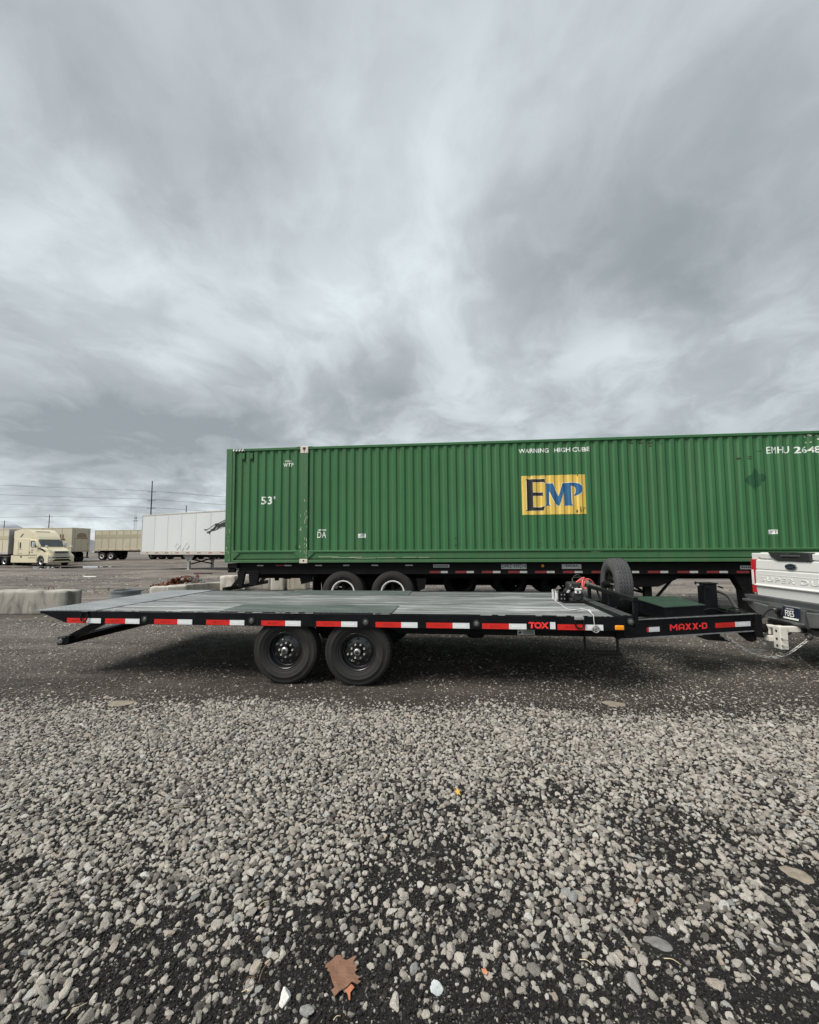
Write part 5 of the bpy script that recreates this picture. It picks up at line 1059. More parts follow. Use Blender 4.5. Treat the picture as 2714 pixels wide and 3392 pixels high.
# ---------------------------------------------------------------- winch on the deck
def build_winch():
    Mt = Matrix.Translation((0, 4.8873, 0)) @ Matrix.Rotation(-0.10837, 4, 'Z'); p = Mt @ Vector((2.11, 1.2, 0.834))
    w = empty('winch', p, -0.10837, 'black electric winch with silver fairlead rollers on the front of the deck', 'winch')
    PL = pm('black_winch_plastic', (0.012, 0.012, 0.013), (0.022, 0.022, 0.023), 8, 0.55, bump=0.15, bscale=80, jitter=0)
    b = MB(); b.box(-0.16, 0.17, -0.13, 0.40, 0.0, 0.010, 0.002); b.build('base_plate', BLACK_MATT, w)
    b = MB()
    for y0, y1 in ((-0.11, 0.02), (0.26, 0.38)):                     # gear housing and motor end: eight-sided drums
        b.lathe([(0.0, y0), (0.055, y0), (0.078, y0 + 0.012), (0.082, y0 + 0.03), (0.082, y1 - 0.02), (0.07, y1), (0, y1)], (0.035, 0, 0.095), 'y', 10, smooth=False)
    b.box(-0.055, 0.125, -0.10, 0.015, 0.008, 0.06, 0.012); b.box(-0.055, 0.125, 0.27, 0.375, 0.008, 0.06, 0.012); b.build('gear_housing', PL, w)
    b = MB(); b.lathe([(0.075, 0.03), (0.075, 0.04), (0.035, 0.045), (0.035, 0.235), (0.075, 0.24), (0.075, 0.25)], (0.03, 0, 0.09), 'y', 24); b.build('drum', BLACK_MATT, w)
    b = MB(); b.lathe([(0.036, 0.05), (0.062, 0.055)] + [(0.060 + 0.005 * (k % 2), 0.06 + k * 0.009) for k in range(19)] + [(0.036, 0.235)], (0.03, 0, 0.09), 'y', 20); b.build('rope_coil', pm('grey_rope', (0.32, 0.32, 0.31), (0.45, 0.45, 0.43), 30, 0.8), w)
    b = MB(); b.mat(0).box(-0.075, 0.085, -0.085, 0.10, 0.165, 0.272, 0.02); b.box(-0.065, 0.075, -0.10, -0.084, 0.18, 0.258, 0.008); b.mat(1)
    for x in (-0.03, 0.03): b.cyl((x, -0.1015, 0.205), (x, -0.097, 0.205), 0.008, 8)
    b.cyl((0.0, -0.1015, 0.20), (0.0, -0.097, 0.20), 0.006, 8); b.box(-0.062, -0.045, -0.1015, -0.099, 0.22, 0.245, 0); b.build('control_box', [PL, DULL], w)
    b = MB(); b.mat(0).bar((-0.012, -0.135, 0.185), (0.085, -0.135, 0.185), 0.02, 0.022, 0.008); b.box(-0.005, 0.075, -0.135, -0.11, 0.125, 0.178, 0.01); b.mat(1).cyl((0.03, -0.137, 0.15), (0.03, -0.133, 0.15), 0.014, 12); b.build('clutch_lever', [WHITE_RIM, BLACK_MATT], w)
    b = MB(); b.mat(0)
    b.box(-0.185, -0.165, 0.02, 0.31, 0.002, 0.145, 0.004); b.box(-0.17, -0.09, -0.01, 0.02, 0.002, 0.135, 0.005); b.box(-0.10, 0.0, 0.02, 0.05, 0.0, 0.12, 0.004); b.mat(1)
    for x, z in ((-0.155, 0.045), (-0.115, 0.045), (-0.155, 0.10), (-0.115, 0.10)): b.cyl((x, -0.014, z), (x, -0.009, z), 0.010, 10)
    b.build('fairlead_frame', [BLACK_MATT, STEEL], w)
    for y in (0.045, 0.235): b = MB(); b.cyl((-0.205, y, 0.008), (-0.205, y, 0.145), 0.024, 16); b.build('fairlead_roller', NUT, w)
    for z in (0.02, 0.135): b = MB(); b.cyl((-0.205, 0.02, z), (-0.205, 0.26, z), 0.014, 12); b.build('fairlead_roller', STEEL, w)
    def pt(x, y, z): return (x - 2.11, y - 1.2, z - 0.834)
    b = MB(); b.tube(spline([pt(1.93, 1.42, 0.90), pt(1.895, 1.43, 0.86), pt(1.88, 1.15, 0.841), pt(1.865, 0.80, 0.840), pt(1.85, 0.50, 0.840), pt(1.90, 0.42, 0.840), pt(1.96, 0.44, 0.840), pt(2.01, 0.52, 0.842), pt(2.045, 0.45, 0.842), pt(2.05, 0.36, 0.843), pt(2.03, 0.18, 0.842), pt(2.005, 0.03, 0.842), pt(2.0, -0.012, 0.836), pt(2.0, -0.022, 0.78), pt(2.005, -0.022, 0.735)], 70), 0.0042, 7); b.build('winch_rope', pm('pale_rope', (0.50, 0.50, 0.48), (0.62, 0.62, 0.60), 60, 0.85), w)
    b = MB(); b.tube([pt(2.06, 0.34, 0.847), pt(2.03, 0.18, 0.847)], 0.009, 8); b.build('rope_splice', WHITE_RIM, w)
    b = MB(); c = pt(2.016, -0.022, 0.697); b.mat(0).lathe([(0.030, c[1] - 0.010), (0.041, c[1] - 0.008), (0.041, c[1] + 0.008), (0.030, c[1] + 0.010)], (c[0], 0, c[2]), 'y', 24, True); b.lathe([(0.012, c[1] - 0.012), (0.022, c[1] - 0.006), (0.022, c[1] + 0.006), (0.012, c[1] + 0.012)], (c[0], 0, c[2]), 'y', 18, True)
    for q in range(5): a = q * 1.2566 + 0.4; b.bar((c[0] + 0.018 * math.cos(a), c[1], c[2] + 0.018 * math.sin(a)), (c[0] + 0.033 * math.cos(a), c[1], c[2] + 0.033 * math.sin(a)), 0.009, 0.008)
    b.build('rope_eye', DULL, w)
    REDW = pm('red_cable', (0.72, 0.10, 0.09), (0.8, 0.15, 0.13), 30, 0.45)
    for pts in ([(2.13, 1.16, 1.085), (2.19, 1.18, 1.13), (2.26, 1.2, 1.165), (2.275, 1.21, 1.14), (2.24, 1.2, 1.125), (2.18, 1.2, 1.105)], [(2.15, 1.18, 1.08), (2.23, 1.2, 1.11), (2.32, 1.22, 1.145), (2.38, 1.24, 1.11), (2.405, 1.25, 1.075)], [(2.26, 1.2, 1.165), (2.235, 1.18, 1.10), (2.225, 1.15, 1.05), (2.25, 1.15, 1.015), (2.27, 1.17, 1.03)], [(2.32, 1.23, 1.14), (2.27, 1.2, 1.10), (2.25, 1.18, 1.05), (2.27, 1.18, 1.02)]):
        b = MB(); b.tube(spline([pt(*q) for q in pts], 22), 0.0085, 7); b.build('red_cable', REDW, w)
    b = MB(); b.tube(spline([pt(2.12, 1.2, 1.09), pt(2.14, 1.3, 1.15), pt(2.25, 1.3, 1.16), pt(2.31, 1.25, 1.13)], 14), 0.007, 6); b.tube(spline([pt(2.22, 1.15, 1.0), pt(2.31, 1.2, 1.06), pt(2.36, 1.24, 1.12), pt(2.42, 1.3, 1.1)], 14), 0.0065, 6); b.tube(spline([pt(2.15, 1.3, 1.17), pt(2.2, 1.28, 1.2), pt(2.25, 1.3, 1.17)], 8), 0.005, 6); b.build('black_cable', pm('grey_black_cable', (0.03, 0.03, 0.03), (0.06, 0.06, 0.06), 30, 0.5), w)
build_winch()
# ---------------------------------------------------------------- white pickup (its tail stands in the frame)
PAINT = pm('white_truck_paint', (0.62, 0.625, 0.61), (0.67, 0.675, 0.66), 1.2, 0.32, dirt=(0.55, 0.53, 0.49), dirt_amt=0.2, dirt_scale=1.6, coat=0.5, jitter=0)
TRIM = pm('black_plastic_trim', (0.018, 0.019, 0.020), (0.030, 0.031, 0.032), 5, 0.5, jitter=0)
BUMP_G = pm('grey_bumper_steel', (0.125, 0.13, 0.135), (0.185, 0.19, 0.195), 2.4, 0.42, metal=0.35, dirt=(0.24, 0.235, 0.22), dirt_amt=0.28, dirt_scale=3, jitter=0)
BUMP_K = pm('dark_step_pad', (0.040, 0.042, 0.045), (0.065, 0.067, 0.07), 4, 0.6, dirt=(0.13, 0.125, 0.12), dirt_amt=0.25, dirt_scale=4, jitter=0)
RED_LENS = pm('red_lamp_lens', (0.42, 0.012, 0.02), (0.52, 0.02, 0.03), 8, 0.15, coat=0.6, jitter=0)
CLEAR_LENS = pm('clear_lamp_lens', (0.66, 0.64, 0.62), (0.76, 0.75, 0.73), 8, 0.2, coat=0.5, jitter=0)
GLASS = pm('dark_tinted_glass', (0.012, 0.014, 0.016), None, 5, 0.06, coat=0.3, jitter=0)
# local frame: x forward, y to the truck's left (away from the camera); origin on the ground under the tailgate's middle
TH = -0.075
pk = empty('pickup_truck', (5.10, 5.57, 0), TH, 'white pickup truck seen from its tailgate, backed up to the trailer tongue', 'pickup truck')
def build_pickup():
    y0, y1 = -0.80, 0.80
    # tailgate as stacked facets: (z, x) outline
    prof = [(0.838, 0.045), (0.852, 0.012), (0.985, 0.000), (1.000, -0.026), (1.012, -0.028), (1.030, -0.002), (1.222, 0.004), (1.236, 0.028), (1.246, 0.012), (1.372, 0.022), (1.384, 0.050), (1.470, 0.075), (1.486, 0.10), (1.486, 0.16), (0.838, 0.16)]
    b = MB(); b.prism([(x, z) for z, x in prof], y0, y1, 'xz'); gate = b.build('tailgate', PAINT, pk, bevel=0.006)
    b = MB()                                                         # raised shoulders either side of the step trim
    for a, c, s in ((0.52, y1, 1), (y0, -0.16, -1)):
        b.prism([(a, 1.392), (a + 0.10, 1.392), (c - 0.10, 1.396), (c - 0.01, 1.42), (c - 0.012, 1.474), (a + 0.02, 1.474)] if s > 0 else [(a, 1.392), (c, 1.392), (c, 1.474), (a, 1.474)], 0.030, 0.08, 'yz')
    b.build('tailgate_spoiler', PAINT, gate, bevel=0.01)
    b = MB(); b.mat(0).prism([(-0.17, 1.379), (0.375, 1.379), (0.47, 1.42), (0.53, 1.490), (-0.135, 1.490)], 0.004, 0.09, 'yz'); b.mat(1).box(-0.006, 0.0035, -0.015, 0.30, 1.428, 1.455, 0.006); b.mat(2).box(-0.010, -0.0055, 0.0, 0.27, 1.432, 1.440, 0.001); b.mat(1).box(-0.003, 0.0038, 0.165, 0.20, 1.464, 1.478, 0.002)
    b.build('tailgate_step_trim', [TRIM, BUMP_K, BLACK_INK], gate, bevel=0.004)
    # emblem
    b = MB(); n = 40
    def oval(a_, c_, x): return [(x, 0.150 + a_ * math.cos(2 * math.pi * i / n), 1.299 + c_ * math.sin(2 * math.pi * i / n)) for i in range(n)]
    for k, (a_, c_, xa, xb) in enumerate(((0.098, 0.043, 0.016, 0.0), (0.088, 0.035, 0.0, -0.004))):
        o_, i_ = oval(a_, c_, xa), oval(a_ * 0.97, c_ * 0.95, xb); b.mat(k).add(o_ + i_, [(i, (i + 1) % n, n + (i + 1) % n, n + i) for i in range(n)] + [list(range(n, 2 * n))])
    em = b.build('oval_emblem', [STEEL, pm('dark_blue_enamel', (0.008, 0.014, 0.030), (0.012, 0.02, 0.042), 9, 0.25, coat=0.5, jitter=0)], gate)
    def rear_text(txt, ya, yb, z0, z1, x, mat, parent, name, **k):
        bm = text_bm(txt, 0, 1, z0, z1, **k)
        for v in bm.verts: v.co = Vector((x + v.co.y, ya + (yb - ya) * v.co.x, v.co.z))
        bmesh.ops.recalc_face_normals(bm, faces=bm.faces)
        return bm_obj(bm, name, mat, parent)
    rear_text('Ford', 0.205, 0.095, 1.279, 1.322, -0.006, STEEL, gate, 'lettering', shear=0.35, bold=-0.005)
    rear_text('SUPER DUTY', 0.690, -0.540, 1.072, 1.136, 0.000, PAINT, gate, 'raised_lettering', bold=0.0, extrude=0.006, space=1.12)
    b = MB(); b.box(-0.0005, 0.008, -0.735, 0.735, 1.160, 1.172, 0.003); b.build('pressed_ridge', PAINT, gate)
    # lamps
    for s in (1, -1):
        b = MB(); L = lambda za, zb, m: (b.mat(m), b.prism([(0.018, za), (0.018, zb), (0.10, zb), (0.16, (za + zb) / 2), (0.10, za)], s * 0.812, s * 0.905, 'xz'))
        L(1.228, 1.385, 0); L(1.005, 1.226, 1); L(0.888, 1.003, 0); b.mat(0).box(0.008, 0.020, min(s * 0.812, s * 0.845), max(s * 0.812, s * 0.845), 0.892, 1.383, 0.004)
        b.build('tail_lamp', [RED_LENS, CLEAR_LENS], pk, bevel=0.005)
    # bed, cab, nose: the rest of the truck beyond the picture's edge
    for s in (1, -1):
        b = MB(); a, c = sorted((s * 0.84, s * 0.985)); arch = [(1.32 + 0.50 * math.cos(t), 0.46 + 0.50 * math.sin(t)) for t in np.linspace(math.pi, 0, 13)]
        b.prism([(0.09, 0.86), (0.09, 1.475), (2.10, 1.485), (2.10, 0.60), (1.83, 0.55)] + arch[::-1][1:-1] + [(0.80, 0.62), (0.2, 0.72)], a, c, 'xz'); b.build('bed_side', PAINT, pk, bevel=0.012)
    b = MB(); b.box(0.17, 2.08, -0.84, 0.84, 0.86, 0.90, 0.004); b.box(2.04, 2.10, -0.84, 0.84, 0.86, 1.47, 0.01); b.build('bed_floor', TRIM, pk)
    b = MB(); b.prism([(2.13, 0.60), (2.13, 1.46), (2.30, 1.93), (2.6, 1.99), (3.7, 1.98), (4.45, 1.50), (5.75, 1.38), (5.98, 1.25), (6.02, 0.62), (5.62, 0.60)] + [(5.15 + 0.47 * math.cos(t), 0.46 + 0.47 * math.sin(t)) for t in np.linspace(0.3, math.pi - 0.3, 11)] + [(4.6, 0.55)], -0.97, 0.97, 'xz'); cab = b.build('cab', PAINT, pk, bevel=0.03)
    for s in (1, -1):
        b = MB(); a, c = sorted((s * 0.968, s * 0.978)); b.prism([(2.42, 1.48), (2.5, 1.88), (3.1, 1.90), (3.1, 1.48)], a, c, 'xz'); b.prism([(3.18, 1.48), (3.18, 1.90), (3.66, 1.88), (4.2, 1.52), (4.15, 1.48)], a, c, 'xz'); b.build('side_window', GLASS, cab)
    b = MB(); b.prism([(-0.7, 1.52), (0.7, 1.52), (0.62, 1.88), (-0.62, 1.88)], -0.01, 0.01, 'yz'); w_ = b.build('rear_window', GLASS, cab, (2.205, 0, 0)); w_.rotation_euler = (0, 0, 0); w_.data.transform(Matrix.Translation((0, 0, 0)) @ Matrix(((1, 0, 0.361, -0.55), (0, 1, 0, 0), (0, 0, 1, 0), (0, 0, 0, 1))))
    # bumper
    B = empty('rear_bumper'); B.parent = pk
    b = MB()
    for s in (1, -1):
        i0, i1 = (0.345, 0.93) if s > 0 else (-0.255, -0.93)
        sec = lambda y, x, zt, zb: [(x, y, zt), (x + 0.03, y, zb), (x + 0.16, y, zb + 0.02), (x + 0.16, y, zt)]
        pts = [sec(i0, -0.185, 0.758, 0.560), sec((i0 + i1) / 2, -0.165, 0.778, 0.610), sec(i1 * 0.97, -0.09, 0.815, 0.680), sec(i1, 0.0, 0.815, 0.72)]
        vs = [v for p in pts for v in p]; fs = [(k * 4 + q, k * 4 + (q + 1) % 4, (k + 1) * 4 + (q + 1) % 4, (k + 1) * 4 + q) for k in range(3) for q in range(4)] + [(3, 2, 1, 0), (12, 13, 14, 15)]; b.add(vs, fs)
    b.build('bumper_wing', BUMP_G, B, bevel=0.014)
    b = MB()
    b.prism([(-0.92, 0.86), (-0.905, 0.818), (-0.64, 0.785), (-0.255, 0.775), (0.345, 0.775), (0.64, 0.785), (0.905, 0.818), (0.92, 0.86), (0.80, 0.862), (-0.80, 0.862)], -0.10, 0.10, 'yz')
    b.box(-0.155, 0.06, -0.90, 0.90, 0.76, 0.80, 0.01)
    b.build('step_pad', BUMP_K, B, bevel=0.008)
    b = MB(); b.prism([(-0.205, 0.60), (-0.190, 0.775), (-0.05, 0.80), (-0.03, 0.56), (-0.16, 0.545)], -0.253, 0.343, 'xz'); bp = b.build('bumper_centre', BUMP_K, B, bevel=0.012)
    b = MB(); b.prism([(-0.212, 0.600), (-0.200, 0.622), (-0.15, 0.622), (-0.16, 0.555)], -0.25, 0.34, 'xz'); b.build('lower_lip', BUMP_G, B, bevel=0.008)
    b = MB(); b.mat(0).box(-0.214, -0.206, -0.205, 0.055, 0.634, 0.792, 0.003); b.mat(1).box(-0.2165, -0.2142, -0.19, 0.045, 0.640, 0.662, 0.001)
    pl = b.build('license_plate', [pm('navy_plate', (0.012, 0.018, 0.04), (0.016, 0.024, 0.05), 9, 0.4, jitter=0), WHITE_INK], pk)
    rear_text('F0E5', 0.012, -0.128, 0.674, 0.752, -0.2165, WHITE_INK, pl, 'lettering', bold=0.01); rear_text('NEVADA', -0.005, -0.13, 0.762, 0.780, -0.2165, WHITE_INK, pl, 'lettering', bold=0.01)
    b = MB(); b.box(-0.215, -0.195, -0.21, 0.02, 0.795, 0.803, 0.002); b.build('plate_lamp', DULL, B)
    b = MB(); b.box(-0.222, -0.19, 0.07, 0.16, 0.665, 0.735, 0.008); b.cyl((-0.26, 0.115, 0.705), (-0.20, 0.115, 0.70), 0.022, 12); b.build('trailer_socket', TRIM, B)
    # hitch receiver and tow loops
    b = MB(); b.box(-0.14, 0.3, -0.13, 0.02, 0.475, 0.555, 0.006); b.box(-0.10, 0.05, -0.55, 0.5, 0.47, 0.55, 0.01); b.build('hitch_receiver', TRIM, pk)
    for y in (-0.20, 0.12): b = MB(); b.tube([(-0.12, y + 0.045 * math.cos(t), 0.455 + 0.032 * math.sin(t)) for t in np.linspace(0, 6.1, 18)], 0.013, 8, closed=True); b.build('chain_loop', TRIM, pk)
    for x in (1.32, 5.15):
        for s in (1, -1):
            t = MB(); t.lathe(tyre_profile(0.415, 0.235, 0.27, 0.013, 4, 0.02), (0, 0, 0), 'y', 40, True); w = empty('wheel', (x, s * 0.84, 0.415)); w.parent = pk; t.build('tyre', RUBBER, w)
            r = MB(); r.lathe([(0.238, s * 0.10), (0.225, s * 0.11), (0.215, s * 0.07), (0.17, s * 0.05), (0.09, s * 0.075), (0.0, s * 0.08)], (0, 0, 0), 'y', 30); r.build('rim', DULL, w)
    b = MB(); b.cyl((1.32, -0.7, 0.415), (1.32, 0.7, 0.415), 0.06, 12); b.lathe([(0, -0.14), (0.15, -0.08), (0.17, 0), (0.15, 0.08), (0, 0.14)], (1.32, 0, 0.415), 'y', 16); b.build('rear_axle', TRIM, pk)
    b = MB()
    for s in (1, -1): b.box(0.1, 5.8, s * 0.45 - 0.04, s * 0.45 + 0.04, 0.55, 0.70, 0.01)
    b.build('frame_rail', TRIM, pk)
build_pickup()

# ---------------------------------------------------------------- drop hitch in the receiver
def build_hitch():
    h = empty('drop_hitch', (4.75, 5.57, 0), TH, 'off-white adjustable drop hitch mounted in the truck receiver', 'hitch')
    W = pm('offwhite_hitch_paint', (0.62, 0.60, 0.53), (0.74, 0.72, 0.65), 5, 0.5, dirt=(0.30, 0.25, 0.18), dirt_amt=0.3, dirt_scale=9, jitter=0)
    b = MB(); b.box(-0.06, 0.30, -0.085, -0.015, 0.485, 0.555, 0.006); b.build('shank', W, h)
    b = MB(); b.mat(0).box(-0.065, 0.03, -0.12, 0.0, 0.275, 0.560, 0.006); b.box(-0.10, -0.065, 0.02, 0.11, 0.44, 0.55, 0.006); b.box(-0.10, 0.0, -0.005, 0.115, 0.53, 0.552, 0.004); b.mat(1)
    for z in (0.50, 0.40, 0.315): b.cyl((-0.068, -0.06, z), (-0.063, -0.06, z), 0.017, 12)
    b.build('drop_plate', [W, BLACK_INK], h)
    b = MB(); b.mat(0).box(-0.11, -0.005, 0.0, 0.21, 0.350, 0.425, 0.008); b.mat(1).cyl((-0.112, 0.10, 0.39), (-0.108, 0.10, 0.39), 0.012, 10); b.build('ball_block', [W, BLACK_INK], h)
    b = MB(); b.lathe([(0.0, 0.345), (0.018, 0.345), (0.018, 0.325), (0.027, 0.315), (0.033, 0.295), (0.027, 0.272), (0.012, 0.264), (0, 0.263)], (-0.06, 0.155, 0), 'z', 20); b.lathe([(0.02, 0.425), (0.018, 0.44), (0.028, 0.452), (0.031, 0.47), (0.02, 0.49), (0, 0.493)], (-0.06, 0.075, 0), 'z', 20); b.build('tow_ball', WHITE_RIM, h)
    b = MB()
    for z in (0.41, 0.325): b.cyl((-0.05, -0.13, z), (-0.05, 0.02, z), 0.012, 10); b.tube([(-0.05, -0.13, z), (-0.02, -0.155, z - 0.01), (0.03, -0.15, z - 0.02)], 0.005, 6)
    b.build('lock_pin', STEEL, h)
build_hitch()
CHAIN = pm('galvanised_chain', (0.42, 0.42, 0.40), (0.56, 0.56, 0.53), 20, 0.5, metal=0.2)
def chain(pts, n, label, link_r=0.0056, L=0.050):
    c = spline(pts, 400); d = [0.0]
    for i in range(1, 400): d.append(d[-1] + (c[i] - c[i - 1]).length)
    root = empty('safety_chain', c[0], 0, label, 'chain'); pitch = L - 0.012; n = int(d[-1] / pitch)
    b = MB(); b.tube([((L / 2 - 0.013) * (1 if math.cos(t) > 0 else -1) + 0.013 * math.cos(t), 0.0135 * math.sin(t), 0) for t in np.linspace(0, 2 * math.pi, 15)[:-1]], link_r, 6, closed=True)
    me = None
    for k in range(n):
        s = (k + 0.5) * pitch; i = int(np.searchsorted(d, s)); i = min(max(i, 1), 398); p = c[i]; t = (c[i + 1] - c[i - 1]).normalized()
        if me is None: o = b.build('chain_link', CHAIN, root); me = o.data
        else: o = bpy.data.objects.new('chain_link', me); COL.objects.link(o); o.parent = root
        q = t.to_track_quat('X', 'Z'); o.rotation_mode = 'QUATERNION'; o.rotation_quaternion = q @ Matrix.Rotation(math.pi / 2 * (k % 2) + 0.5, 4, 'X').to_quaternion(); o.location = p - c[0]
chain([(4.20, 5.86, 0.50), (4.28, 5.80, 0.36), (4.45, 5.72, 0.20), (4.62, 5.62, 0.145), (4.78, 5.52, 0.20), (4.92, 5.44, 0.34), (4.985, 5.385, 0.435)], 0, 'grey safety chain sagging nearest the camera below the white hitch')
chain([(4.22, 6.05, 0.50), (4.32, 5.98, 0.34), (4.5, 5.88, 0.215), (4.66, 5.80, 0.18), (4.82, 5.74, 0.26), (4.95, 5.70, 0.37), (4.99, 5.69, 0.44)], 0, 'second safety chain hanging behind the white drop hitch')
def build_leads():
    b = MB(); b.tube(spline([(4.33, 5.36, 0.60), (4.38, 5.38, 0.655), (4.50, 5.45, 0.725), (4.62, 5.53, 0.755), (4.74, 5.60, 0.757), (4.86, 5.68, 0.742)], 30), 0.0085, 8); o = b.build('trailer_lead', BLACK_MATT, None); tag(o, 'black wiring lead curving from the tongue up to the truck bumper', 'cable')
    b = MB(); b.mat(0).cyl((4.74, 5.60, 0.757), (4.775, 5.62, 0.754), 0.013, 10); b.mat(1).cyl((4.775, 5.62, 0.754), (4.90, 5.69, 0.737), 0.024, 12); b.build('plug', [DULL, TRIM], o)
build_leads()
# ---------------------------------------------------------------- concrete blocks, ring, rusty heap
def rough_block(name, x, y, L, W_, H, rz, mat, label, cat, seed, group=None, parent=None, wear=0.02, z=None):
    """cast block with chipped, rounded arrises"""
    bm = bmesh.new(); bmesh.ops.create_cube(bm, size=1.0)
    bmesh.ops.subdivide_edges(bm, edges=bm.edges[:], cuts=9, use_grid_fill=True); r = random.Random(seed); ox, oy = r.uniform(0, 30), r.uniform(0, 30)
    for v in bm.verts:
        p = Vector((v.co.x * L, v.co.y * W_, v.co.z * H)); h = Vector((L / 2, W_ / 2, H / 2)); rad = wear * 1.6
        q = Vector([max(-(h[i] - rad), min(h[i] - rad, p[i])) for i in range(3)]); d = p - q
        if d.length > 1e-6: p = q + d.normalized() * rad
        n = float(N1(ox + p.x * 3.1, oy + p.y * 3.1 + p.z * 2.7)) + 0.6 * float(N2(ox + p.x * 9 + p.z * 5, oy + p.y * 9 + p.z * 7)); e = sum(1 for i in range(3) if abs(abs(p[i]) - h[i]) < rad * 1.2)
        p -= d.normalized() * max(0, n) * wear * (4.5 if e >= 2 else 0.45) if d.length > 1e-6 else Vector()
        v.co = p
    me = bpy.data.meshes.new(name); bm.to_mesh(me); bm.free(); me.polygons.foreach_set('use_smooth', [True] * len(me.polygons)); me.materials.append(mat)
    o = bpy.data.objects.new(name, me); COL.objects.link(o); o.parent = parent; o.location = (x, y, (gz(x, y) if z is None else z) + H / 2 - 0.02); o.rotation_euler = (0, 0, rz)
    return tag(o, label, cat, group)
def build_blocks():
    bl = rough_block('concrete_block', -9.52, 10.88, 2.05, 0.56, 0.60, -0.05, CONCRETE, 'stained concrete block with a wire lifting loop at the left edge', 'concrete block', 1, wear=0.013)
    b = MB(); b.tube(spline([(0.30, 0.02, 0.27), (0.32, 0.02, 0.36), (0.37, 0.02, 0.40), (0.43, 0.02, 0.37), (0.47, 0.02, 0.28)], 12), 0.010, 6); b.build('lifting_loop', pm('rusty_wire', (0.10, 0.06, 0.04), (0.16, 0.1, 0.07), 20, 0.8, jitter=0), bl)
    rough_block('concrete_block', -6.84, 16.35, 0.62, 0.6, 0.60, -0.1, CONCRETE_PALE, 'pale concrete block just left of the chassis hanger', 'concrete block', 2, wear=0.014)
    rough_block('concrete_block', -5.93, 17.0, 1.08, 0.6, 0.63, -0.06, CONCRETE, 'dark grey concrete block face under the left end of the container', 'concrete block', 3, wear=0.013)
    rough_block('concrete_block', -5.09, 16.62, 0.50, 0.55, 0.62, 0.02, CONCRETE_PALE, 'pale upright end of a concrete block under the container', 'concrete block', 4, wear=0.013)
    rough_block('concrete_block', -4.36, 16.75, 0.75, 0.6, 0.63, 0.0, pm('stained_concrete', (0.30, 0.275, 0.225), (0.44, 0.41, 0.34), 1.8, 0.9, stretch=(2.2, 2.2, 0.35), dirt=(0.11, 0.08, 0.05), dirt_amt=0.5, dirt_scale=2.4, bump=0.5, bscale=24, jitter=0), 'brown streaked concrete block under the container near the mud flap', 'concrete block', 5, wear=0.014)
    rough_block('concrete_kerb', -8.75, 15.0, 0.62, 0.35, 0.32, 0.1, CONCRETE_PALE, 'short broken pale kerb stone beside the grey ring', 'kerb stone', 6, wear=0.02)
    rough_block('concrete_kerb', -8.27, 15.15, 0.62, 0.4, 0.33, 0.45, CONCRETE_PALE, 'low slanted pale kerb stone in front of the rusty heap', 'kerb stone', 7, wear=0.025)
    rough_block('concrete_kerb', -7.75, 16.0, 2.3, 0.3, 0.34, 0.85, CONCRETE, 'long low concrete kerb running back from the trailer deck', 'kerb stone', 8, wear=0.014)
    b = MB(); G_ = pm('grey_ring_plastic', (0.085, 0.10, 0.11), (0.14, 0.155, 0.165), 3, 0.55, dirt=(0.24, 0.23, 0.21), dirt_amt=0.3, dirt_scale=4, jitter=0)
    x, y = -8.66, 13.05; b.lathe([(0.45, 0.0), (0.42, 0.10), (0.385, 0.30), (0.40, 0.31), (0.40, 0.375), (0.385, 0.385), (0.345, 0.385), (0.335, 0.36), (0.335, 0.0)], (0, 0, 0), 'z', 48)
    tag(b.build('pipe_ring', G_, None, (x, y, gz(x, y) - 0.02), auto=35), 'blue grey pipe ring standing on the dirt behind the dovetail', 'pipe ring')
    # heap of rusty scraps: crumpled flakes and rods
    r = random.Random(9); b = MB(); cx_, cy_ = -9.55, 18.2; z0 = gz(cx_, cy_)
    for i in range(420):
        t = r.gauss(0, 0.34); x = t * 1.25; y = r.gauss(0, 0.22); hmax = 0.34 * math.exp(-(t / 0.62) ** 2) + 0.06; z = r.random() ** 0.7 * hmax; s = r.uniform(0.03, 0.085); b.mat(0 if x < 0.25 + r.gauss(0, .15) else 1)
        M = Matrix.Translation((x, y, z)) @ Matrix.Rotation(r.uniform(0, 6.3), 4, Vector((r.gauss(0, 1), r.gauss(0, 1), r.gauss(0, 1))).normalized())
        b.hexa([M @ Vector((a * s * r.uniform(.6, 1.3), c * s * r.uniform(.6, 1.3), e * s * 0.35)) for e in (-1, 1) for a, c in ((-1, -1), (1, -1), (1, 1), (-1, 1))])
    tag(b.build('scrap_heap', [pm('rusty_scrap', (0.085, 0.026, 0.010), (0.17, 0.058, 0.022), 8, 0.85, jitter=0), pm('grey_scrap', (0.12, 0.12, 0.115), (0.22, 0.215, 0.2), 8, 0.8, jitter=0)], None, (cx_, cy_, z0)), 'heap of rust red and grey scrap beyond the kerb stones', 'scrap heap')
    b = MB(); b.box(-0.33, 0.33, -0.07, 0.07, 0, 0.04, 0.01); tag(b.build('plank_board', WHITE_RIM, None, (-17.4, 23.2, gz(-17.4, 23.2) + 0.0), (0.05, 0, 0.04)), 'white board lying on the open dirt yard', 'board')
    b = MB(); b.box(-0.5, 0.5, -0.07, 0.07, 0, 0.06, 0.01); tag(b.build('plank_board', pm('dark_board', (0.04, 0.03, 0.025), (0.07, 0.055, 0.045), 6, 0.8), None, (-11.9, 24.5, gz(-11.9, 24.5)), (0, 0, 0.1)), 'dark timber lying in front of the white box trailer', 'board')
build_blocks()

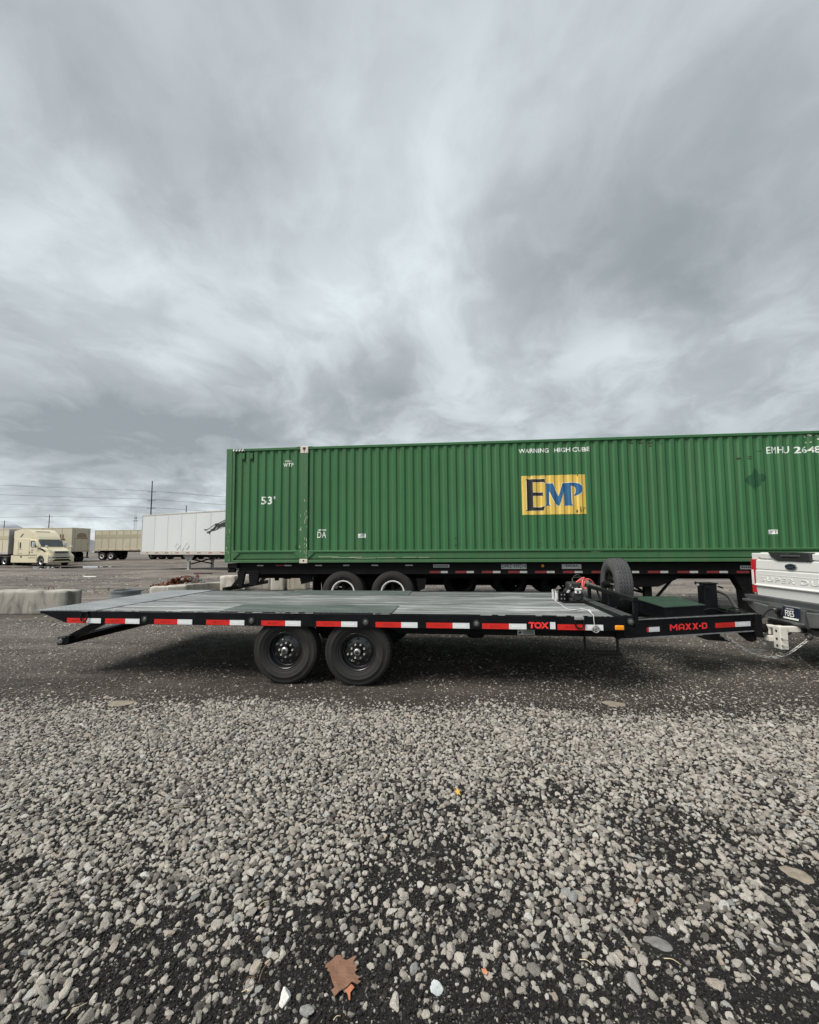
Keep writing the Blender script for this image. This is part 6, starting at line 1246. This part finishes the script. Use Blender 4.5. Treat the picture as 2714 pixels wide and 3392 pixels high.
# ---------------------------------------------------------------- road trailers and the cream tractor
CREAMP = pm('cream_trailer_paint', (0.47, 0.43, 0.32), (0.54, 0.50, 0.38), 0.7, 0.5, stretch=(1, 1, 0.35), dirt=(0.27, 0.24, 0.18), dirt_amt=0.3, dirt_scale=0.9)
CREAM_D = pm('faded_cream_band', (0.36, 0.325, 0.225), (0.43, 0.385, 0.265), 0.9, 0.6, dirt=(0.25, 0.23, 0.18), dirt_amt=0.3, dirt_scale=1.0)
CAB = pm('cream_cab_paint', (0.57, 0.515, 0.36), (0.62, 0.565, 0.41), 0.8, 0.33, coat=0.4, dirt=(0.38, 0.34, 0.24), dirt_amt=0.2, dirt_scale=1.2)
WHITE_T = pm('white_trailer_panel', (0.50, 0.525, 0.53), (0.56, 0.58, 0.585), 0.5, 0.42, stretch=(1, 1, 0.3), dirt=(0.48, 0.49, 0.48), dirt_amt=0.25, dirt_scale=0.8)
ALLOY = pm('alloy_rail', (0.42, 0.40, 0.37), (0.52, 0.50, 0.46), 1.5, 0.5, metal=0.2, dirt=(0.28, 0.24, 0.19), dirt_amt=0.4, dirt_scale=1.5)
RED_TAIL = pm('far_red_lamp', (0.4, 0.02, 0.02), None, 5, 0.4)
BROWN_INK = pm('brown_print', (0.085, 0.05, 0.032), (0.13, 0.08, 0.055), 3, 0.7)
PALE_PR = pm('worn_brown_print', (0.22, 0.155, 0.105), (0.30, 0.23, 0.16), 2, 0.7)
STILE = pm('dull_cream_stile', (0.24, 0.215, 0.155), (0.31, 0.28, 0.20), 0.7, 0.6)
def far_wheel(parent, x, y, face, r=0.51, rimmat=None):
    w = empty('wheel', (x, y, r)); w.parent = parent
    t = MB(); t.lathe(tyre_profile(r, 0.29, 0.27, 0.012, 3, 0.02), (0, 0, 0), 'y', 28, True); t.build('tyre', RUBBER, w)
    k = MB(); k.mat(0).lathe([(0.292, face * 0.11), (0.275, face * 0.12), (0.262, face * 0.08), (0.20, face * 0.05), (0.15, face * 0.06)], (0, 0, 0), 'y', 24); k.mat(1).lathe([(0.15, face * 0.06), (0.12, face * 0.12), (0.06, face * 0.14), (0.0, face * 0.14)], (0, 0, 0), 'y', 16); k.build('rim', [rimmat or WHITE_RIM, BLACK_MATT], w)
def box_trailer(name, loc, rz, label, L, H, zb, side, rail, ribs, axles, band=None, legs=None, doors=None, W_=2.59, stile=0.05, stile_mat=None):
    t = empty(name, loc, rz, label, 'box trailer')
    b = MB(); b.box(0.02, L - 0.02, 0.02, W_ - 0.02, zb + 0.22, H - 0.06, 0.0); b.build('body', side, t)
    p = MB(); n = int(L / ribs)
    for i in range(n):
        x0 = 0.05 + i * (L - 0.1) / n; x1 = x0 + (L - 0.1) / n
        q = MB(); q.box(x0 + 0.006, x1 - 0.006, 0.0, 0.022, zb + 0.24, H - 0.09, 0.004); q.build('side_panel', side, t)
        p.box(x1 - stile / 2, x1 + stile / 2, -0.014, 0.01, zb + 0.24, H - 0.09, 0.003); p.box(x1 - stile / 2, x1 + stile / 2, W_ - 0.01, W_ + 0.014, zb + 0.24, H - 0.09, 0.003)
    p.build('side_stile', stile_mat or side, t)
    r = MB(); r.box(0.0, L, -0.02, 0.06, zb, zb + 0.238, 0.01); r.box(0.0, L, W_ - 0.06, W_ + 0.02, zb, zb + 0.238, 0.01); r.build('bottom_rail', rail, t)
    r = MB(); r.box(0.0, L, -0.018, 0.05, H - 0.088, H, 0.01); r.box(0.0, L, W_ - 0.05, W_ + 0.018, H - 0.088, H, 0.01); r.box(0.03, L - 0.03, 0.03, W_ - 0.03, H - 0.05, H - 0.01); r.build('top_rail', rail, t)
    for x in (0.0, L - 0.09): r = MB(); r.box(x - 0.005, x + 0.095, -0.022, W_ + 0.022, zb + 0.02, H - 0.004, 0.02); r.build('end_frame', rail, t)
    if band: q = MB(); q.box(0.12, L - 0.12, -0.017, -0.003, band[0], band[1], 0); q.build('faded_band', CREAM_D, t)
    for k in range(int(L / 1.1)):
        q = MB(); q.box(0.6 + k * 1.1, 0.95 + k * 1.1, -0.024, -0.0205, zb + 0.10, zb + 0.15, 0); q.build('reflector', DIM_RED, t)
    f = MB(); f.box(0.3, L - 0.3, 0.7, 0.8, zb - 0.20, zb + 0.05, 0.005); f.box(0.3, L - 0.3, 1.8, 1.9, zb - 0.20, zb + 0.05, 0.005)
    for x in axles: f.cyl((x, 0.3, 0.51), (x, 2.3, 0.51), 0.07, 10)
    if axles: f.box(min(axles) - 1.0, max(axles) + 1.0, 0.65, 0.85, 0.62, zb - 0.1, 0.01); f.box(min(axles) - 1.0, max(axles) + 1.0, 1.75, 1.95, 0.62, zb - 0.1, 0.01)
    f.build('underframe', BLACK_MATT, t)
    for x in axles:
        for y, fc in ((0.17, -1), (0.50, -1), (2.09, 1), (2.42, 1)): far_wheel(t, x, y, fc)
    return t
def build_white_trailer():
    t = box_trailer('box_trailer', (-19.6, 30.9, 0.0), math.atan2(-3.8, 7.75), 'plain white box trailer with a black animal graphic, standing on landing legs', 14.6, 4.11, 1.235, WHITE_T, ALLOY, 1.46, [11.6, 12.9], stile=0.02)
    gz0 = 0.20
    for y in (0.30, 2.16):
        b = MB(); b.prism([(4.25, 1.22), (5.42, 1.22), (5.05, 0.78), (4.62, 0.78)], y, y + 0.03, 'xz'); b.box(4.72, 4.92, y, y + 0.14, gz0, 0.95, 0.01); b.box(4.66, 4.98, y - 0.06, y + 0.2, gz0 - 0.02, gz0 + 0.03, 0.01); b.build('landing_leg', DULL, t)
    b = MB(); b.bar((4.82, 0.35, 0.55), (4.82, 2.25, 0.95), 0.05, 0.08); b.bar((4.82, 0.35, 0.95), (4.82, 2.25, 0.55), 0.05, 0.08); b.build('leg_brace', BLACK_MATT, t)
    dog = [[6.69, 2.91], [6.977, 2.902], [7.141, 2.962], [7.659, 3.199], [7.771, 3.264], [7.95, 3.264], [8.301, 3.372], [8.562, 3.459], [8.95, 3.56], [9.1, 3.30], [8.95, 3.05], [8.581, 3.014], [8.319, 2.987], [8.016, 2.893], [7.743, 2.809], [7.351, 2.761], [7.291, 2.637], [7.227, 2.581], [7.152, 2.582], [7.155, 2.685], [7.023, 2.665], [6.975, 2.614], [6.96, 2.736], [7.299, 2.808], [7.311, 2.888], [7.443, 2.908], [7.603, 2.995], [7.775, 3.184], [7.661, 3.165], [7.012, 2.873], [6.83, 2.814], [6.71, 2.857]]
    bm = flat_polys([dog])
    for v in bm.verts: v.co.y = -0.016
    bm_obj(bm, 'graphic', BLACK_INK, t)
    bm = flat_polys([[(8.10, 3.24), (8.7, 3.42), (8.7, 3.385), (8.14, 3.22)], [(7.93, 3.02), (7.99, 3.03), (7.80, 2.85), (7.75, 2.84)], [(8.05, 2.915), (8.45, 3.03), (8.5, 3.01), (8.1, 2.90)]])
    for v in bm.verts: v.co.y = -0.019
    bm_obj(bm, 'graphic_highlight', WHITE_T, t)
    b = MB()
    for x, z, s in ((4.05, 1.80, 0.20), (5.05, 1.80, 0.22)):
        for i in range(4):
            a, c = math.pi / 2 * i, math.pi / 2 * (i + 1); b.bar((x + s * math.cos(a), -0.017, z + s * 1.1 * math.sin(a)), (x + s * math.cos(c), -0.017, z + s * 1.1 * math.sin(c)), 0.004, 0.018, 0, (0, 0, 1))
    b.bar((4.0, -0.017, 1.52), (4.42, -0.017, 1.86), 0.004, 0.03, 0); b.bar((4.55, -0.017, 1.50), (4.75, -0.017, 1.70), 0.004, 0.05, 0); b.bar((5.0, -0.017, 1.58), (5.3, -0.017, 1.85), 0.004, 0.02, 0); b.build('placard_holder', pm('grey_marks', (0.33, 0.34, 0.34), (0.42, 0.43, 0.43), 6, 0.6), t)
build_white_trailer()
def build_cream_trailers():
    z = gz(-42, 57)
    t = box_trailer('box_trailer', (-42.9, 57.6, z), -0.05, 'cream panelled box trailer with white wheels, left of the white trailer', 16.0, 4.05, 1.28, CREAMP, CREAMP, 1.0, [1.1, 2.35], band=(2.95, 3.45), stile_mat=STILE)
    b = MB()
    for i in range(4):
        a, c = math.pi / 2 * i, math.pi / 2 * (i + 1); b.bar((12.4 + .2 * math.cos(a), -0.018, 1.95 + .2 * math.sin(a)), (12.4 + .2 * math.cos(c), -0.018, 1.95 + .2 * math.sin(c)), 0.004, 0.02, 0)
    b.prism([(12.2, 1.95), (12.4, 1.75), (12.6, 1.95), (12.4, 2.15)], -0.017, -0.016, 'xz'); b.build('placard', WHITE_T, t)
    b = MB(); b.box(-0.35, -0.02, 0.1, 2.4, 0.95, 1.22, 0.02); b.build('rear_bumper', WHITE_T, t)
    # trailers queued further along: only their wheels and legs show under the white one
    z2 = gz(-33, 56)
    box_trailer('box_trailer', (-38.5, 60.2, z2), -0.05, 'cream box trailer mostly hidden, wheels showing under the white trailer', 14.6, 3.9, 1.3, CREAMP, CREAMP, 1.2, [2.0, 3.3, 6.6, 7.9, 11.0])
    # rear-on trailer behind the tractor: doors towards the camera
    z3 = gz(-40, 52); ax = math.atan2(-0.1, 0.995)
    e = box_trailer('box_trailer', (-55.63, 52.96, z3), ax, 'cream box trailer with brown letters on its side and an emblem on its rear doors', 14.6, 4.25, 1.30, CREAMP, CREAMP, 1.22, [12.2, 13.4], stile_mat=STILE)
    for k in range(2):
        b = MB(); b.box(14.605, 14.64, 0.08 + k * 1.225, 1.285 + k * 1.225, 1.42, 4.12, 0.01); d = b.build('rear_door', CREAMP, e)
        b = MB(); b.cyl((14.66, 0.35 + k * 1.9, 1.4), (14.66, 0.35 + k * 1.9, 4.1), 0.025, 8); b.box(14.64, 14.69, 0.30 + k * 1.9, 0.40 + k * 1.9, 2.2, 2.35, 0.01); b.build('lock_rod', ALLOY, d)
    b = MB()
    b.prism([(0.72 + 0.62 * math.cos(t_) + 0.6, 3.42 + 0.24 * math.sin(t_)) for t_ in np.linspace(0.25, math.pi - 0.25, 12)] + [(0.62, 3.36), (0.60, 3.05), (2.04, 3.05), (2.0, 3.36)], 14.642, 14.645, 'yz'); b.box(14.642, 14.646, 0.42, 2.2, 2.90, 3.02, 0); b.build('door_emblem', PALE_PR, e)
    b = MB(); b.box(14.6, 14.75, 0.3, 0.42, 0.55, 1.3, 0.01); b.box(14.6, 14.75, 2.15, 2.27, 0.55, 1.3, 0.01); b.box(14.62, 14.72, 0.1, 2.5, 0.52, 0.62, 0.01); b.build('underrun_bar', BLACK_MATT, e)
    lettering('LL', 12.98, 13.68, 2.72, 3.45, -0.022, BROWN_INK, e, bold=0.05)
    lettering('I', 12.68, 12.80, 2.72, 3.45, -0.022, BROWN_INK, e, bold=0.05)
build_cream_trailers()
def build_tractor():
    # local: x forward, y to the vehicle's left (away), origin on the ground under the near rear corner of the sleeper
    rz = -0.34; x0, y0 = -42.15, 45.0
    T_ = empty('semi_tractor', (x0, y0, gz(-38, 43.6)), rz, 'cream sleeper cab semi tractor facing right on wet ground', 'semi truck')
    Wd = 2.45
    # body cross-sections along x: (x, z_bottom, z_top, y_near, y_far)
    def loft(secs, name, mat, parent, bevel=0.05):
        b = MB(); vs = []
        for x, zb, zt, ya, yb in secs: vs += [(x, ya, zb), (x, yb, zb), (x, yb, zt), (x, ya, zt)]
        n = len(secs); fs = [(k * 4 + q, k * 4 + (q + 1) % 4, (k + 1) * 4 + (q + 1) % 4, (k + 1) * 4 + q) for k in range(n - 1) for q in range(4)] + [(3, 2, 1, 0), tuple(range(n * 4 - 4, n * 4))]
        b.add(vs, fs); return b.build(name, mat, parent, bevel=bevel)
    loft([(0.05, 1.12, 2.95, 0.02, Wd - 0.02), (2.05, 1.12, 2.95, 0.0, Wd), (3.55, 1.12, 2.78, 0.0, Wd), (3.85, 1.12, 2.72, 0.03, Wd - 0.03), (4.30, 1.15, 2.02, 0.10, Wd - 0.10)], 'cab', CAB, T_, 0.08)
    loft([(0.0, 2.9, 3.70, 0.04, Wd - 0.04), (1.2, 2.9, 3.86, 0.02, Wd - 0.02), (2.3, 2.9, 3.84, 0.03, Wd - 0.03), (3.0, 2.85, 3.55, 0.08, Wd - 0.08), (3.6, 2.80, 3.08, 0.15, Wd - 0.15), (3.86, 2.74, 2.80, 0.22, Wd - 0.22)], 'roof_fairing', CAB, T_, 0.12)
    loft([(3.95, 0.95, 2.02, 0.10, Wd - 0.10), (4.6, 0.95, 1.92, 0.16, Wd - 0.16), (5.35, 0.92, 1.74, 0.30, Wd - 0.30), (5.72, 0.90, 1.55, 0.46, Wd - 0.46), (5.80, 0.86, 1.30, 0.5, Wd - 0.5)], 'hood', CAB, T_, 0.10)
    for ya, yb in ((0.0, 0.42), (Wd - 0.42, Wd)):
        b = MB(); b.prism([(4.0, 0.62), (4.0, 1.38), (4.25, 1.50), (4.75, 1.52), (5.25, 1.40), (5.68, 1.12), (5.80, 0.95), (5.80, 0.36), (5.15, 0.36)] + [(4.62 + 0.60 * math.cos(t), 0.52 + 0.60 * math.sin(t)) for t in np.linspace(0.15, math.pi - 0.15, 11)] + [(4.02, 0.55)], ya, yb, 'xz'); b.build('fender', CAB, T_, bevel=0.06)
    b = MB(); b.box(5.25, 5.92, 0.05, Wd - 0.05, 0.34, 0.80, 0.08); b.build('bumper', CAB, T_, bevel=0.05)
    g = MB()
    for k in range(5): g.box(5.74 - k * 0.0 + 0.0, 5.86, 0.62, Wd - 0.62, 0.92 + k * 0.13, 0.955 + k * 0.13, 0.012)
    g.box(5.72, 5.80, 0.55, 0.62, 0.86, 1.55, 0.02); g.box(5.72, 5.80, Wd - 0.62, Wd - 0.55, 0.86, 1.55, 0.02); g.build('grille', STEEL, T_)
    g = MB(); g.box(5.70, 5.795, 0.6, Wd - 0.6, 0.84, 1.55, 0.02); g.box(5.86, 5.93, 0.5, Wd - 0.5, 0.52, 0.74, 0.02); g.build('grille_mesh', BLACK_MATT, T_)
    for s in (0, 1):
        y = 0.15 if s == 0 else Wd - 0.15
        g = MB(); sg = 1 if s == 0 else -1; g.hexa([(5.15, y - sg * 0.16, 1.02), (5.74, y + sg * 0.30, 0.92), (5.76, y + sg * 0.32, 1.0), (5.2, y - sg * 0.14, 1.12), (5.12, y - sg * 0.12, 1.26), (5.66, y + sg * 0.3, 1.04), (5.70, y + sg * 0.34, 1.10), (5.2, y - sg * 0.08, 1.30)]); g.build('headlamp', CLEAR_LENS, T_)
        g = MB(); g.cyl((5.9, y + sg * 0.3, 0.56), (5.935, y + sg * 0.3, 0.56), 0.07, 12); g.build('fog_lamp', BLACK_MATT, T_)
        g = MB(); ym = -0.28 if s == 0 else Wd + 0.28; g.mat(0).box(3.78, 3.92, ym - 0.10, ym + 0.12, 1.95, 2.48, 0.04); g.mat(1).bar((3.8, 0.05 if s == 0 else Wd - 0.05, 2.1), (3.85, ym, 2.1), 0.05, 0.05); g.build('wing_mirror', [WHITE_RIM, BLACK_MATT], T_)
        g = MB(); yh = 0.35 if s == 0 else Wd - 0.35; g.mat(1).bar((5.2, yh, 1.65), (5.35, yh - sg * 0.25, 2.0), 0.03, 0.03); g.mat(0).lathe([(0, 0.10), (0.12, 0.07), (0.14, 0.0), (0, -0.02)], (5.36, yh - sg * 0.28, 2.02), 'z', 12); g.build('hood_mirror', [WHITE_RIM, BLACK_MATT], T_)
    # glass
    g = MB(); g.hexa([(3.87, 0.14, 2.70), (3.87, Wd - 0.14, 2.70), (4.295, Wd - 0.20, 2.04), (4.295, 0.20, 2.04), (3.90, 0.14, 2.70), (3.90, Wd - 0.14, 2.70), (4.325, Wd - 0.20, 2.04), (4.325, 0.20, 2.04)]); ws = g.build('windscreen', pm('windscreen_glass', (0.03, 0.04, 0.045), (0.06, 0.075, 0.08), 1.2, 0.12, coat=0.3), T_)
    for y in (-0.006, Wd + 0.001):
        g = MB(); g.prism([(2.92, 2.62), (3.55, 2.60), (3.80, 2.02), (3.72, 1.95), (3.1, 1.92), (2.92, 2.10)], y - 0.006, y + 0.006, 'xz'); g.build('door_window', GLASS, T_)
        g = MB(); g.prism([(1.12, 2.48), (1.36, 2.48), (1.36, 1.86), (1.12, 1.86)], y - 0.006, y + 0.006, 'xz'); g.build('sleeper_window', GLASS, T_, bevel=0.004)
        g = MB(); g.prism([(1.08, 3.06), (1.42, 3.36), (1.62, 3.42), (1.60, 3.34), (1.22, 3.02)], y + (0.012 if y < 1 else -0.018), y + (0.022 if y < 1 else -0.008), 'xz'); g.build('fairing_window', GLASS, T_)
        g = MB(); g.box(2.80, 2.88, y - 0.012, y + 0.012, 1.32, 1.52, 0.004); g.build('door_handle', BLACK_MATT, T_)
        g = MB(); g.prism([(3.70, 1.92), (3.78, 1.98), (4.60, 1.80), (5.1, 1.52), (5.02, 1.50), (4.55, 1.70)], y + (0.06 if y < 1 else -0.07), y + (0.16 if y < 1 else -0.06), 'xz'); g.build('cowl_strip', BLACK_MATT, T_)
        g = MB(); g.box(2.72, 2.735, y - 0.005, y + 0.005, 1.15, 2.7, 0); g.box(0.1, 3.9, y - 0.005, y + 0.005, 1.125, 1.15, 0); g.box(0.9, 0.912, y - 0.005, y + 0.005, 1.2, 2.6, 0); g.box(0.9, 1.6, y - 0.005, y + 0.005, 1.75, 1.765, 0); g.box(0.9, 1.6, y - 0.005, y + 0.005, 1.35, 1.362, 0); g.build('door_seam', BLACK_MATT, T_)
    g = MB(); g.box(3.05, 3.45, -0.010, -0.004, 1.62, 1.74, 0); g.box(3.05, 3.35, -0.010, -0.004, 1.38, 1.52, 0); g.build('door_print', PALE_PR, T_)
    g = MB(); g.hexa([(2.75, 0.42, 3.655), (2.75, 1.7, 3.655), (2.98, 1.7, 3.565), (2.98, 0.42, 3.565), (2.76, 0.42, 3.668), (2.76, 1.7, 3.668), (2.99, 1.7, 3.578), (2.99, 0.42, 3.578)]); g.build('roof_print', PALE_PR, T_)
    g = MB(); g.prism([(-0.25, 0.36), (-0.25, 1.12), (3.9, 1.12), (3.9, 0.60), (4.0, 0.5), (4.0, 0.36)], 0.02, 0.30, 'xz'); sk = g.build('side_skirt', CAB, T_, bevel=0.04)
    g = MB(); g.cyl((1.45, 0.012, 0.98), (1.45, 0.03, 0.98), 0.12, 14); g.box(2.6, 3.8, 0.008, 0.03, 0.85, 0.90, 0.01); g.box(2.4, 3.9, -0.02, 0.2, 0.30, 0.36, 0.01); g.build('step_detail', BLACK_MATT, sk)
    g = MB(); g.box(-0.12, 0.0, 0.05, Wd - 0.05, 1.1, 3.75, 0.02); g.build('gap_panel', pm('dark_brown_edge', (0.035, 0.02, 0.018), None, 4, 0.7), T_)  # dark panel across the gap behind the cab
    g = MB(); g.box(-3.4, 4.6, 0.75, 0.85, 0.72, 0.98, 0.01); g.box(-3.4, 4.6, 1.6, 1.7, 0.72, 0.98, 0.01); g.cyl((4.62, 0.3, 0.52), (4.62, 2.15, 0.52), 0.07, 10); g.box(-3.3, -0.3, 0.3, 2.15, 0.85, 1.0, 0.02); g.box(-0.5, 3.9, 0.3, 2.15, 0.5, 1.1, 0.02); g.build('chassis_frame', BLACK_MATT, T_)
    far_wheel(T_, 4.62, 0.17, -1, rimmat=STEEL); far_wheel(T_, 4.62, Wd - 0.17, 1, rimmat=STEEL)
    for x in (-1.35, -2.7):
        for y, f in ((0.15, -1), (0.48, -1), (Wd - 0.15, 1), (Wd - 0.48, 1)): far_wheel(T_, x, y, f, rimmat=STEEL)
    # the cream trailer it pulls
    c, s = math.cos(rz), math.sin(rz); L = 14.0; ox = x0 + c * (-0.75 - L); oy = y0 + s * (-0.75 - L)
    box_trailer('box_trailer', (ox, oy, gz(-44, 46)), rz, 'cream box trailer coupled behind the sleeper cab tractor', L, 3.86, 1.18, CREAMP, ALLOY, 1.0, [1.2, 2.5], band=(2.75, 3.15), stile_mat=STILE)
build_tractor()

# ---------------------------------------------------------------- poles and wires
WOOD = pm('utility_pole_wood', (0.045, 0.038, 0.034), (0.075, 0.065, 0.058), 3, 0.9)
def pole(x, y, top, arms, label, r=0.17, span=0.75):
    z = 0.26; p = empty('utility_pole', (x, y, z), 0.35, label, 'utility pole')
    b = MB(); b.tube([(0, 0, -0.5), (0, 0, (top - z) * 0.5), (0, 0, top - z)], lambda t: r * (1.15 - 0.45 * t), 10); b.build('pole_shaft', WOOD, p)
    for a in arms:
        c = MB(); c.box(-span, span, -0.05, 0.05, a - z - 0.045, a - z + 0.045, 0.01); arm = c.build('crossarm', WOOD, p)
        c = MB()
        for s in (-0.95, 0.95): c.cyl((s * span, 0, a - z + 0.06), (s * span, 0, a - z + 0.20), 0.035, 8)
        c.build('insulator', DULL, arm)
    return p
pole(-55.3, 90, 16.35, (13.95, 12.15, 10.4), 'tallest utility pole with three crossarms, rising behind the white trailer', 0.14)
pole(-69.0, 130, 15.2, (), 'short bare pole top showing above the white trailer roof', 0.17)
pole(-171, 200, 18.6, (17.4, 15.0, 12.6), 'distant utility pole with crossarms behind the cream trailers', 0.22, 1.5)
pole(-221, 230, 18.0, (17.2,), 'distant utility pole at the far left above the hills', 0.22, 1.6)
def lattice(x, y, H, label):
    z = 0.26; e = empty('lattice_mast', (x, y, z), 0.2, label, 'mast'); b = MB(); n = 16; w = lambda k: 0.85 - 0.35 * k / n; hh = H - z
    C4 = ((-1, -1), (1, -1), (1, 1), (-1, 1))
    for k in range(n):
        za, zb = hh * k / n, hh * (k + 1) / n
        for i in range(4):
            a, c = C4[i], C4[(i + 1) % 4]; b.bar((a[0] * w(k), a[1] * w(k), za), (a[0] * w(k + 1), a[1] * w(k + 1), zb), 0.08, 0.08, 0); b.bar((a[0] * w(k), a[1] * w(k), za), (c[0] * w(k + 1), c[1] * w(k + 1), zb), 0.045, 0.045, 0)
    b.build('lattice_frame', DULL, e); b = MB(); b.box(-1.6, 1.6, -0.3, 0.3, hh * 0.81, hh * 0.83, 0.02); b.box(-0.7, 0.7, -0.7, 0.7, hh * 0.88, hh * 0.92, 0.1); b.build('antenna_array', DULL, e)
    b = MB(); b.cyl((0, 0, hh), (0, 0, hh + 3), 0.08, 6); b.build('lightning_rod', DULL, e)
lattice(-195, 300, 27.0, 'slim grey lattice mast far off between the cream and white trailers')
WIRE = pm('wire', (0.03, 0.03, 0.032), None, 3, 0.6)
def wire(p, q, sag, r, label, off=0.0):
    p = Vector(p); q = Vector(q); b = MB(); pts = [p.lerp(q, t) - Vector((0, 0, sag * 4 * t * (1 - t))) for t in np.linspace(0, 1, 24)]
    b.tube(pts, r, 5); tag(b.build('power_line', WIRE), label, 'power line', 'power lines strung between the poles')
d = Vector((-76 + 55.3, 79 - 90, 0)); A_ = Vector((-55.3, 90, 0))
for a, nm in ((14.2, 'top'), (12.4, 'middle'), (10.65, 'bottom')):
    for s in (-0.65, 0.65):
        w0 = A_ + Vector((0.34, 0.94, 0)) * 0 + Vector((s * 0.9, s * 0.33, a)); side = 'nearer' if s > 0 else 'farther'
        wire(w0, w0 + d * 3.0 + Vector((0, 0, 0.3)), 0.5, 0.016, '%s wire of the %s pair left of the tallest pole' % (side, nm))
        wire(w0, w0 - d * 2.6 + Vector((0, 0, -0.6)), 0.6, 0.014, '%s wire of the %s pair right of the tallest pole' % (side, nm))
wire((-330, 190, 17.6), (-171, 200, 17.7), 1.0, 0.05, 'thin wire low in the sky left of the distant pole'); wire((-171, 200, 17.7), (-60, 205, 17.7), 1.0, 0.05, 'thin wire low in the sky right of the distant pole')

# ---------------------------------------------------------------- distant snowy hills, haze put into their pale colours
def hills(name, dist, pts, depth, mat, seed):
    """ridge given as (azimuth tangent, height) pairs"""
    xs = np.linspace(pts[0][0], pts[-1][0], 240); hs = np.interp(xs, [p[0] for p in pts], [p[1] for p in pts]); f = vnoise(seed); vs = []; m = 14
    for i, (t, h) in enumerate(zip(xs, hs)):
        h = h * (1 + 0.22 * float(f(i * 0.13, 1.5)) + 0.10 * float(f(i * 0.45, 7.5)))
        for j in range(m):
            k = j / (m - 1); y = dist + (k - 0.5) * 2 * depth; z = max(h, 0) * (1 - abs(2 * k - 1) ** 1.25) * (1 + 0.35 * float(f(i * 0.25, j * 0.9 + 20)) * (1 - abs(2 * k - 1))) - 2
            vs.append((t * dist + (y - dist) * 0.1, y, z))
    fs = [(i * m + j, (i + 1) * m + j, (i + 1) * m + j + 1, i * m + j + 1) for i in range(len(xs) - 1) for j in range(m - 1)]
    b = MB(); b.add(vs, fs, True); tag(b.build(name, mat), kind='structure')
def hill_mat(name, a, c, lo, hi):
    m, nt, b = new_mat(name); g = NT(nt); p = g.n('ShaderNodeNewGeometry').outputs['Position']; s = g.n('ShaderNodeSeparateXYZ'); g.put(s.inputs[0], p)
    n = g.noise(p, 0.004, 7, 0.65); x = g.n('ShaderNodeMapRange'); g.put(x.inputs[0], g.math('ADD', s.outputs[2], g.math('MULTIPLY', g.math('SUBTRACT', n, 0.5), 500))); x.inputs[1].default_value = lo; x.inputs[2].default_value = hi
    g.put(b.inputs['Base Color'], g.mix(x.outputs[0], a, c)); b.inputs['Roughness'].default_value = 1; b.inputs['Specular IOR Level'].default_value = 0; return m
hills('near_hills', 7000, [(-2.2, 330), (-1.35, 340), (-0.99, 410), (-0.955, 400), (-0.93, 360), (-0.905, 320), (-0.86, 290), (-0.82, 250), (-0.76, 170), (-0.70, 120), (-0.60, 60), (-0.45, 20)], 1200, hill_mat('hazed_snowy_scrub', (0.17, 0.178, 0.20), (0.42, 0.44, 0.48), 200, 560), 31)
hills('far_hills', 11000, [(-2.0, 500), (-1.0, 600), (-0.88, 480), (-0.84, 540), (-0.81, 580), (-0.78, 540), (-0.74, 480), (-0.6, 420), (-0.3, 380), (0.4, 420), (1.6, 520)], 1500, hill_mat('hazed_far_snow', (0.34, 0.355, 0.38), (0.52, 0.54, 0.57), 100, 600), 32)
